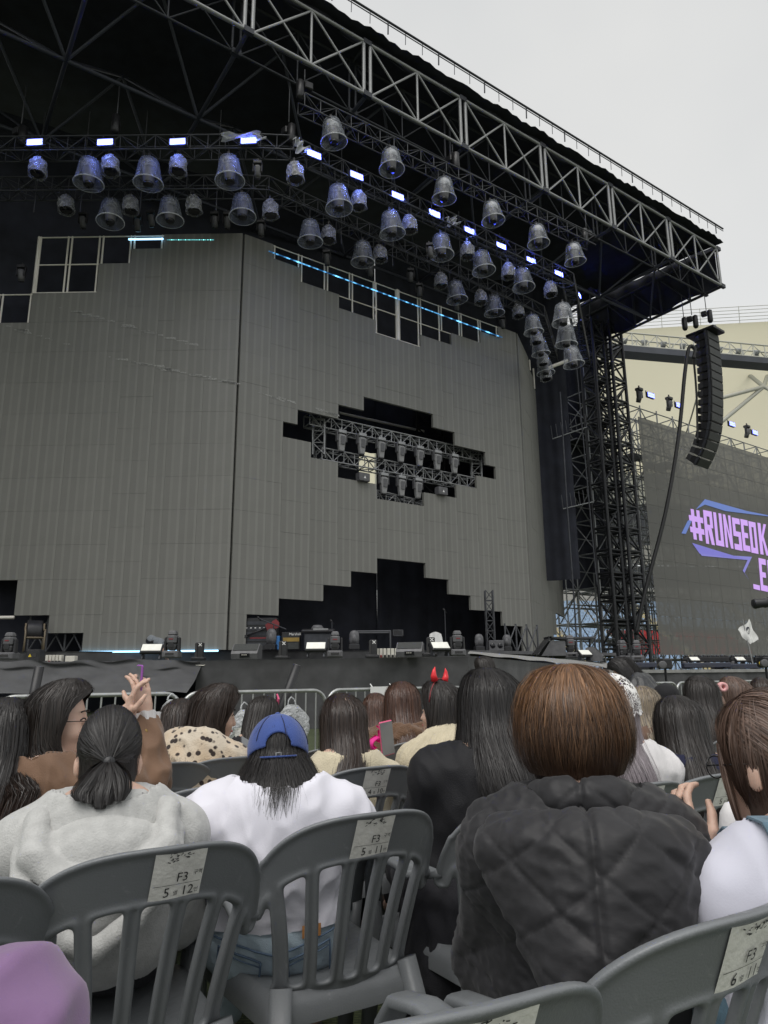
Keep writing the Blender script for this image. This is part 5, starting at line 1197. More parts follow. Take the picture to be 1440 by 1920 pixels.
# ================================================================ distance-field modeller (numpy) used for chairs, bodies and clothes
def smin(a, b, k):
    h = np.clip(.5 + .5 * (b - a) / k, 0, 1); return b * (1 - h) + a * h - k * h * (1 - h)
def smooth_rand(P, f, seed):
    r = np.random.default_rng(seed); out = np.zeros(len(P))
    for i in range(5):
        d = r.normal(size=3); d /= np.linalg.norm(d); w_ = f * (.6 + .9 * r.random())
        out += np.sin(P @ d * w_ + r.random() * 6.28 + .8 * np.sin(P @ r.normal(size=3) * f * .35 + r.random() * 6))
    return out / 5
class Field:
    def __init__(s, xs, ys, zs): s.xs, s.ys, s.zs = [np.asarray(a, np.float32) for a in (xs, ys, zs)]; s.D = np.full((len(xs), len(ys), len(zs)), .5, np.float32)
    def _sub(s, lo, hi, k):
        r = []
        for a, l, h in zip((s.xs, s.ys, s.zs), lo, hi):
            i0 = max(0, np.searchsorted(a, l - k) - 1); i1 = min(len(a), np.searchsorted(a, h + k) + 1); r.append(slice(i0, i1))
        if any(q.start >= q.stop for q in r): return None, None
        G_ = np.meshgrid(s.xs[r[0]], s.ys[r[1]], s.zs[r[2]], indexing='ij'); return tuple(r), G_
    def _mix(s, r, d, k, op='u'):
        if op == 'u': s.D[r] = smin(s.D[r], d, k) if k > 0 else np.minimum(s.D[r], d)
        else: s.D[r] = -smin(-s.D[r], d, k) if k > 0 else np.maximum(s.D[r], -d)
    def cone(s, a, b, ra, rb=None, k=.02, op='u'):
        a = np.array(a, np.float32); b = np.array(b, np.float32); rb = ra if rb is None else rb; m = max(ra, rb)
        r, G_ = s._sub(np.minimum(a, b) - m, np.maximum(a, b) + m, k + .03)
        if r is None: return s
        ba = b - a; L2 = float(ba @ ba) + 1e-9
        px, py, pz = G_[0] - a[0], G_[1] - a[1], G_[2] - a[2]
        h = np.clip((px * ba[0] + py * ba[1] + pz * ba[2]) / L2, 0, 1)
        d = np.sqrt((px - h * ba[0]) ** 2 + (py - h * ba[1]) ** 2 + (pz - h * ba[2]) ** 2) - (ra + (rb - ra) * h)
        s._mix(r, d, k, op); return s
    def ell(s, c, rad, k=.02, rot=None, op='u'):
        c = np.array(c, np.float32); m = max(rad); r, G_ = s._sub(c - m, c + m, k + .03)
        if r is None: return s
        p = [G_[i] - c[i] for i in range(3)]
        if rot is not None: Rm = np.array(rot, np.float32); p = [sum(Rm[j, i] * p[j] for j in range(3)) for i in range(3)]
        k0 = np.sqrt(sum((p[i] / rad[i]) ** 2 for i in range(3))); k1 = np.sqrt(sum((p[i] / rad[i] ** 2) ** 2 for i in range(3))) + 1e-6
        s._mix(r, k0 * (k0 - 1) / k1, k, op); return s
    def cut(s, p, n, k=0):  # keep the side opposite n
        n = np.array(n, np.float32); n /= np.linalg.norm(n)
        d = (s.xs[:, None, None] - p[0]) * n[0] + (s.ys[None, :, None] - p[1]) * n[1] + (s.zs[None, None, :] - p[2]) * n[2]
        s.D = np.maximum(s.D, d) if k == 0 else -smin(-s.D, -d, k); return s
    def fn(s, f):  # combine with an arbitrary field
        G_ = np.meshgrid(s.xs, s.ys, s.zs, indexing='ij'); s.D = f(s.D, *G_).astype(np.float32); return s
    def mesh(s):
        D = s.D; ins = D < 0; nx, ny, nz = D.shape
        c = np.zeros((nx - 1, ny - 1, nz - 1), np.uint8)
        for i in (0, 1):
            for j in (0, 1):
                for k in (0, 1): c += ins[i:nx - 1 + i, j:ny - 1 + j, k:nz - 1 + k]
        act = (c > 0) & (c < 8); idx = np.argwhere(act); n = len(idx)
        idm = np.full(act.shape, -1, np.int32); idm[act] = np.arange(n)
        acc = np.zeros((n, 3)); cnt = np.zeros(n); ii = idx.T
        ax = [s.xs.astype(float), s.ys.astype(float), s.zs.astype(float)]
        for d in range(3):
            o1, o2 = [q for q in range(3) if q != d]
            for e1 in (0, 1):
                for e2 in (0, 1):
                    a = [ii[0].copy(), ii[1].copy(), ii[2].copy()]; a[o1] = a[o1] + e1; a[o2] = a[o2] + e2; b = [q.copy() for q in a]; b[d] = b[d] + 1
                    va = D[tuple(a)]; vb = D[tuple(b)]; m = (va < 0) != (vb < 0); t = np.where(m, va / np.where(m, va - vb, 1), 0)
                    P = np.stack([ax[q][a[q]] for q in range(3)], 1); P[:, d] += t * (ax[d][b[d]] - ax[d][a[d]]); acc[m] += P[m]; cnt[m] += 1
        V = acc / np.maximum(cnt, 1)[:, None]; Fs = []
        for d in range(3):
            o1, o2 = [(1, 2), (2, 0), (0, 1)][d]
            sl_a = [slice(None)] * 3; sl_a[d] = slice(0, -1); sl_b = [slice(None)] * 3; sl_b[d] = slice(1, None)
            cr = ins[tuple(sl_a)] != ins[tuple(sl_b)]; q = np.argwhere(cr)
            q = q[(q[:, o1] > 0) & (q[:, o2] > 0) & (q[:, o1] < D.shape[o1] - 1) & (q[:, o2] < D.shape[o2] - 1)]
            if not len(q): continue
            fl = ins[tuple(sl_a)][tuple(q.T)]
            def cell(e1, e2): z = q.copy(); z[:, o1] -= e1; z[:, o2] -= e2; return idm[tuple(z.T)]
            Q = np.stack([cell(1, 1), cell(0, 1), cell(0, 0), cell(1, 0)], 1); Q[~fl] = Q[~fl][:, ::-1]; Fs.append(Q)
        return V, np.concatenate(Fs)
def vnormals(V, Fq):
    a, b, c, d = [V[Fq[:, i]] for i in range(4)]; n = np.cross(c - a, d - b); Nn = np.zeros_like(V)
    for i in range(4): np.add.at(Nn, Fq[:, i], n)
    return Nn / (np.linalg.norm(Nn, axis=1)[:, None] + 1e-12)
def relax(V, Fq, it=1, w_=.5):
    for _ in range(it):
        S = np.zeros_like(V); c = np.zeros(len(V))
        for i in range(4):
            for j in ((i + 1) % 4, (i + 3) % 4): np.add.at(S, Fq[:, i], V[Fq[:, j]]); np.add.at(c, Fq[:, i], 1)
        V = V + w_ * (S / np.maximum(c, 1)[:, None] - V)
    return V

# ================================================================ stacking armchairs
def chair_plastic():
    m = mat('grey chair plastic', (.172, .182, .190), .31, 0, .10, 3, .10, 260)
    t = m.node_tree; b = t.nodes['Principled BSDF']
    nz = nd(t, 'ShaderNodeTexNoise', Scale=14.0, Detail=6.0, Distortion=2.0); c = [n for n in t.nodes if n.bl_idname == 'ShaderNodeTexCoord'][0]; t.links.new(c.outputs['Object'], nz.inputs['Vector'])
    mr = nd(t, 'ShaderNodeMapRange'); mr.inputs['From Min'].default_value = .35; mr.inputs['From Max'].default_value = .7; mr.inputs['To Min'].default_value = .30; mr.inputs['To Max'].default_value = .52
    t.links.new(nz.outputs['Fac'], mr.inputs['Value']); t.links.new(mr.outputs[0], b.inputs['Roughness'])
    mp2 = nd(t, 'ShaderNodeMapping'); mp2.inputs['Scale'].default_value = (9, 30, 4); mp2.inputs['Rotation'].default_value = (.4, .9, .3); t.links.new(c.outputs['Object'], mp2.inputs[0])
    n3 = nd(t, 'ShaderNodeTexNoise', Scale=3.0, Detail=8.0, Roughness=.75); t.links.new(mp2.outputs[0], n3.inputs['Vector'])  # scuffs
    r3 = nd(t, 'ShaderNodeMapRange'); r3.inputs['From Min'].default_value = .60; r3.inputs['From Max'].default_value = .74; r3.inputs['To Max'].default_value = .45; t.links.new(n3.outputs['Fac'], r3.inputs['Value'])
    mx = nd(t, 'ShaderNodeMix'); mx.data_type = 'RGBA'; mx.inputs[7].default_value = (.36, .37, .37, 1); t.links.new(r3.outputs[0], mx.inputs[0])
    lk = b.inputs['Base Color'].links[0].from_socket; t.links.new(lk, mx.inputs[6]); t.links.new(mx.outputs[2], b.inputs['Base Color']); return m
M['chair'] = chair_plastic(); M['sticker'] = mat('seat number paper', (.76, .75, .70), .75, 0, .08, 30, .2, 90); M['ink'] = mat('black print ink', (.02, .02, .022), .7, 0, .1)
BR = .42
def back_map(s, z, w):
    """flat back outline -> curved, reclined back; w is outward (to the rear)"""
    lean = .30 * (z - .40) + .25 * np.maximum(z - .60, 0) ** 1.5
    r_ = BR + w; x = r_ * np.sin(s / BR); y = -.22 - lean + BR - (BR + w) * np.cos(s / BR)
    return x, y, z
def chair_back_mesh():
    h = .0042; xs = np.arange(-.31, .3101, h); ys = np.arange(.33, .845, h); zs = np.arange(-.022, .0221, .0036)
    X, Z = np.meshgrid(xs, ys, indexing='ij'); A = np.abs(X)
    def sup(a, b, cx, p, q): return (np.power(np.maximum(A / a, 1e-6), p) + np.power(np.maximum((Z - cx) / b, 1e-6), q))
    # outer outline of the head band with drooping ears
    top = np.power(A / .285, 2.9) + np.power(np.clip((Z - .60) / .222, 0, None), 2.5)
    d_out = (np.power(top, 1 / 2.7) - 1) * .20
    # rounded lower end of the ears
    ear = np.hypot(A - .262, Z - .60) - .026
    d_band = np.where(Z > .60, d_out, np.maximum(np.abs(A - .262) - .026, .60 - Z))
    d_band = np.minimum(d_band, ear)
    inn = np.power(A / .237, 2.3) + np.power(np.clip((Z - .585) / .118, 0, None), 2.1); d_in = (np.power(inn, 1 / 2.2) - 1) * .12
    d_in = np.where(Z > .585, d_in, np.where(A < .237, A - .237, .05))
    d = np.maximum(d_band, -d_in)
    # slats fan out upwards
    fan = 1 + .34 * np.clip((Z - .40) / .30, 0, 1) ** 1.4
    sl = np.full_like(d, .5)
    for k, c in enumerate((-.1725, -.1035, -.0345, .0345, .1035, .1725)):
        wv = .0165 if 0 < k < 5 else .0195
        e = np.clip((Z - .60) / .08, 0, 1) ** 2 * .014 * (1 if k in (0, 5) else 0)
        sl = np.minimum(sl, np.abs(X - c * fan - np.sign(c) * e) - wv)
    sl = np.maximum(sl, np.maximum(Z - .712, .36 - Z)); d = smin(d, sl, .014)
    low = np.maximum(A - .196, np.maximum(Z - .415, .345 - Z)); d = smin(d, low, .016)
    # rim of the ear loops
    loop = np.abs(np.power(np.power(np.clip((A - .226) / .0215, -5, 5) ** 2, 1.0) + np.clip((Z - .615) / .045, 0, None) ** 2, .5) - 1) * .0215 - .0045
    loop = np.where((Z > .60), loop, np.minimum(np.abs(A - .2045) , np.abs(A - .2475)) - .0045); loop = np.maximum(loop, .575 - Z)
    d = smin(d, loop, .008)
    thick = .0055 + .0065 * np.exp(-((d + .006) / .005) ** 2)   # raised rims
    W = zs[None, None, :]; D3 = np.maximum(d[:, :, None], np.abs(W - .002) - thick[:, :, None])
    F_ = Field(xs, ys, zs); F_.D = D3.astype(np.float32); V, Q = F_.mesh(); V = relax(V, Q, 2, .45)
    x, y, z = back_map(V[:, 0], V[:, 1], V[:, 2]); V = np.stack([x, y, z], 1)
    return np_mesh('backrest', V, Q[:, ::-1], M['chair'])
def chair_seat_mesh():
    def fn(u, v):
        a = u * 2 - 1; y = -.235 + .49 * v; x = a * (.215 + .03 * v); dip = -.022 * (1 - a * a) * math.sin(v * math.pi); e = max(abs(a), abs(2 * v - 1)); edge = -.035 * max(0, (e - .93) / .07)
        return (x, y, .405 + dip + edge - .02 * max(0, v - .8) / .2)
    mb = MB(); mb.grid(fn, 26, 26); n = 27
    top = list(mb.v); rim = [i for i in range(n)] + [n * j + n - 1 for j in range(1, n)] + [n * (n - 1) + i for i in range(n - 2, -1, -1)] + [n * j for j in range(n - 2, 0, -1)]
    o = len(mb.v); mb.v += [(mb.v[i][0] * 1.01, mb.v[i][1], .335) for i in rim]; m = len(rim)
    for i in range(m): mb.f.append((rim[(i + 1) % m], rim[i], o + i, o + (i + 1) % m)); mb.sm.append(True)
    return mb.mesh('seat', M['chair'])
def chair_proto(label):
    t = thing('chair', label, 'chair')
    link('backrest', chair_proto.back, t); link('seat', chair_proto.seat, t)
    for s in (-1, 1):
        x0, y0, z0 = back_map(np.array(s * .262), np.array(.60), np.array(0.)); x0, y0 = float(x0), float(y0)
        mb = MB(); mb.path([(x0, y0 - .004, .615), (x0 + s * .004, y0 + .05, .60), (s * .262, y0 + .12, .605), (s * .268, .06, .615), (s * .268, .14, .60), (s * .262, .185, .55), (s * .255, .20, .43)], 1, 12, flat=(.027, .011)); mb.build('armrest', M['chair'], t)
        mb = MB(); mb.path([(s * .255, .20, .45), (s * .245, .215, .3), (s * .25, .26, 0)], [1, 1, .8], 8, flat=(.026, .022)); mb.build('leg', M['chair'], t)
        mb = MB(); mb.path([(s * .18, -.22, .42), (s * .205, -.27, .25), (s * .235, -.34, 0)], [1, 1, .8], 8, flat=(.028, .02)); mb.build('leg', M['chair'], t)
    return t
chair_proto.back = chair_back_mesh(); chair_proto.seat = chair_seat_mesh()
class ChairKind(Kind):
    def put(s, label, loc, rz=0):
        if s.p is None: s.p = chair_proto(label); s.first = True; o = s.p; s.clean = [c for c in o.children]
        else:
            o = s.p.copy(); COL.objects.link(o); o['label'] = label
            for c in s.clean: d = c.copy(); COL.objects.link(d); d.parent = o
        o['group'] = s.group; o.location = tuple(loc); o.rotation_euler = (0, 0, rz); return o
K_ch = ChairKind(chair_proto, 'grey plastic armchairs in rows')
def seat_sticker(chair, row_, num, s0=.0, tilt=0.0, plain=False):
    """paper number label bent onto the rear of the back band"""
    W_, H_ = .106, .100; zc = .7615
    def at(x, y, w):
        c, s = math.cos(tilt), math.sin(tilt); sx = s0 + x * c - y * s; z = zc + x * s + y * c; q = back_map(np.array(sx), np.array(z), np.array(w)); return (float(q[0]), float(q[1]), float(q[2]))
    mb = MB(); mb.grid(lambda u, v: at((u - .5) * W_, (v - .5) * H_, .0100 + .0012 * math.sin(u * 5 + v * 3)), 8, 8); st = mb.build('number_sticker', M['sticker'], chair)
    if plain: return st
    def put_text(txt, size, x, y, w=.0122):
        V, Fc = text_mesh(txt, size, 'seat_print'); mb = MB(); mb.add([at(x + p[0], y + p[1], w) for p in V], Fc); o = mb.build('printed_line', M['ink'], st)
    put_text('F3', .026, -.004, -.014); put_text('구역', .011, .030, -.004)
    put_text(str(row_), .027, -.026, -.043); put_text('열', .011, -.006, -.041); put_text(str(num), .027, .010, -.043); put_text('번', .011, .037 if num > 9 else .026, -.041)
    mb = MB(); mb.grid(lambda u, v: at((u - .5) * W_ * .9, -.0195 + .0008 * v, .0124), 6, 1); mb.build('ruled_line', M['ink'], st)
    mb = MB(); rg = random.Random(row_ * 31 + num)
    for k in range(22):  # small smudgy emblem line at the top
        x, y = rg.uniform(-.028, .028), rg.uniform(.024, .042) + .004; L, hh, a = rg.uniform(.001, .0045), rg.uniform(.0005, .0013), rg.uniform(-.4, .9)
        mb.add([at(x + dx * math.cos(a) - dy * math.sin(a), y + dx * math.sin(a) + dy * math.cos(a), .0123) for dx, dy in ((-L, -hh), (L, -hh), (L, hh), (-L, hh))], [(0, 1, 2, 3)])
    tag(mb.build('printed_emblem', M['ink'], st), kind='stuff')
    return st
def put_chair(label, u, f, rz=0): return K_ch.put(label, FU(u, f), SA + rz - .16)
# u along the row, f = distance of the chair back from the camera across the rows (+.27 to the seat centre)
CH = []
def chair_px(label, px, py, rz=0, num=None, s0=0, tilt=0, plain=False, ztop=.822):
    p = on_z(px, py, ztop); f = -p @ N; u = p @ U
    yw = SA + rz - .16; q = p[:2] + np.array([-math.sin(yw), math.cos(yw)]) * .335; o = K_ch.put(label, (q[0], q[1], 0), yw); CH.append((u, f))
    if num: seat_sticker(o, *num, s0, tilt, plain)
    return o
chair_px('grey armchair numbered 5 12 behind the grey hoodie', 305, 1580, .12, (5, 12), .03, 0)
chair_px('grey armchair numbered 5 11 behind the jeans and white tee', 692, 1518, .10, (5, 11), .0, 0)
chair_px('grey armchair left of the black puffer jacket', 1010, 1486, .05, (5, 10))
chair_px('grey armchair half hidden behind the right shoulder of the puffer jacket', 1205, 1464, .05, (5, 9), .0, 0)
chair_px('grey armchair numbered 5 8 left of the person with denim straps', 1350, 1446, .05, (5, 8))
chair_px('grey armchair numbered 4 10 right of the white tee', 700, 1434, .1, (4, 10), .0)
chair_px('grey armchair left of the white tee, its sticker half hidden', 415, 1468, .1, (4, 11), -.02)
chair_px('grey armchair left of the leopard coat', 305, 1428, .1)
chair_px('grey armchair right of the leopard coat', 440, 1417, .1)
chair_px('grey armchair at the left edge with a number ending in 3', -8, 1462, .1, (4, 13), -.06)
chair_px('grey armchair under the brown jacket', 175, 1497, .1)
chair_px('grey armchair numbered 6 11 at the lower right', 1368, 1692, .12, (6, 11), .0, .06)
chair_px('grey armchair cut off by the bottom of the picture', 865, 1856, -.02, (6, 12), .02)
chair_px('grey armchair at the left edge beside the grey hoodie', -175, 1650, .12, None)
for u, f, lab in ((.07, .66, 'grey armchair under the purple sweatshirt'), (1.68, .62, 'grey armchair under the person with denim straps'), (2.10, 2.36, 'grey armchair under the cream knit jumper'), (2.6, 2.3, 'grey armchair under the lace headscarf'), (3.1, 2.3, 'grey armchair before the lace headscarf'), (1.9, 3.1, 'grey armchair before the cream knit jumper'), (2.4, 3.1, 'grey armchair under the auburn long hair'), (3.6, 2.3, 'grey armchair under the highlighted hair'), (4.1, 2.3, 'grey armchair under the straight black hair at the right'), (4.6, 2.3, 'grey armchair under the hair curler'), (1.4, 3.9, 'grey armchair under the brown hair by the barrier'), (1.9, 3.9, 'grey armchair under the pink phone case'), (2.7, 3.9, 'grey armchair under the reddish hair by the barrier')):
    put_chair(lab, u, f + .335, .08)
# ================================================================ people
def skin_mat():
    m = mat('skin', (.60, .40, .31), .5, 0, .08, 14, .08, 180); b = m.node_tree.nodes['Principled BSDF']
    b.inputs['Subsurface Weight'].default_value = .12; b.inputs['Subsurface Radius'].default_value = (.012, .005, .003); b.inputs['Subsurface Scale'].default_value = .6; return m
M['skin'] = skin_mat()
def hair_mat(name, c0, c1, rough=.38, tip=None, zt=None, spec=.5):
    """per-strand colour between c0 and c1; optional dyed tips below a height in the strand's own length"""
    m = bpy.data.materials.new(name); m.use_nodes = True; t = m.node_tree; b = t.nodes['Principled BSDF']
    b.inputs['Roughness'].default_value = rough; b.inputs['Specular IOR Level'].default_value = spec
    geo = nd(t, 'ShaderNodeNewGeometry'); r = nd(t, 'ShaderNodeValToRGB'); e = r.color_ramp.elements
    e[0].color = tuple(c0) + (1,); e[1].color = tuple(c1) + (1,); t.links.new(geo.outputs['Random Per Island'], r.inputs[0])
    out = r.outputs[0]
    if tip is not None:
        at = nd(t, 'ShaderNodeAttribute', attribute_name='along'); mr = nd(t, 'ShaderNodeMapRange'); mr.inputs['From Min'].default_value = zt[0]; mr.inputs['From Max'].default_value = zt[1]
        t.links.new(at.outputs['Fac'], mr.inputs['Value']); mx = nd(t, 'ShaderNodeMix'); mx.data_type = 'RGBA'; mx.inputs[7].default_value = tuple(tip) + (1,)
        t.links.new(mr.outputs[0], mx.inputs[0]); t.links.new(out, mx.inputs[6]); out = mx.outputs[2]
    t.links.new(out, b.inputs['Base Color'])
    rr = nd(t, 'ShaderNodeMapRange'); rr.inputs['To Min'].default_value = rough - .08; rr.inputs['To Max'].default_value = rough + .14; t.links.new(geo.outputs['Random Per Island'], rr.inputs['Value']); t.links.new(rr.outputs[0], b.inputs['Roughness'])
    return m
H_ = {'black': hair_mat('black hair', (.007, .006, .006), (.020, .017, .016), .44), 'softblack': hair_mat('soft black hair', (.011, .009, .008), (.034, .028, .025), .43),
      'darkbrown': hair_mat('dark brown hair', (.016, .010, .008), (.05, .032, .024)), 'auburn': hair_mat('auburn hair', (.04, .018, .012), (.11, .05, .03)),
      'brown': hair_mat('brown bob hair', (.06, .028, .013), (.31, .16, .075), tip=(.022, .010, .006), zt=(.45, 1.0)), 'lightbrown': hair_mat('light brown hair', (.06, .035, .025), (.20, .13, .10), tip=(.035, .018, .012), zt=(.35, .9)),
      'ash': hair_mat('grey lilac hair', (.13, .11, .12), (.30, .26, .28)), 'blond': hair_mat('streaked blond hair', (.07, .055, .042), (.36, .29, .20)),
      'dipdye': hair_mat('black hair with copper lengths', (.010, .008, .007), (.03, .022, .018), tip=(.05, .018, .008), zt=(.55, .95))}
H_root = mat('scalp under the hair', (.012, .010, .009), .6)
ROOTC = {k: H_root for k in H_}; ROOTC['brown'] = mat('brown underhair', (.05, .028, .016), .6); ROOTC['lightbrown'] = mat('light brown underhair', (.06, .04, .03), .6); ROOTC['auburn'] = mat('auburn underhair', (.035, .018, .012), .6); ROOTC['ash'] = mat('lilac underhair', (.12, .10, .11), .6); ROOTC['blond'] = mat('blond underhair', (.09, .07, .05), .6)

def rotm(yaw=0, pitch=0, roll=0):
    """yaw left +, pitch down +, roll to the right +"""
    return np.array(Euler((-pitch, roll, yaw), 'XYZ').to_matrix()) if False else np.array((Matrix.Rotation(yaw, 3, 'Z') @ Matrix.Rotation(-pitch, 3, 'X') @ Matrix.Rotation(roll, 3, 'Y')))
def ramp(vals, x):
    k = sorted(vals); return np.interp(x, [a for a, _ in k], [b for _, b in k])
class Person:
    """seated (or standing) figure; local frame: +y the way the body faces, +x its right, origin on the ground under the hips"""
    def __init__(s, label, head, hip, yaw, head_yaw=0, head_pitch=0, head_roll=0, sw=.165, seat=.45, hands=None, stand=False, scale=1.0, face=False, hunch=None, poles=None, group='seated fans seen from behind', knees=None):
        s.yaw = yaw; s.rot = np.array(Matrix.Rotation(yaw, 3, 'Z')); hip = head - s.rot @ np.array([0, hip if not hasattr(hip, '__len__') else .06, 0]) if not hasattr(hip, '__len__') else hip; s.o = np.array([hip[0], hip[1], 0.])
        s.t = thing('person', label, 'person', s.o, yaw, group); s.face = face
        s.k = scale; L = lambda p: s.rot.T @ (np.array(p) - s.o)
        s.hc = L(head); s.hr = rotm(head_yaw, head_pitch, head_roll); s.hy = head_yaw
        s.H = np.array([0, 0, seat + .10]); s.NB = s.hc + s.hr @ (np.array([0, -.035, -.085]) * scale) + (np.array([0, -.02, -.085]) if hunch is None else np.array(hunch)) * scale
        s.sp = s.NB - s.H
        s.mid = s.H + s.sp * .5 + np.array([0, -.035, 0]); s.ch = s.H + s.sp * .76 + np.array([0, -.025, 0])
        ax = np.array([1., 0, 0]); s.sw = sw
        s.shL = s.NB + np.array([-sw, -.005, -.058]); s.shR = s.NB + np.array([sw, -.005, -.058])
        hands = hands or {}
        s.arm = {}
        for sd_, sh in ((-1, s.shL), (1, s.shR)):
            h = hands.get(sd_)
            wr = np.array(h) if h is not None else np.array([sd_ * .11, .30, seat + .16])
            d = wr - sh; L_ = np.linalg.norm(d); ul, fl = .275 * scale, .245 * scale; 
            if L_ > (ul + fl) * .985: wr = sh + d / L_ * (ul + fl) * .985; d = wr - sh; L_ = np.linalg.norm(d)
            a = (ul ** 2 - fl ** 2 + L_ ** 2) / (2 * L_); hh = math.sqrt(max(0, ul ** 2 - a * a)); pole = np.array((poles or {}).get(sd_, [sd_ * .38, -.45, -.8]), float); pole = pole - d * (pole @ d) / (L_ * L_); pole /= np.linalg.norm(pole)
            s.arm[sd_] = (sh, sh + d / L_ * a + pole * hh, wr)
        s.seat = seat; s.stand = stand
        kz = seat + .06
        s.leg = {sd_: ((np.array([sd_ * .09, 0, seat + .06]), np.array([sd_ * .13, .40, kz]), np.array([sd_ * .14, .40, .09]), np.array([sd_ * .15, .54, .04])) if not stand else (np.array([sd_ * .09, 0, seat + .02]), np.array([sd_ * .1, .02, seat * .52]), np.array([sd_ * .1, 0, .09]), np.array([sd_ * .11, .15, .04]))) for sd_ in (-1, 1)}
    def world(s, p): return s.rot @ np.array(p) + s.o
    def axes(s, h, hz, pad, lo=None, hi=None):
        pts = [s.H, s.hc] + [q for a in s.arm.values() for q in a] + [q for l in s.leg.values() for q in l]
        P = np.array(pts); a, b = P.min(0) - pad, P.max(0) + pad
        if lo is not None: a = np.maximum(a, lo)
        if hi is not None: b = np.minimum(b, hi)
        return np.arange(a[0], b[0], h), np.arange(a[1], b[1], h), a, b
    def head_pt(s, x, y, z): return s.hc + s.hr @ (np.array([x, y, z]) * s.k)
    def torso(s, F, g=0.0, wide=1.0, deep=1.0, k=.05):
        F.ell(s.H + np.array([0, -.01, .02]), ((.165 + g) * wide, (.125 + g) * deep, .13 + g), k)
        F.cone(s.H + np.array([0, -.01, .05]), s.mid, .105 + g, .10 + g, k)
        F.ell(s.mid, ((.135 + g) * wide, (.10 + g) * deep, .15), k); F.ell(s.ch + np.array([0, -.0, 0]), ((.16 + g) * wide, (.105 + g) * deep, .16 + g), k)
        F.cone(s.shL + np.array([.02, 0, 0]), s.shR - np.array([.02, 0, 0]), .052 + g, k=k)
        F.cone(s.NB + np.array([0, -.01, -.04]), s.shL, .048 + g, .045 + g, k); F.cone(s.NB + np.array([0, -.01, -.04]), s.shR, .048 + g, .045 + g, k)
        return F
    def arms(s, F, g=0.0, k=.03, taper=1.0, upto=1.0, sides=(-1, 1)):
        for sd_ in sides:
            a, e, w_ = s.arm[sd_]; F.cone(a, e, .047 + g, .039 + g * taper, k); F.cone(e, e + (w_ - e) * upto, .038 + g * taper, .027 + g * taper, k)
        return F
    def legs(s, F, g=0.0, k=.04, upto=1.0):
        for sd_ in (-1, 1):
            h, kn, an, to = s.leg[sd_]; F.cone(h, kn, .083 + g, .058 + g, k); F.cone(kn, kn + (an - kn) * upto, .054 + g, .036 + g, k)
        return F
    def hand(s, F, sd_, aim=None, curl=.6, palm_n=None, spread=.12, pinch=False):
        """five bent fingers grown from a palm at the wrist"""
        a, e, w_ = s.arm[sd_]; d = (w_ - e) if aim is None else np.array(aim, float); d = d / np.linalg.norm(d)
        pn = np.array([0, .2, -1.]) if palm_n is None else np.array(palm_n, float); pn = pn - d * (pn @ d); pn /= np.linalg.norm(pn); sx = np.cross(d, pn) * sd_
        k_ = s.k
        F.cone(w_, w_ + d * .035 * k_, .026 * k_, .030 * k_, .012)
        for q in (-.024, -.008, .008, .024): F.cone(w_ + d * .03 * k_ + sx * q * k_, w_ + d * .085 * k_ + sx * q * 1.15 * k_, .0135 * k_, .0115 * k_, .010)
        for q, ln in ((-.0285, .062), (-.0095, .078), (.0095, .083), (.0285, .074)):
            p = w_ + d * .088 * k_ + sx * q * 1.15 * k_; dr = d + sx * q * spread * 8; dr /= np.linalg.norm(dr); an = curl * (.75 if pinch and q > .02 else 1)
            r_ = .0093 * k_
            for j, f in enumerate((.45, .32, .26)):
                an_ = an * (j + .6) * .62; dj = dr * math.cos(an_) + pn * math.sin(an_); p2 = p + dj * ln * f * k_; F.cone(p, p2, r_, r_ * .92, .0035); p = p2; r_ *= .93
        th0 = w_ + d * .03 * k_ + sx * .024 * k_ + pn * .006; t1 = th0 + (d * .55 + sx * .65 + pn * .35) * .036 * k_; t2 = t1 + (d * .85 + sx * .15 + pn * .45) * .032 * k_; t3 = t2 + (d * .9 - sx * .12 + pn * .35) * .024 * k_
        F.cone(th0, t1, .0150 * k_, .0115 * k_, .010).cone(t1, t2, .0112 * k_, .0098 * k_, .004).cone(t2, t3, .0097 * k_, .0078 * k_, .004)
    def body(s, fine=None, hands=None):
        h = (fine or .0085) * 1.15; xs, ys, a, b = s.axes(h, h, .16)
        zneck = min(s.NB[2] - .02, min([w_[2] for _, _, w_ in s.arm.values()]) - .1) if (hands) else s.NB[2] - .02
        zs = np.concatenate([np.arange(max(-.005, a[2]), zneck, .017), np.arange(zneck, b[2] + .02, h)])
        F = Field(xs, ys, zs); s.torso(F); s.arms(F); s.legs(F)
        for sd_ in (-1, 1):
            F.cone(s.leg[sd_][2], s.leg[sd_][3], .034, .028, .02); s.hand(F, sd_, **((hands or {}).get(sd_, {})))
        hp = s.head_pt; k_ = s.k
        F.cone(s.NB + np.array([0, -.005, -.03]), hp(0, -.02, -.07), .050 * k_, .048 * k_, .03)
        F.ell(hp(0, -.012, .02), np.array((.072, .090, .094)) * k_, .02, s.hr)          # cranium
        F.ell(hp(0, .032, -.045), np.array((.060, .058, .080)) * k_, .03, s.hr)         # face
        F.ell(hp(0, .050, -.100), np.array((.036, .034, .026)) * k_, .03, s.hr)         # chin
        for q in (-1, 1):
            F.ell(hp(q * .075, -.012, -.028), np.array((.010, .018, .030)) * k_, .008, s.hr); F.ell(hp(q * .036, .058, -.048), np.array((.024, .024, .022)) * k_, .02, s.hr)  # ear, cheek
            F.ell(hp(q * .031, .091, -.012), np.array((.017, .012, .010)) * k_, .012, s.hr, 's'); F.ell(hp(q * .031, .078, -.012), np.array((.013, .011, .009)) * k_, .004, s.hr)  # socket, eye
        F.cone(hp(0, .084, -.008), hp(0, .103, -.046), .007 * k_, .0095 * k_, .010); F.ell(hp(0, .100, -.052), np.array((.014, .010, .008)) * k_, .008, s.hr)   # nose
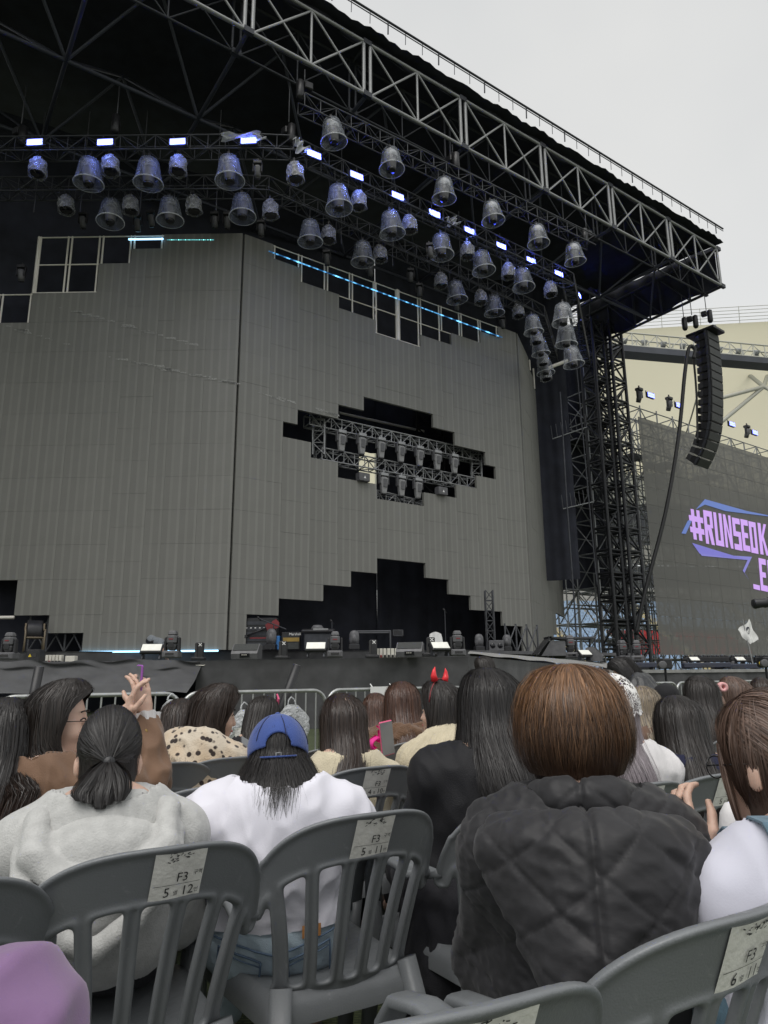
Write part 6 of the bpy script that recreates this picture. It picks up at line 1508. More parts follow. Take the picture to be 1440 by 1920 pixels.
        F.ell(hp(0, .088, -.076), np.array((.022, .010, .0055)) * k_, .006, s.hr); F.ell(hp(0, .086, -.085), np.array((.019, .010, .006)) * k_, .006, s.hr)     # lips
        V, Q = F.mesh(); V = relax(V, Q, 1, .35); link('body', np_mesh('body', V, Q, M['skin']), s.t)
        if s.face:
            for q in (-1, 1):
                mb = MB(); mb.path([tuple(s.head_pt(q * (.018 + .026 * u), .089 - .012 * u * u - .003, -.007 + .006 * math.sin(u * 3.1))) for u in np.linspace(0, 1, 6)], .0022 * k_, 5); mb.build('eyelash', M['black_plastic'], s.t)
                mb = MB(); mb.path([tuple(s.head_pt(q * (.015 + .034 * u), .090 - .014 * u * u, .016 + .006 * math.sin(u * 2.6))) for u in np.linspace(0, 1, 6)], .0028 * k_, 5); mb.build('eyebrow', M['brow'], s.t)
            mb = MB(); mb.path([tuple(s.head_pt(.021 * u, .096 - .010 * u * u, -.0795)) for u in np.linspace(-1, 1, 7)], .0045 * k_, 6); mb.build('lips', M['lip'], s.t)
    def garment(s, name, m, build, h=.008, pad=.22, disp=None, lo=None, hi=None, it=1, cuts=(), neck=None):
        xs, ys, a, b = s.axes(h, h, pad, lo, hi); zs = np.arange(max(.0, a[2]), b[2], h); F = Field(xs, ys, zs); build(F)
        for c in cuts: F.cut(*c)
        if neck is not None:
            def ncut(D, X, Y, Z):
                pl = (Z - s.NB[2] - neck) - .15 * (Y - s.NB[1]); rr = np.hypot(X - s.NB[0], Y - s.NB[1] - .01) - .125
                return np.maximum(D, -np.maximum(-pl, rr))
            F.fn(ncut)
        V, Q = F.mesh(); V = relax(V, Q, it, .5)
        if disp is not None: n = vnormals(V, Q); V = V + n * (disp(V, n) * np.clip((np.linalg.norm(V - s.NB - np.array([0, 0, .03]), axis=1) - .085) / .06, .08, 1))[:, None]
        o = link(name, np_mesh(name, V, Q, m), s.t); return o
M['brow'] = mat('brow hair', (.03, .022, .018), .7); M['lip'] = mat('lips', (.42, .13, .12), .4)

# ---------------------------------------------------------------- hair
def strands_mesh(name, PTS, Wd, nrm, m, along=None):
    """PTS (n, k, 3) strand centre points, Wd (n, k) widths, nrm (n, k, 3) outward directions -> flat ribbons"""
    n, k, _ = PTS.shape; T = np.gradient(PTS, axis=1); T /= np.linalg.norm(T, axis=2)[..., None] + 1e-9
    S = np.cross(T, nrm); S /= np.linalg.norm(S, axis=2)[..., None] + 1e-9
    tw = np.random.default_rng(n).normal(0, .26, (n, 1, 1)); S = S + nrm * tw; S /= np.linalg.norm(S, axis=2)[..., None] + 1e-9
    A = PTS - S * Wd[..., None]; B = PTS + S * Wd[..., None]
    V = np.stack([A, B], 2).reshape(-1, 3); base = (np.arange(n)[:, None] * k + np.arange(k - 1)[None]) * 2
    me = np_mesh(name, V, np.stack([base, base + 1, base + 3, base + 2], -1).reshape(-1, 4), m)
    at = me.attributes.new('along', 'FLOAT', 'POINT'); at.data.foreach_set('value', np.repeat(np.tile(np.linspace(0, 1, k) if along is None else along, n), 2).astype(np.float32)); return me
class Hull:
    """stack of ovals from the crown to the tips: rows (z, half width, depth behind, depth in front, x shift, y shift)"""
    def __init__(s, rows, pole=(0, -.01), open_=((.2, 180), (.06, 118), (-.2, 100), (-1, 80)), face=0.0):
        s.r = np.array([tuple(q) + (0,) * (6 - len(q)) for q in sorted(rows, key=lambda q: q[0])], float); s.pole = pole; s.open = open_; s.face = face
        s.z1 = s.r[-1, 0]; s.z0 = s.r[0, 0]
        # smooth interpolation
    def at(s, phi, z):
        r = s.r; f = lambda i: np.interp(z, r[:, 0], r[:, i]); hw, db, df, sx, sy = [f(i) for i in (1, 2, 3, 4, 5)]
        sn, cs = np.sin(phi), np.cos(phi); y = np.where(cs > 0, -cs * db, -cs * df); t = np.clip((s.z1 - z) / (s.z1 * .55), 0, 1)
        return np.stack([sn * hw + sx + s.pole[0] * (1 - t), y + sy + s.pole[1] * (1 - t), z], -1)
    def lim(s, z): o = sorted(s.open); return np.radians(np.interp(z, [a for a, _ in o], [b for _, b in o]))
def dome(w_, db, df, top=.128, n=7, z0=.0):
    """rounded cap rows from the crown down to z0"""
    n = n + 3; c = lambda a: max(0.0, math.cos(a)) ** .82
    return [(z0 + (top - z0) * math.sin(a) ** .92, w_ * c(a) + .001, db * c(a) + .001, df * c(a) + .001) for a in np.linspace(0, math.pi / 2, n)]
def hair(P, hull, m, n=1600, k=12, wd=.0016, zend=-.3, rag=.06, wave=.0, seed=1, shell=True, layers=(.97, 1.035), clump=.5, pitch_w=None, name='hair', tipw=.25, zmin_shell=None, taper_pow=1.0, start=None, follow=.078):
    r = np.random.default_rng(seed); R = P.hr; sc = P.k
    if wd >= .0018: k = 9
    wd *= .8; n = int(n * 1.15)
    def place(L):  # head frame above the chin, hanging straight below it
        w_ = np.clip((L[..., 2] + .16) / .12, 0, 1)[..., None]; A = L @ R.T; an = P.hy * np.clip((L[..., 2] + .19) / .14, 0, 1); ca, sa = np.cos(an), np.sin(an)
        B = np.stack([L[..., 0] * ca - L[..., 1] * sa, L[..., 0] * sa + L[..., 1] * ca, L[..., 2]], -1); return P.hc + (A * w_ + B * (1 - w_)) * sc
    if follow:  # let the lengths lie on the clothed back
        hull = Hull([tuple(q) for q in hull.r], hull.pole, hull.open); rr = []
        for z in np.unique(np.concatenate([hull.r[:, 0], np.arange(hull.z0, -.05, .03)])):
            row_ = [z] + [float(np.interp(z, hull.r[:, 0], hull.r[:, i])) for i in range(1, 6)]
            if z < -.05:
                t = np.clip((P.hc[2] + z - P.H[2]) / P.sp[2], 0, 1.2); yc = P.H[1] + P.sp[1] * t - .032 * math.sin(math.pi * min(t, 1)) ; rb = np.interp(t, [0, .5, .78, .92, 1.05, 1.2], [.14, .115, .125, .105, .085, .055]) + follow
                wz = min(1, (-.05 - z) / .09); row_[2] = max(row_[2], row_[2] * (1 - wz) + wz * (P.hc[1] - yc + rb + row_[5])); row_[3] = max(.02, min(row_[3], .06))
            rr.append(row_)
        hull.r = np.array(rr)
    root = None
    if shell:
        nu, nv = 40, 30; zb = zmin_shell if zmin_shell is not None else max(zend + rag * .8, hull.z0); zz = hull.z1 + (zb - hull.z1) * np.linspace(0, 1, nv + 1) ** 1.15; V = []
        for z in zz:
            lim = min(float(hull.lim(z)), math.pi); ph = np.linspace(-lim, lim, nu + 1); p = hull.at(ph, np.full(nu + 1, z)); c = np.array([0, 0, z]); p[:, :2] *= .955; V.append(p)
        V = place(np.array(V).reshape(-1, 3)); F = [(j * (nu + 1) + i, (j + 1) * (nu + 1) + i, (j + 1) * (nu + 1) + i + 1, j * (nu + 1) + i + 1) for j in range(nv) for i in range(nu)]
        root = link(name, np_mesh(name, V, F, ROOTC[m]), P.t)
    nc = max(8, n // 14); cph = r.uniform(-math.pi, math.pi, nc); ci = r.integers(0, nc, n)
    phi = r.uniform(-math.pi, math.pi, n); d = (cph[ci] - phi + math.pi) % (2 * math.pi) - math.pi; 
    t0 = np.where(r.random(n) < .6, r.uniform(0, .06, n), r.uniform(.04, .35, n)) if start is None else r.uniform(*start, n)
    ends = zend + (r.random(n) ** 1.5) * rag + .25 * rag * np.sin(cph[ci] * 7) ; ends = np.maximum(ends, hull.z0)
    tt = t0[:, None] + (1 - t0[:, None]) * np.linspace(0, 1, k)[None]
    z = hull.z1 - .0005 + (ends[:, None] - hull.z1) * tt ** 1.25
    f = r.uniform(*layers, n); f = f + .014 * np.sin(cph[ci] * 37.0); fly = r.random(n) < .07; f = np.where(fly, r.uniform(1.03, 1.14, n), f)  # a few flyaway hairs
    cd = np.where(np.abs(d) < .5, d, 0) * clump * .5
    ph = phi[:, None] + cd[:, None] * tt ** 1.5 + wave * np.sin(tt * r.uniform(5, 9, n)[:, None] + cph[ci][:, None] * 5) * tt + r.normal(0, .035, n)[:, None] * np.sin(tt * 4 + r.uniform(0, 6, n)[:, None])
    lim = hull.lim(z); lim = np.minimum.accumulate(lim, axis=1); jl = r.uniform(.93, 1.0, n)[:, None]; ph = np.clip(ph, -lim * jl, lim * jl)
    L = hull.at(ph, z); c = np.stack([np.interp(z, hull.r[:, 0], hull.r[:, 4]), np.interp(z, hull.r[:, 0], hull.r[:, 5]), z], -1)
    ff = f[:, None] * (1 + .02 * np.sin(tt * 9 + ci[:, None])); ff = 1 + (ff - 1) * np.clip(tt * 5, .35, 1)
    L[..., 0] = c[..., 0] + (L[..., 0] - c[..., 0]) * ff; L[..., 1] = c[..., 1] + (L[..., 1] - c[..., 1]) * ff; L[..., 2] += (ff - 1) * .10 * (1 - tt)
    nn = L - c; nn[..., 2] = np.clip((L[..., 2] - .0) * .9, 0, 1); nn /= np.linalg.norm(nn, axis=2)[..., None] + 1e-9
    W_ = wd * np.where(fly, .35, 1.0)[:, None] * r.uniform(.6, 1.4, n)[:, None] * (1 - (1 - tipw) * np.linspace(0, 1, k)[None] ** 2.2) * np.clip(.35 + np.linspace(0, 1, k)[None] * 4, 0, 1)
    PT = place(L); NW = place(L + nn * .01) - PT; NW /= np.linalg.norm(NW, axis=2)[..., None] + 1e-9
    o = link(name + '_strands' if root else name, strands_mesh('hair_strands', PT, W_ * sc, NW, H_[m]), root or P.t); tag(o, kind='stuff'); return root
def strands_paths(P, name, paths, m, n, spread, wd=.0014, seed=3, k=12, parent=None, world=False, fl=.3):
    """loose strands following a few guide lines given in the body frame"""
    r = np.random.default_rng(seed); out = []; nr = []
    G_ = []
    for g in paths:
        g = np.array(g, float); t = np.linspace(0, 1, len(g)); G_.append(np.stack([np.interp(np.linspace(0, 1, k), t, g[:, i]) for i in range(3)], 1))
    G_ = np.array(G_); kk = np.ones(3) / 3
    for i in range(2):
        G_[:, 1:-1] = (G_[:, :-2] + 2 * G_[:, 1:-1] + G_[:, 2:]) / 4
    gi = r.integers(0, len(G_), n); P0 = G_[gi].copy(); a = r.uniform(0, 2 * math.pi, n); q = np.sqrt(r.random(n))
    sp = np.interp(np.linspace(0, 1, k), np.linspace(0, 1, len(spread)), spread)
    off = np.stack([np.cos(a) * q, np.sin(a) * q * .7, np.zeros(n)], 1); P0 += off[:, None, :] * sp[None, :, None] + (r.normal(0, fl * .004, (n, 1, 3)) * np.sin(np.linspace(0, 6, k) + 1)[None, :, None])
    ln = r.uniform(.86, 1.0, n)[:, None, None]; 
    nn = off + np.array([0, -.3, .2]); nn /= np.linalg.norm(nn, axis=1)[:, None]; NW = np.repeat(nn[:, None, :], k, 1)
    W_ = wd * r.uniform(.6, 1.4, n)[:, None] * (1 - .7 * np.linspace(0, 1, k)[None] ** 3)
    o = link(name, strands_mesh(name, P0, W_, NW, H_[m]), parent or P.t); return tag(o, kind='stuff')
def wr(seed, amp, f=22, stretch=(1, 1, .6)):
    """cloth folds as a soft ridged displacement"""
    def d(V, n):
        Q = V * np.array(stretch) + np.stack([smooth_rand(V, 14, seed + 5), smooth_rand(V, 14, seed + 6), smooth_rand(V, 14, seed + 7)], 1) * .02
        a = smooth_rand(Q, f * 1.6, seed); b = smooth_rand(Q, f * 3.0, seed + 1); b2 = smooth_rand(Q, f * 3.6, seed + 3); return amp * (a * .8 - 1.6 * np.abs(b) - .9 * np.abs(b2) + .5 + .22 * smooth_rand(Q, f * 7.5, seed + 2))
    return d
# ---------------------------------------------------------------- the crowd
F_Y = .16
def on_f(px, py, f): return on_wall(px, py, FU(0, f), SA)
def head_at(px, pytop, f, dz=.132): return on_f(px, pytop, f) - np.array([0, 0, dz])
def fab(name, col, rough=.85, var=.12, vs=8, bump=.25, bs=300, **k): return mat(name, col, rough, 0, var, vs, bump, bs, sheen=.25, **k)
M['hoodie'] = fab('grey marl sweatshirt', (.47, .47, .455), var=.10, vs=40, bump=.3, bs=220); M['tee'] = fab('white cotton', (.76, .75, .82), var=.03, vs=5, bump=.12)
M['brown_jacket'] = fab('brown jacket cloth', (.16, .085, .045), .7); M['cream_knit'] = fab('cream knit', (.60, .53, .38), bump=.5, bs=160); M['black_blouse'] = fab('black blouse', (.012, .012, .014), .6)
M['puffer'] = mat('black puffer nylon', (.022, .0215, .0235), .56, 0, .12, 7, .10, 24, spec=.35, sheen=.1, stretch=(1, 1, 2.2)); M['white_top'] = fab('white top', (.72, .70, .70)); M['navy'] = fab('navy cloth', (.02, .022, .05)); M['coat_brown'] = fab('brown coat', (.13, .075, .05))
M['leather'] = mat('black leather', (.03, .031, .033), .38, 0, .3, 12, .3, 90); M['purple'] = fab('purple sweatshirt', (.22, .125, .255), var=.06, vs=20, bump=.08, bs=600); M['shirt_white'] = fab('pale lilac shirt', (.64, .64, .73), bump=.05, var=.04); M['black_knit'] = fab('black knit', (.018, .018, .02))
M['trousers'] = fab('dark trousers', (.02, .02, .024)); M['fur_brown'] = fab('brown fleece', (.14, .075, .04), bump=.8, bs=120)
for _k in ('black_blouse', 'black_knit', 'trousers', 'navy'): M[_k].node_tree.nodes['Principled BSDF'].inputs['Sheen Weight'].default_value = .04; M[_k].node_tree.nodes['Principled BSDF'].inputs['Specular IOR Level'].default_value = .25
def denim():
    m = fab('pale blue denim', (.44, .54, .61), .8, .22, 10, .35, 420); return m
M['denim'] = denim(); M['denim_dark'] = fab('washed denim strap', (.10, .18, .24), .8, .25, 40); M['stitch'] = mat('denim seam', (.10, .15, .22), .8); M['patch'] = mat('tan leather patch', (.42, .19, .06), .6)
def leopard():
    m = fab('leopard print fleece', (.60, .53, .42), .9, .1, 10, .6, 160); t = m.node_tree; b = t.nodes['Principled BSDF']; c = [n for n in t.nodes if n.bl_idname == 'ShaderNodeTexCoord'][0]
    v = nd(t, 'ShaderNodeTexVoronoi', Scale=31.0, Randomness=.9); t.links.new(c.outputs['Object'], v.inputs['Vector']); r = nd(t, 'ShaderNodeValToRGB'); e = r.color_ramp.elements; e[0].position = .30; e[0].color = (.03, .02, .018, 1); e[1].position = .40; e[1].color = (.62, .54, .43, 1)
    t.links.new(v.outputs['Distance'], r.inputs[0]); n2 = nd(t, 'ShaderNodeTexNoise', Scale=7.0); t.links.new(c.outputs['Object'], n2.inputs['Vector']); mx = nd(t, 'ShaderNodeMix'); mx.data_type = 'RGBA'; mx.blend_type = 'MULTIPLY'; mx.inputs[0].default_value = .55
    r2 = nd(t, 'ShaderNodeValToRGB'); r2.color_ramp.elements[0].position = .4; r2.color_ramp.elements[0].color = (1, 1, 1, 1); r2.color_ramp.elements[1].position = .7; r2.color_ramp.elements[1].color = (.8, .55, .28, 1); t.links.new(n2.outputs['Fac'], r2.inputs[0])
    t.links.new(r.outputs[0], mx.inputs[6]); t.links.new(r2.outputs[0], mx.inputs[7]); t.links.new(mx.outputs[2], b.inputs['Base Color']); return m
M['leopard'] = leopard()
def top(P, name, m, g=.018, ga=None, wide=1.0, deep=1.0, h=.009, amp=.006, f=20, seed=1, sleeve=1.0, hem=-.02, neck=.055, extra=None, taper=1.0, k=.045, it=1, lo=None):
    ga = g if ga is None else ga
    def b(F):
        P.torso(F, g, wide, deep, k); P.arms(F, ga, .035, taper, sleeve)
        (extra or (lambda F_: collar(F_, P, .070, .016, .032, -.012, .02, .012)))(F)
    return P.garment(name, m, b, h, .2, wr(seed, amp, f), it=it, lo=np.array([-9, -9, P.H[2] + hem]), neck=neck)
def collar(F, P, r=.075, t=.022, z=.0, back=-.015, k=.015, hgt=.02):
    for a in np.linspace(0, 2 * math.pi, 11)[:-1]:
        a2 = a + 2 * math.pi / 10; p = lambda q: P.NB + np.array([r * math.sin(q), back - r * .9 * math.cos(q), z + hgt * (math.cos(q))]); F.cone(p(a), p(a2), t, k=k)
def bottoms(P, name, m, g=.014, amp=.004, h=.019, waist=.07, seed=5):
    def b(F):
        F.ell(P.H + np.array([0, -.01, .02]), (.168 + g, .128 + g, .13 + g), .05); F.cone(P.H + np.array([0, -.01, .03]), P.mid, .108 + g, .10 + g, .05); P.legs(F, g, .05, .93)
    return P.garment(name, m, b, h, .2, wr(seed, amp, 26), cuts=[(P.H + np.array([0, 0, waist]), (0, 0, 1))])
def long_hull(w_=.098, top_=.132, length=.5, wb=None, over=.205, front=.09, part=(0, .035), open_=None, low_w=None, sx=0.0, sy=0.0):
    wb = wb or w_ * 1.12; low_w = low_w or wb
    rows = dome(w_, .118, .108, top_, 7, .0) + [(-.07, w_ * 1.02, .116, .10), (-.14, (w_ + wb) / 2, .125, .09), (-.22, wb, .165, front, sx * .3, sy * .3), (-.30, (wb + low_w) / 2, over, front * .6, sx * .6, sy * .6), (-max(.36, length), low_w, over + .01, front * .4, sx, sy)]
    return Hull(rows, part, open_ or ((.2, 180), (.085, 180), (.05, 128), (-.08, 108), (-.2, 96), (-1, 88)))

# -- grey hoodie with a low ponytail
P = Person('person in a grey hoodie with a black ponytail, seated in front of chair 5 12', head_at(212, 1317, 2.03), .02, F_Y + .2, .0, .10, .0, .170, .44, hunch=(0, -.045, -.06))
P.body(.0085); bottoms(P, 'trousers', M['trousers'])
nb = P.NB
def hood(F):
    collar(F, P, .083, .026, .03, -.015, .022, .02)
    F.ell(nb + np.array([0, -.12, -.085]), (.150, .070, .115), .02); F.ell(nb + np.array([-.01, -.15, -.17]), (.085, .045, .085), .03)
    for ring, r_ in (([(-.11, .0, .035), (-.145, -.08, .015), (-.14, -.165, -.045), (-.08, -.198, -.09), (.0, -.208, -.10), (.08, -.198, -.085), (.14, -.165, -.04), (.145, -.08, .02), (.11, .0, .035)], .029), ([(-.165, -.10, -.03), (-.16, -.185, -.11), (-.09, -.225, -.185), (-.01, -.238, -.225), (.07, -.225, -.18), (.15, -.185, -.10), (.165, -.10, -.02)], .024)):
        for a, b2 in zip(ring[:-1], ring[1:]): F.cone(nb + np.array(a), nb + np.array(b2), r_, k=.012)
top(P, 'hoodie', M['hoodie'], .030, .033, 1.03, 1.05, .0085, .0055, 11, 3, 1.02, -.09, .06, None, it=2)
F = Field(np.arange(nb[0] - .24, nb[0] + .24, .006), np.arange(nb[1] - .36, nb[1] + .16, .006), np.arange(nb[2] - .33, nb[2] + .16, .006)); hood(F); V, Q = F.mesh(); V = relax(V, Q, 3, .5); n = vnormals(V, Q); V = V + n * wr(71, .0045, 10, (1, 1, 1.5))(V, n)[:, None]; link('hood', np_mesh('hood', V, Q, M['hoodie']), P.t)
for a, b2 in ((1, 1),):
    hl = Hull(dome(.0785, .098, .100, .114, 8, .0) + [(-.05, .076, .090, .09), (-.09, .066, .074, .07), (-.115, .058, .066, .06)], (0, .0), ((.2, 180), (.09, 180), (.04, 125), (-.03, 112), (-.2, 100)))
    hair(P, hl, 'black', n=300, follow=0, wd=.001, zend=-.06, rag=.02, layers=(.985, 1.0), seed=4, zmin_shell=-.10)
# combed back strands running to the tie
def comb(P, tie, m, n, seed, hull, wd=.0014, lift=.004, phis=(28, 180), zs=(-.09, .115)):
    r = np.random.default_rng(seed); k = 14; out = []; nr = []
    tie = np.array(tie)
    for i in range(n):
        fr = r.random(); sg = -1 if r.random() < .5 else 1
        phi = sg * math.radians(r.uniform(*phis)); z = r.uniform(*zs) if abs(phi) < 2.2 else r.uniform(.03, zs[1])
        lim = float(hull.lim(z)); phi = max(-lim, min(lim, phi)); a = hull.at(np.array(phi), np.array(z)); t = np.linspace(0, 1, k)[:, None]
        # walk over the skull: project the straight run back onto the hull
        c_ = np.array([0, -.012, .02]); d0, d1 = a - c_, tie - c_; L0, L1 = np.linalg.norm(d0), np.linalg.norm(d1); om = math.acos(max(-1, min(1, d0 @ d1 / L0 / L1))) + 1e-4
        q = (np.sin((1 - t) * om) * d0 / L0 + np.sin(t * om) * d1 / L1) / math.sin(om); 
        e = np.array([.0785, .0975, .1035]); s_ = 1 / np.sqrt(((q / e) ** 2).sum(1))[:, None]; low = np.clip(-q[:, 2:3] / .7, 0, 1); q2 = q * s_ * (1 - .10 * low) * (1 + lift * 8 * r.uniform(.3, 1)) + c_
        t2 = t ** 3; q2 = q2 * (1 - t2) + (tie + r.normal(0, .004, 3)) * t2; out.append(q2); nr.append(q)
    PT = np.array(out) @ P.hr.T * P.k + P.hc; NW = np.array(nr) @ P.hr.T; W_ = wd * r.uniform(.6, 1.4, n)[:, None] * np.ones((1, k)); o = link('combed_hair_strands', strands_mesh('hair_strands', PT, W_, NW, H_[m]), P.t); tag(o, kind='stuff')
tie = np.array([0, -.118, -.018]); comb(P, tie, 'black', 4200, 11, hl, .0010)
tb = P.head_pt(*tie)
strands_paths(P, 'ponytail_strands', [[tb + np.array([dx * .3, 0, .0]), tb + np.array([dx, -.035, -.015]), tb + np.array([dx * 1.4, -.058, -.035]), tb + np.array([dx * 1.4 + sx, -.082, -.058]), tb + np.array([dx * 1.2 + sx, -.100, -.078 - l_ * .5])] for dx, sx, l_ in ((-.02, -.015, .0), (-.008, -.006, .02), (.006, -.004, .015), (.02, .004, .0), (0, -.012, .03), (-.026, -.022, -.01))], 'black', 1900, (.010, .024, .030, .026, .012), .0010, 5)
mb = MB(); mb.lathe([(.011, -.006), (.016, 0), (.011, .006)], tuple(tb + np.array([0, -.006, 0])), 14, rot=Matrix.Rotation(R_(70), 3, 'X')); mb.build('hair_tie', M['black_plastic'], P.t)

# -- brown jacket, long dip dyed hair, glasses, raising a phone
hd = head_at(118, 1272, 2.66); hw_ = on_f(262, 1352, 2.78)
P2 = P = Person('person in a brown jacket and glasses raising a purple phone, long dark hair', hd, .05, F_Y - .35, -1.15, -.04, .0, .17, .44, face=True)
Lc = lambda P, w_: P.rot.T @ (np.array(w_) - P.o)
ph_c = on_f(259, 1290, 2.80)
wR = Lc(P, on_f(272, 1340, 2.76)); wL = Lc(P, on_f(236, 1352, 2.74))
P = P2; 
for o in list(P.t.children): bpy.data.objects.remove(o)
bpy.data.objects.remove(P.t)
P2 = P = Person('person in a brown jacket and glasses raising a purple phone, long dark hair', hd, .05, F_Y - .35, -1.15, -.04, .0, .17, .44, {1: wR, -1: wL}, face=True, poles={1: (.6, .25, -1), -1: (-.3, .2, -1)})
up = np.array([-.1, 0, 1.]); P.body(.0055, {1: dict(aim=(-.25, .05, 1), curl=.55, palm_n=(-.9, .3, .1)), -1: dict(aim=(.15, .1, 1), curl=.65, palm_n=(.8, .5, .1))})
top(P, 'jacket', M['brown_jacket'], .028, .020, 1.03, 1, .0085, .014, 20, 7, .86, -.1, .03, lambda F: collar(F, P, .082, .02, .0), it=2, taper=1.25); bottoms(P, 'trousers', M['trousers'])
e_, w_ = P.arm[1][1], P.arm[1][2]; c0 = e_ + (w_ - e_) * .84; c1 = e_ + (w_ - e_) * .97
def ruff(u, v):
    a = u * 2 * math.pi; d = (c1 - c0) / np.linalg.norm(c1 - c0); s1 = np.cross(d, [0, 1, .1]); s1 /= np.linalg.norm(s1); s2 = np.cross(d, s1); r_ = .042 + .012 * v + .006 * math.sin(a * 9 + v * 2)
    return tuple(c0 + (c1 - c0) * v + (s1 * math.cos(a) + s2 * math.sin(a)) * r_)
mb = MB(); mb.grid(ruff, 40, 8); mb.build('ruffled_cuff', M['white_top'], P.t)
mb = MB(); mb.lathe([(.008, 0), (.008, .003), (.005, .004)], tuple(c0 + np.array([.028, -.05, -.02])), 10, rot=Matrix.Rotation(R_(90), 3, 'X')); mb.build('cuff_button', M['gold'], P.t)
hl = long_hull(.094, .132, .47, .10, .19, .10, (0, .03), ((.2, 180), (.09, 180), (.05, 118), (-.08, 104), (-.2, 92), (-1, 80)), .105, -.01)
hair(P, hl, 'dipdye', n=2600, wd=.0017, zend=-.46, rag=.10, wave=.02, seed=21, follow=.10)
for sg in (-1, 1):  # glasses
    mb = MB(); mb.path([tuple(P.head_pt(sg * .034 + .025 * math.cos(a), .104 - .008 * abs(math.cos(a)) * (1 if sg * math.cos(a) > 0 else 0), -.014 + .021 * math.sin(a))) for a in np.linspace(0, 2 * math.pi, 17)], .0017, 5); o = mb.build('glasses_rim', M['red'] if 0 else M['rim'] if 'rim' in M else M['lens'], P.t)
    mb = MB(); mb.path([tuple(P.head_pt(*q)) for q in ((sg * .060, .100, -.010), (sg * .078, .06, -.008), (sg * .080, -.01, -.006))], .0016, 5); mb.build('glasses_arm', M['lens'], P.t)
    mb = MB(); mb.add([tuple(P.head_pt(sg * .034 + .024 * math.cos(a), .103, -.014 + .020 * math.sin(a))) for a in np.linspace(0, 2 * math.pi, 14, endpoint=False)], [tuple(range(14))]); mb.build('glasses_lens', M['bag_clear'], P.t)
def phone(label, c, rx, ry, rz, w_=.072, h_=.15, case=None, scr=None, group=None):
    t = thing('phone', label, 'phone', c); t.rotation_euler = (rx, ry, rz)
    mb = MB(); mb.box((0, 0, 0), (w_, .009, h_), bevel=.004); mb.build('case', case, t)
    mb = MB(); mb.box((0, -.0052, 0), (w_ * .92, .0012, h_ * .94)); mb.build('screen', scr or M['phone_glass'], t)
    mb = MB(); mb.box((w_ * .25, .0052, h_ * .33), (.022, .003, .034), bevel=.001); mb.build('camera_bump', M['lens'], t); return t
M['phone_glass'] = mat('phone glass', (.20, .21, .22), .12, 0, .1); M['purple_case'] = mat('purple phone case', (.33, .10, .42), .4); M['pink_case'] = mat('pink phone case', (.75, .12, .25), .4); M['dark_case'] = mat('dark phone case', (.02, .02, .025), .4)
phone('purple cased phone held up over the crowd', on_f(260, 1287, 2.80), 0, .03, .19 - 1.20, .078, .16, M['purple_case'])

# -- far left long black hair
P = Person('person with long black hair cut by the left edge of the picture', head_at(14, 1305, 2.7), .05, F_Y + .1, .1, .1)
P.body(.011); top(P, 'jumper', M['black_knit'], .02, h=.013); bottoms(P, 'trousers', M['trousers']); hair(P, long_hull(.10, length=.5, wb=.12), 'black', 1500, wd=.0026, zend=-.48, rag=.12, wave=.03, seed=31)

# -- leopard fleece
P = Person('person in a leopard print fleece with long straight dark hair', head_at(405, 1279, 3.25), FU(1.12, 3.15), F_Y - .5, -.75, .12, .10, .165, .44, face=True)
P.body(.008); top(P, 'fleece', M['leopard'], .038, .04, 1.05, 1.05, .010, .007, 26, 9, 1.0, -.12, .03, lambda F: collar(F, P, .085, .03), it=2); bottoms(P, 'trousers', M['trousers'])
hair(P, long_hull(.092, length=.52, wb=.10, over=.23, part=(0, .03), sx=-.05, sy=-.03, low_w=.09), 'darkbrown', 2400, wd=.0019, zend=-.5, rag=.1, seed=41)
phone('dark phone held low beside the leopard fleece', on_f(462, 1404, 3.4), -.9, .5, SA, .07, .15, M['dark_case'])

# -- brown hair by the barrier, between the brown jacket and the leopard fleece
P = Person('person with plain dark brown hair left of the leopard fleece', head_at(338, 1308, 3.9), .06, F_Y, -.2, .1)
P.body(.012); top(P, 'jumper', M['black_knit'], .022, h=.014); bottoms(P, 'trousers', M['trousers']); hair(P, long_hull(.10, length=.4, wb=.12), 'darkbrown', 1500, wd=.0026, zend=-.38, rag=.1, seed=51)

# -- white tee, jeans, blue cap worn backwards
P = Person('person in a white tee, pale jeans and a blue cap worn backwards', head_at(523, 1340, 2.02, .116), .03, F_Y, .0, .10, -.03, .185, .38, scale=.85, hunch=(0, -.06, -.045))
P.body(.0085); o = top(P, 'tee', M['tee'], .030, .036, 1.10, 1.06, .0075, .008, 17, 13, .35, .015, .015, lambda F: None, it=2)
def jeans(F):
    F.ell(P.H + np.array([0, -.02, -.0]), (.195, .150, .135), .05); F.cone(P.H + np.array([0, -.01, .03]), P.mid + np.array([0, -.01, 0]), .125, .112, .05); P.legs(F, .016, .06, .93)
jo = P.garment('jeans', M['denim'], jeans, .008, .2, wr(15, .004, 30), cuts=[(P.H + np.array([0, 0, .075]), (0, .12, 1))])
JV = np.array([v.co[:] for v in jo.data.vertices])
def back_y(x, z):
    d = (JV[:, 0] - x) ** 2 + ((JV[:, 2] - z)) ** 2; m_ = (d < .016 ** 2) & (JV[:, 1] < P.H[1]); return JV[m_, 1].min() if m_.any() else P.H[1] - .16
def seam(name, pts, r_=.0028, m=None):
    mb = MB(); q = [];
    for a, b2 in zip(pts[:-1], pts[1:]):
        for k in range(7): t_ = k / 7; x, z = a[0] * (1 - t_) + b2[0] * t_, a[1] * (1 - t_) + b2[1] * t_; q.append((x, back_y(x, z) - .001, z))
    q.append((pts[-1][0], back_y(*pts[-1]) - .001, pts[-1][1])); mb.path(q, r_, 5); s_ = mb.build(name, m or M['stitch'], jo); return s_
hz = P.H[2] - .03
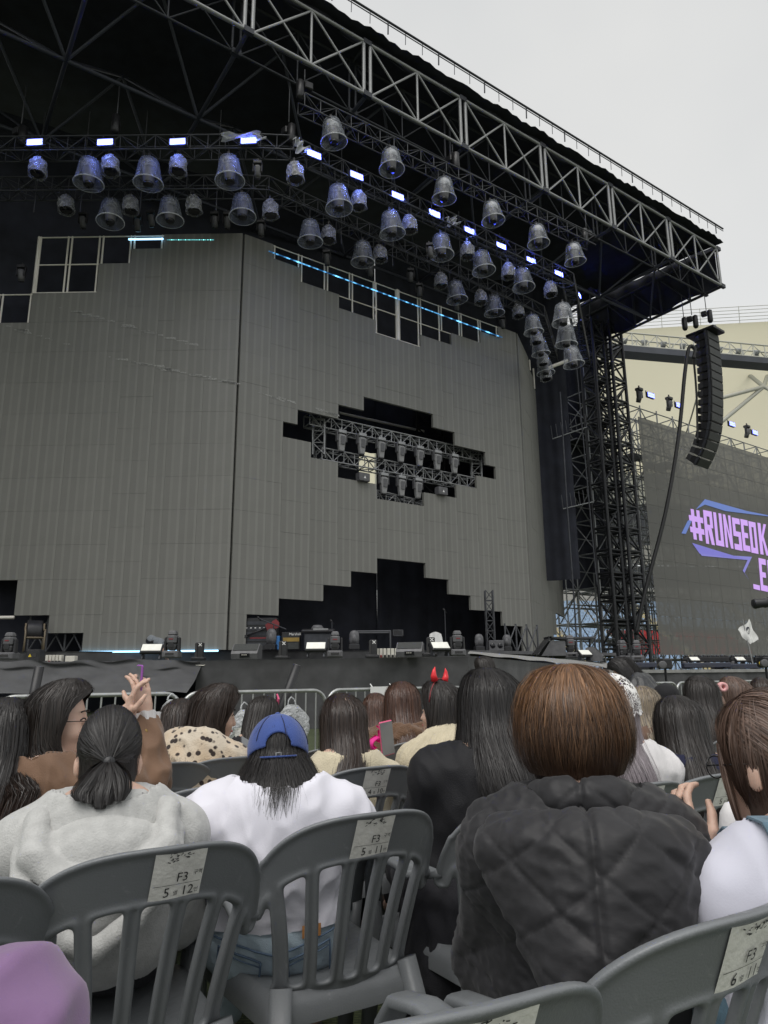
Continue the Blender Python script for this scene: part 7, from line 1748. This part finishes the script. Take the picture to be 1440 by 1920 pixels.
seam('yoke_seam', [(-.17, hz + .045), (0, hz + .0), (.17, hz + .045)]); seam('centre_seam', [(0, hz + .0), (0, hz - .11)])
for sg in (-1, 1): seam('pocket_seam', [(sg * .035, hz - .015), (sg * .145, hz + .02), (sg * .150, hz - .085), (sg * .09, hz - .125), (sg * .04, hz - .10), (sg * .035, hz - .015)], .003); seam('pocket_seam', [(sg * .035, hz - .028), (sg * .145, hz + .007)], .002)
mb = MB(); mb.grid(lambda u, v: (.07 + .05 * u, back_y(.07 + .05 * u, hz + .035 + .03 * v) - .006, hz + .035 + .03 * v), 4, 3); mb.build('leather_patch', M['patch'], jo)
hl = Hull(dome(.093, .108, .10, .118, 7, 0) + [(-.04, .118, .165, .10), (-.08, .138, .235, .10), (-.12, .150, .268, .09), (-.16, .150, .285, .08), (-.26, .155, .30, .07)], (0, -.01), ((.2, 180), (.09, 180), (.04, 130), (-.08, 110), (-.2, 100)))
hair(P, hl, 'black', 3800, wd=.0014, zend=-.145, rag=.07, wave=.10, seed=61, layers=(.93, 1.05), follow=0)
M['cap'] = fab('blue cotton cap', (.035, .075, .28), .8, .08, 12, .3, 300)
cap = Field(np.arange(-.13, .13, .004), np.arange(-.16, .24, .004), np.arange(-.06, .17, .004))
cap.ell((0, -.004, .015), (.107, .122, .125), 0); cap.ell((0, -.004, .012), (.0995, .1145, .1175), 0, None, 's')
cap.cut((0, -.10, .022), (0, -.35, -1)); cap.cone((-.026, -.16, .040), (.026, -.16, .040), .030, k=0, op='s'); cap.ell((0, -.13, .034), (.046, .05, .044), .0, None, 's')
cap.cone((-.055, -.112, .002), (.055, -.112, .002), .0, k=0)
V, Q = cap.mesh(); V = relax(V, Q, 4, .5); V = (V * P.k) @ P.hr.T + P.hc; co = link('cap', np_mesh('cap', V, Q, M['cap']), P.t)
def on_cap(a, z): return np.array([.108 * math.sin(a) * math.sqrt(max(.01, 1 - ((z - .015) / .125) ** 2)), -.004 - .124 * math.cos(a) * math.sqrt(max(.01, 1 - ((z - .015) / .125) ** 2)), z])
mb = MB(); mb.path([tuple(P.head_pt(*on_cap(a, -.008 + .028 * (1 - math.cos(a)) * .2))) for a in np.linspace(-.55, .55, 15)], 1, 8, flat=(.011, .0028), up=(0, .4, 1)); mb.build('cap_strap', M['cap'], co)
mb = MB(); q = [P.head_pt(*(on_cap(a, -.008 + z) * np.array([1, 1.04, 1]))) for a, z in ((-.07, -.015), (.07, -.015), (.07, .015), (-.07, .015), (-.07, -.015))]; mb.path([tuple(x) for x in q], .0028, 6); mb.build('buckle', M['alu'], co)
for k in range(6): a = k * math.pi / 3 + .26; mb = MB(); mb.path([tuple(P.head_pt(*(on_cap(a, z) * 1.003))) for z in np.linspace(.05 if math.cos(a) > .6 else .03, .13, 8)], .0013, 5); mb.build('cap_seam', M['navy'], co)
mb = MB(); mb.lathe([(.009, 0), (.007, .005), (.001, .007)], tuple(P.head_pt(0, -.004, .137)), 10); mb.build('cap_button', M['cap'], co)
mb = MB(); mb.grid(lambda u, v: tuple(P.head_pt((u - .5) * .15, .105 + .08 * v * (1 - (2 * u - 1) ** 2 * .6), .03 - .05 * (2 * u - 1) ** 2 - .015 * v)), 12, 6); mb.build('cap_brim', M['cap'], co)

# -- short dark hair behind the cap, looking at a phone
P = Person('person with dark hair behind the blue cap, lifting a phone edge on', head_at(492, 1302, 3.9), .06, F_Y, -.3, .25, .1)
P.body(.012); top(P, 'jumper', M['black_knit'], .02, h=.014); bottoms(P, 'trousers', M['trousers']); hair(P, long_hull(.092, length=.36, wb=.105), 'softblack', 1500, wd=.0026, zend=-.3, rag=.1, seed=71)
phone('phone with a red edge held up behind the blue cap', on_f(519, 1326, 4.05), 0, -.45, SA + 1.3, .07, .15, M['pink_case'])

# -- long straight hair, cream top
P = Person('person with very long straight dark hair and a cream top, right of the white tee', head_at(645, 1298, 2.68), .06, F_Y, .18, .08, 0, .165, .44)
P.body(.009); top(P, 'cream_top', M['cream_knit'], .022, h=.008, amp=.003, seed=17, hem=-.08, it=3); bottoms(P, 'trousers', M['trousers'])
hair(P, long_hull(.095, length=.44, wb=.102, over=.205, low_w=.10, part=(0, .05)), 'darkbrown', 3000, wd=.0017, zend=-.42, rag=.08, seed=81)
mb = MB(); mb.path([tuple(P.NB + np.array([.02 + .045 * u, -.185 - .01 * u, -.16 + .01 * u])) for u in np.linspace(0, 1, 5)], 1, 8, flat=(.016, .004), up=(0, 0, 1)); mb.build('red_lanyard', M['pink_case'], P.t)

# -- reddish heads at the barrier
P = Person('person with reddish dark hair before the white paper notice', head_at(705, 1298, 4.05), .06, F_Y, 0, .1); P.body(.012); top(P, 'jumper', M['black_knit'], .02, h=.015); bottoms(P, 'trousers', M['trousers'], h=.022); hair(P, long_hull(.092, length=.45, wb=.11), 'auburn', 1300, wd=.0028, zend=-.42, rag=.1, seed=91)
P = Person('person with auburn hair and a brown fleece collar beside the red horn', head_at(754, 1277, 3.45), .06, F_Y, -.1, .05); P.body(.011); top(P, 'fleece', M['fur_brown'], .035, h=.013, amp=.012, f=40, extra=lambda F: collar(F, P, .10, .05, .0, -.03)); bottoms(P, 'trousers', M['trousers'], h=.022)
hair(P, long_hull(.103, length=.36, wb=.125, over=.22), 'auburn', 1900, wd=.0024, zend=-.30, rag=.1, wave=.05, seed=101)

# -- cream knit, red horn hairband, looking left
hd = head_at(828, 1275, 2.68)
P = Person('person in a cream knit jumper with a red devil horn hairband, looking left', hd, .06, F_Y + .15, .72, -.05, .05, .17, .44, face=True)
P.body(.0065)
def knit(V, n): a = np.arctan2(V[:, 0] - P.mid[0], -(V[:, 1] - P.mid[1])); return .004 * np.sin(a * 34) + wr(19, .006, 18)(V, n)
def kb(F): P.torso(F, .03, 1.04, 1.05); P.arms(F, .033, .035); collar(F, P, .078, .018, .012)
P.garment('knit_jumper', M['cream_knit'], kb, .0075, .2, knit, it=1, lo=np.array([-9, -9, P.H[2] - .1])); bottoms(P, 'trousers', M['trousers'])
hair(P, long_hull(.095, length=.42, wb=.12, over=.20, low_w=.12, sx=.03), 'softblack', 2600, wd=.0018, zend=-.38, rag=.12, wave=.06, seed=111, follow=.065)
band = [P.head_pt(.097 * math.sin(a), .02 - .0 * a, .02 + .118 * math.cos(a)) for a in np.linspace(-1.5, 1.5, 15)]
mb = MB(); mb.path([tuple(q) for q in band], .004, 6); hb = mb.build('hairband', M['red_bright'] if 'red_bright' in M else M['red'], P.t)
M['horn_red'] = mat('glossy red horn', (.75, .03, .04), .3)
for sg in (-1, 1):
    b0 = P.head_pt(sg * .052, .02, .128); mb = MB(); mb.path([tuple(b0), tuple(b0 + P.hr @ np.array([sg * .012, 0, .022])), tuple(b0 + P.hr @ np.array([sg * .010, 0, .045])), tuple(b0 + P.hr @ np.array([sg * .002, 0, .062]))], [.017, .014, .008, .001], 10); mb.build('horn', M['horn_red'], hb)
t = phone('pink cased phone held before the cream knit jumper', on_f(725, 1384, 2.75), 0, -.12, SA + .1, .078, .15, M['pink_case'])
c = on_f(708, 1386, 2.80); t = thing('pink_ribbon', 'hot pink ribbon charm beside the pink phone', 'ribbon', c, SA); M['hot_pink'] = mat('hot pink cloth', (.85, .02, .32), .6)
for sg in (-1, 1): mb = MB(); mb.grid(lambda u, v: ((.05 * (1 - abs(2 * v - 1) ** 2)) * (.3 + .7 * u) * sg * (1 if sg < 0 else .6), .012 * math.sin(u * 6 + v * 3), (v - .5) * .085 * (.4 + .6 * u) + .02 * sg), 8, 8); mb.build('loop', M['hot_pink'], t)
mb = MB(); mb.lathe([(.004, -.012), (.013, 0), (.004, .012)], (0, 0, 0), 10); mb.build('knot', M['hot_pink'], t)

# -- long black wavy hair, black sheer blouse
P = Person('person in a black blouse with long wavy black hair, left of the brown bob', head_at(918, 1251, 1.86), head_at(918, 1251, 1.86)[:2] + np.array([-.11, -.02]), F_Y - .1, -.05, .02, 0, .185, .41, hunch=(-.02, -.03, -.075))
P.body(.009)
def frill(F): collar(F, P, .078, .018, .03); F.cone(P.shL, P.shR, .075, k=.05)
top(P, 'blouse', M['black_blouse'], .024, .036, 1.05, 1.05, .0085, .007, 16, 23, 1.0, -.2, .02, frill, it=2); bottoms(P, 'wide_trousers', M['trousers'], .035, .012, .011)
def skirtb(F): F.ell(P.H + np.array([-.02, -.05, -.10]), (.20, .17, .22), .05); F.cone(P.H + np.array([-.05, -.1, -.1]), P.H + np.array([-.06, -.12, -.36]), .14, .15, .05)
P.garment('draped_coat', M['trousers'], skirtb, .012, .3, wr(27, .012, 22))
hair(P, long_hull(.108, length=.46, wb=.135, over=.215, low_w=.11, sx=.03, part=(-.01, .03)), 'black', 4200, wd=.0014, zend=-.46, rag=.14, wave=.11, seed=121, clump=.9, layers=(.95, 1.07), follow=.085)

# -- brown bob, black quilted puffer
P = Person('person in a black quilted puffer jacket with a brown bob, largest figure right of centre', head_at(1066, 1246, 1.06, .129), .0, F_Y - .30, -.05, .0, .0, .150, .45)
P.body(.0085); nb = P.NB; bottoms(P, 'trousers', M['trousers'])
def puff(F):
    P.torso(F, .036, .96, 1.02, .06); P.arms(F, .036, .045, 1.0, .98)
    F.ell(P.H + np.array([0, -.02, -.02]), (.205, .18, .17), .06)
    F.cone(nb + np.array([-.10, -.02, -.035]), nb + np.array([.10, -.02, -.035]), .065, k=.04)
hood_y = lambda z: -.150 - .035 * np.clip((-.05 - z) / .3, 0, 1)
def hoodf(F):
    tip = nb + np.array([-.015, -.312, -.285])
    for t_ in np.linspace(-1, 1, 11):
        tp = nb + np.array([.165 * t_, -.222 + .095 * t_ * t_, -.01 - .025 * t_ * t_]); F.cone(tp, tip + np.array([.012 * t_, 0, 0]), .046, .034, .012)
    for t_ in np.linspace(-1, 1, 9): a = nb + np.array([.155 * t_, -.190 + .105 * t_ * t_, .012 - .025 * t_ * t_]); F.ell(a, (.04, .040, .036), .03)
    collar(F, P, .080, .030, .035, -.025, .03, .02)
def quilt(px, pz, sc=1.0, seed=3):
    def d(V, n):
        w_ = smooth_rand(V, 11, seed) * .022; a = (V[:, 0] * .80 + V[:, 2]) + w_; b = (V[:, 0] * .80 - V[:, 2]) + smooth_rand(V, 11, seed + 4) * .022
        def seam(q, p): f = np.abs((q / p + .5) % 1 - .5) * p; return f
        dd = np.minimum(seam(a + px, .112), seam(b + pz, .124)); pf = .0058 * (1 - np.exp(-(dd / .006) ** 1.0)) - .004
        cr = np.exp(-(dd / .035) ** 2) * .0045 * smooth_rand(V, 85, seed + 9) - .0045 * np.abs(smooth_rand(V * np.array([1, 1, 1.8]), 95, seed + 11)) + .0012 * smooth_rand(V * np.array([1, 1, 2.2]), 210, seed + 13)
        lowf = np.clip((nb[2] - .18 - V[:, 2]) / .15, .2, 1)
        return (pf + cr + wr(seed + 1, .0028, 20)(V, n) + lowf * wr(seed + 21, .005, 22, (.5, .5, 1.9))(V, n)) * sc
    return d
P.garment('puffer_jacket', M['puffer'], puff, .0056, .3, quilt(.02, .05, .85), it=3, lo=np.array([-9, -9, P.H[2] - .2]), neck=.055)
xs, ys, a_, b_ = P.axes(.0055, .0055, .3); F = Field(np.arange(nb[0] - .26, nb[0] + .26, .0055), np.arange(nb[1] - .32, nb[1] + .14, .0055), np.arange(nb[2] - .38, nb[2] + .13, .0055)); hoodf(F); V, Q = F.mesh(); V = relax(V, Q, 3, .5); n = vnormals(V, Q)
Vx = V - nb; mid_seam = np.exp(-((Vx[:, 0] + .012) / .007) ** 2) * .010; V = V + n * (quilt(.06, .10, .9, 8)(V, n) - mid_seam)[:, None]; link('puffer_hood', np_mesh('puffer_hood', V, Q, M['puffer']), P.t)
hl = Hull([(.130, .008, .008, .008), (.1245, .040, .040, .04), (.108, .072, .074, .07), (.075, .100, .103, .095), (.035, .114, .120, .105), (-.015, .120, .126, .108), (-.055, .116, .122, .10), (-.085, .104, .110, .09), (-.115, .085, .092, .08), (-.14, .070, .080, .07)], (.0, .012), ((.2, 180), (.085, 180), (.03, 140), (-.03, 125), (-.2, 118)))
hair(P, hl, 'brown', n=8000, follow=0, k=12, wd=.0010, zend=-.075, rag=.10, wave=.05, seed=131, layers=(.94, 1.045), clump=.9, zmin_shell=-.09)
hl2 = Hull([(.02, .095, .105, .09), (-.05, .098, .105, .09), (-.10, .082, .092, .08), (-.15, .064, .078, .06), (-.17, .060, .074, .06)], (0, 0), ((.2, 118), (-.2, 115)))
hair(P, hl2, 'darkbrown', n=1800, follow=0, wd=.0014, zend=-.155, rag=.03, seed=132, shell=False, layers=(.9, .99))

# -- lace headscarf over lilac hair
P = Person('person with a white lace headscarf and grey lilac hair behind the brown bob', head_at(1142, 1268, 1.92), .05, F_Y - .2, -.1, .05, .05)
P.body(.011); top(P, 'white_top', M['white_top'], .022, h=.011, seed=29); bottoms(P, 'trousers', M['trousers'], h=.022)
hair(P, long_hull(.098, length=.42, wb=.11, over=.2, sx=.03), 'ash', 2200, wd=.002, zend=-.40, rag=.08, seed=141)
def lace():
    m = bpy.data.materials.new('white lace'); m.use_nodes = True; t = m.node_tree; b = t.nodes['Principled BSDF']; b.inputs['Base Color'].default_value = (.8, .79, .77, 1); b.inputs['Roughness'].default_value = .8
    c = nd(t, 'ShaderNodeTexCoord'); v = nd(t, 'ShaderNodeTexVoronoi', Scale=75.0); v.feature = 'DISTANCE_TO_EDGE'; t.links.new(c.outputs['Object'], v.inputs['Vector']); v2 = nd(t, 'ShaderNodeTexNoise', Scale=26.0); t.links.new(c.outputs['Object'], v2.inputs['Vector'])
    a = nd(t, 'ShaderNodeMath', operation='LESS_THAN'); a.inputs[1].default_value = .085; t.links.new(v.outputs['Distance'], a.inputs[0]); a2 = nd(t, 'ShaderNodeMath', operation='GREATER_THAN'); a2.inputs[1].default_value = .53; t.links.new(v2.outputs['Fac'], a2.inputs[0])
    mx_ = nd(t, 'ShaderNodeMath', operation='MAXIMUM'); t.links.new(a.outputs[0], mx_.inputs[0]); t.links.new(a2.outputs[0], mx_.inputs[1]); t.links.new(mx_.outputs[0], b.inputs['Alpha']); return m
M['lace'] = lace()
def lacef(u, v):
    ph = (u * 2 - 1) * 2.3; z = .145 - .165 * v; w2 = .112; s_ = math.sqrt(max(0, 1 - (max(0, z) / .147) ** 2)); sc_ = 1 + .03 * math.sin(ph * 14) * v ** 4
    return tuple(P.head_pt(w2 * math.sin(ph) * s_ * sc_, .0 - .128 * math.cos(ph) * s_ * sc_ , z + .05 * (1 - math.cos(ph)) * v * .5 - .008 * math.sin(ph * 14) * v ** 5))
mb = MB(); mb.grid(lacef, 70, 24); mb.build('lace_headscarf', M['lace'], P.t)
mb = MB(); mb.path([tuple(np.array(lacef(u, 1.0))) for u in np.linspace(0, 1, 60)], .004, 5); mb.build('lace_trim', M['white_top'], P.t)

# -- standing figure bending left near the barrier
P = Person('person in black leather bending forward before the right of the stage', head_at(1166, 1230, 4.2, .128), FU(5.5, 3.9), F_Y + .75, .35, .55, .1, .165, .72, stand=True, face=True, group=None)
P.body(.0075); top(P, 'leather_jacket', M['leather'], .028, h=.011, amp=.008, seed=33); bottoms(P, 'trousers', M['trousers'], h=.022); hair(P, long_hull(.094, length=.40, wb=.115, over=.19, sx=.02), 'black', 1900, wd=.0024, zend=-.36, rag=.1, wave=.03, seed=151)

# -- right hand group
P = Person('person with blond streaked hair and a brown coat behind the lace headscarf', head_at(1204, 1285, 2.75), .05, F_Y - .2, -.1, .1); P.body(.012); top(P, 'coat', M['coat_brown'], .03, h=.012, seed=35, extra=lambda F: collar(F, P, .085, .03)); bottoms(P, 'trousers', M['trousers'], h=.022)
hair(P, long_hull(.098, length=.36, wb=.115), 'blond', 1800, wd=.0024, zend=-.27, rag=.06, seed=161)
P = Person('person in a black knitted beanie near the barrier at the right', head_at(1248, 1286, 3.6), .05, F_Y - .2, 0, .05); P.body(.012); top(P, 'jumper', M['black_knit'], .025, h=.014); bottoms(P, 'trousers', M['trousers'], h=.022)
hair(P, long_hull(.09, length=.36, wb=.10), 'softblack', 900, wd=.003, zend=-.28, rag=.08, seed=171)
mb = MB(); mb.lathe([(.103, -.01), (.110, .0), (.110, .04), (.106, .045), (.107, .05), (.100, .09), (.075, .128), (.035, .150), (.004, .158)], (0, 0, 0), 26, caps=False); mb.v = [tuple(P.head_pt(x * (1 + .012 * math.sin(20 * math.atan2(y, x))), y * 1.12, z)) for x, y, z in mb.v]; mb.build('beanie', M['black_knit'], P.t)
P = Person('person with long black hair and a navy top, right of the lace headscarf', head_at(1270, 1302, 1.84), .05, F_Y - .25, .05, .12); P.body(.01); top(P, 'navy_top', M['navy'], .024, h=.011, seed=37); bottoms(P, 'trousers', M['trousers'], h=.022)
hair(P, long_hull(.10, length=.46, wb=.13, over=.20, low_w=.12, sx=.02), 'softblack', 3000, wd=.0019, zend=-.40, rag=.16, wave=.07, seed=181)
P = Person('person with smooth shoulder length black hair left of the hair curler', head_at(1312, 1266, 2.7), .05, F_Y - .25, .05, .05); P.body(.012); top(P, 'jumper', M['black_knit'], .024, h=.013); bottoms(P, 'trousers', M['trousers'], h=.022)
hair(P, long_hull(.104, length=.40, wb=.12), 'softblack', 2000, wd=.0022, zend=-.34, rag=.1, seed=191)
P = Person('person with light brown hair and a pink hair curler, near the right edge', head_at(1376, 1268, 2.8), .05, F_Y - .2, .75, .0, .1, face=True); P.body(.008); top(P, 'jumper', M['coat_brown'], .025, h=.013); bottoms(P, 'trousers', M['trousers'], h=.022)
hair(P, long_hull(.094, length=.40, wb=.105), 'lightbrown', 1700, wd=.0024, zend=-.3, rag=.1, wave=.04, seed=201)
M['curler'] = mat('pink foam curler', (.80, .42, .42), .7); mb = MB(); mb.lathe([(.012, -.022), (.030, -.026), (.032, 0), (.030, .026), (.012, .022), (.012, -.022)], (0, 0, 0), 18, caps=False, rot=Matrix.Rotation(R_(90), 3, 'X')); mb.v = [tuple(P.rot.T @ (on_f(1354, 1288, 2.72) - P.o) + np.array(q)) for q in mb.v]; mb.build('hair_curler', M['curler'], P.t)
P = Person('person whose dark hair shows at the far right edge behind the hair curler', head_at(1428, 1270, 3.4), .05, F_Y - .2); P.body(.013); top(P, 'jumper', M['black_knit'], .024, h=.015); bottoms(P, 'trousers', M['trousers'], h=.015); hair(P, long_hull(.10, length=.36, wb=.11), 'darkbrown', 1200, wd=.0028, zend=-.3, rag=.08, seed=211)
P = Person('person whose dark hair shows above the long wavy black hair, close to the stage', head_at(908, 1229, 6.0, .13), FU(5.55, 6.0), F_Y + .3, .2, .25, 0, .165, .62, stand=True, group=None); P.body(.013); top(P, 'jumper', M['black_knit'], .024, h=.015); bottoms(P, 'trousers', M['trousers'], h=.015); hair(P, long_hull(.10, length=.36, wb=.12), 'softblack', 1500, wd=.0028, zend=-.25, rag=.08, seed=221)

# -- pale shirt with denim straps, glasses, tied hair, looking left
hd = head_at(1432, 1288, .74, .13)
P = Person('person in a pale shirt with denim straps and tied brown hair at right edge', hd, .04, F_Y - .15, .45, .10, .0, .17, .45, face=True)
wl = Lc(P, on_f(1316, 1625, .86)); bpy.data.objects.remove(P.t)
P = Person('person in a pale shirt with denim straps and tied brown hair at right edge', hd, .04, F_Y - .15, .45, .10, .0, .15, .45, {-1: wl}, face=True)
P.body(.006, {-1: dict(aim=(-.25, .35, .9), curl=.9, palm_n=(.9, .3, -.2))})
def shc(F): collar(F, P, .07, .020, .012, -.012, .012, .018)
so_ = top(P, 'shirt', M['shirt_white'], .026, .032, 1.03, 1.03, .0075, .007, 15, 43, .92, -.05, .032, shc, it=2); bottoms(P, 'denim_skirt', M['denim_dark'], .03, waist=.10)
SV = np.array([v.co[:] for v in so_.data.vertices])
def near(ax, p, q):  # highest / rearmost shirt point beside a line
    i, j = ((0, 1), (0, 2))[ax]; m_ = (np.abs(SV[:, i] - p) < .012) & (np.abs(SV[:, j] - q) < .012)
    return (SV[m_, 2].max() if ax == 0 else SV[m_, 1].min()) if m_.any() else None
for sg in (-1, 1):
    pts = []
    for y in np.linspace(.09, -.11, 9):
        x = P.NB[0] + sg * .105; z = near(0, x, P.NB[1] + y)
        if z is not None and abs(z - P.NB[2]) < .2: pts.append((x, P.NB[1] + y, z + .005))
    for k, dz in enumerate(np.linspace(-.10, -.36, 8)):
        x = P.NB[0] + sg * (.105 - .010 * k); y = near(1, x, P.NB[2] + dz)
        if y is not None: pts.append((x, y - .005, P.NB[2] + dz))
    V = []; F = []
    for i, p in enumerate(pts):
        for e in (-.021, .021): V.append((p[0] + e, p[1], p[2]))
        if i: F.append((2 * i - 2, 2 * i - 1, 2 * i + 1, 2 * i))
    V2 = [(x, y + .004, z - .004) for x, y, z in V]; n_ = len(V)
    mb = MB(); mb.add(V + V2, F + [tuple(q + n_ for q in f[::-1]) for f in F] + [(2 * i, 2 * i + 2, n_ + 2 * i + 2, n_ + 2 * i) for i in range(len(pts) - 1)] + [(2 * i + 3, 2 * i + 1, n_ + 2 * i + 1, n_ + 2 * i + 3) for i in range(len(pts) - 1)]); mb.build('denim_strap', M['denim_dark'], P.t)
mb = MB(); mb.path([tuple(P.NB + np.array(q)) for q in ((-.09, .075, -.05), (-.105, .0, .035), (-.08, -.075, .055), (0, -.105, .058), (.08, -.075, .055), (.105, 0, .035), (.09, .075, -.05))], 1, 8, flat=(.011, .0025), up=(0, 0, 1)); mb.build('pink_lanyard', M['pink_case'], P.t)
hl = Hull(dome(.083, .104, .104, .122, 8, .0) + [(-.05, .080, .096, .09), (-.10, .064, .076, .07), (-.13, .055, .066, .06)], (0, .0), ((.2, 180), (.09, 180), (.05, 128), (-.03, 112), (-.2, 100)))
hair(P, hl, 'lightbrown', 600, wd=.0014, zend=-.08, rag=.03, layers=(.99, 1.02), seed=231, zmin_shell=-.10); comb(P, np.array([.045, -.098, -.075]), 'lightbrown', 3600, 17, hl, .0011, .010)
tb = P.head_pt(.045, -.098, -.075); strands_paths(P, 'tied_hair_strands', [[tb, tb + np.array([.02, -.03, -.01]), tb + np.array([.05, -.03, -.04]), tb + np.array([.08, -.01, -.08])]], 'lightbrown', 500, (.012, .022, .02, .010), .0012, 6)
sl_ = [P.head_pt(*q) for q in ((-.068, .055, .03), (-.078, .048, -.03), (-.074, .042, -.09), (-.07, .04, -.14))]; strands_paths(P, 'side_lock_strands', [sl_], 'lightbrown', 90, (.006, .008, .007, .003), .0012, 8)
for sg in (-1, 1):
    mb = MB(); mb.path([tuple(P.head_pt(sg * .034 + .025 * math.cos(a), .104, -.014 + .021 * math.sin(a))) for a in np.linspace(0, 2 * math.pi, 17)], .0016, 5); mb.build('glasses_rim', M['lens'], P.t)
    mb = MB(); mb.path([tuple(P.head_pt(*q)) for q in ((sg * .060, .100, -.010), (sg * .078, .06, -.008), (sg * .080, -.01, -.006))], .0015, 5); mb.build('glasses_arm', M['lens'], P.t)
c = on_f(1376, 1545, 1.22); t = thing('plush_keyring', 'cream plush charm with a dark eye held before the chair numbered 5 8', 'plush', c, SA)
mb = MB(); mb.lathe([(.001, .062), (.022, .056), (.040, .03), (.047, -.01), (.045, -.05), (.03, -.075), (.002, -.08)], n=20, caps=False); mb.v = [(x, y * .8, z) for x, y, z in mb.v]; mb.build('plush_head', M['white_top'], t)
mb = MB(); mb.lathe([(.011, 0), (.009, .004), (.001, .006)], (.020, -.036, .025), 12, rot=Matrix.Rotation(R_(70), 3, 'X')); mb.build('eye', M['lens'], t)

# -- purple sweatshirt at the lower left, seated beside the camera
_ps = on_y(-62, 2035, .62); _ph = _ps + np.array([-.21, .08, .22])
P = Person('person in a purple sweatshirt whose shoulder shows at the lower left corner', _ph, .30, F_Y - .1, 0, .1, 0, .19, .44, group=None)
P.body(.011); top(P, 'purple_sweatshirt', M['purple'], .03, .035, 1.1, 1.1, .0085, .012, 15, 53, 1.0, -.1, .03, lambda F: collar(F, P, .08, .022), it=4); bottoms(P, 'trousers', M['trousers'], h=.022); hair(P, long_hull(length=.3), 'softblack', 900, wd=.003, zend=-.2, seed=241)

# -- crew member crouching on the stage
p = on_z(272, 1221, Z2)
P = Person('crew member in a grey top bending down left of the pipe frame', np.array([p[0] + .75, p[1] - .1, Z2 + .22]), (p[0] + .2, p[1]), -1.35, 0, .9, 0, .17, .3, stand=True, group=None)
for o_ in (P,): o_.H = np.array([0, 0, Z2 + .34]); o_.sp = o_.NB - o_.H; o_.mid = o_.H + o_.sp * .5 + np.array([0, 0, .06]); o_.ch = o_.H + o_.sp * .76 + np.array([0, 0, .05])
P.leg = {q: (P.H + np.array([q * .1, 0, -.05]), np.array([q * .14, .28, Z2 + .32]), np.array([q * .12, -.02, Z2 + .07]), np.array([q * .12, .14, Z2 + .04])) for q in (-1, 1)}
for q in (-1, 1):
    sh = P.NB + np.array([q * .17, -.03, -.03]); P.arm[q] = (sh, sh + np.array([q * .03, .08, -.16]), sh + np.array([0, .14, -.26]))
def low_z(P):
    P.body(.016)
low_z(P); M['crew_grey'] = fab('grey work top', (.20, .22, .24)); P.garment('work_top', M['crew_grey'], lambda F: P.arms(P.torso(F, .03, 1.1), .025), .016, .2, wr(3, .01, 14), lo=np.array([-9, -9, Z2 + .1])); P.garment('trousers', M['trousers'], lambda F: (F.ell(P.H + np.array([0, -.02, -.0]), (.19, .17, .14), .05), P.legs(F, .02, .05, .93)), .016, .2)
hair(P, Hull(dome(.088, .105, .1, .12, 6, 0) + [(-.08, .085, .1, .08)]), 'black', 500, wd=.004, zend=-.05, rag=.03, seed=251)
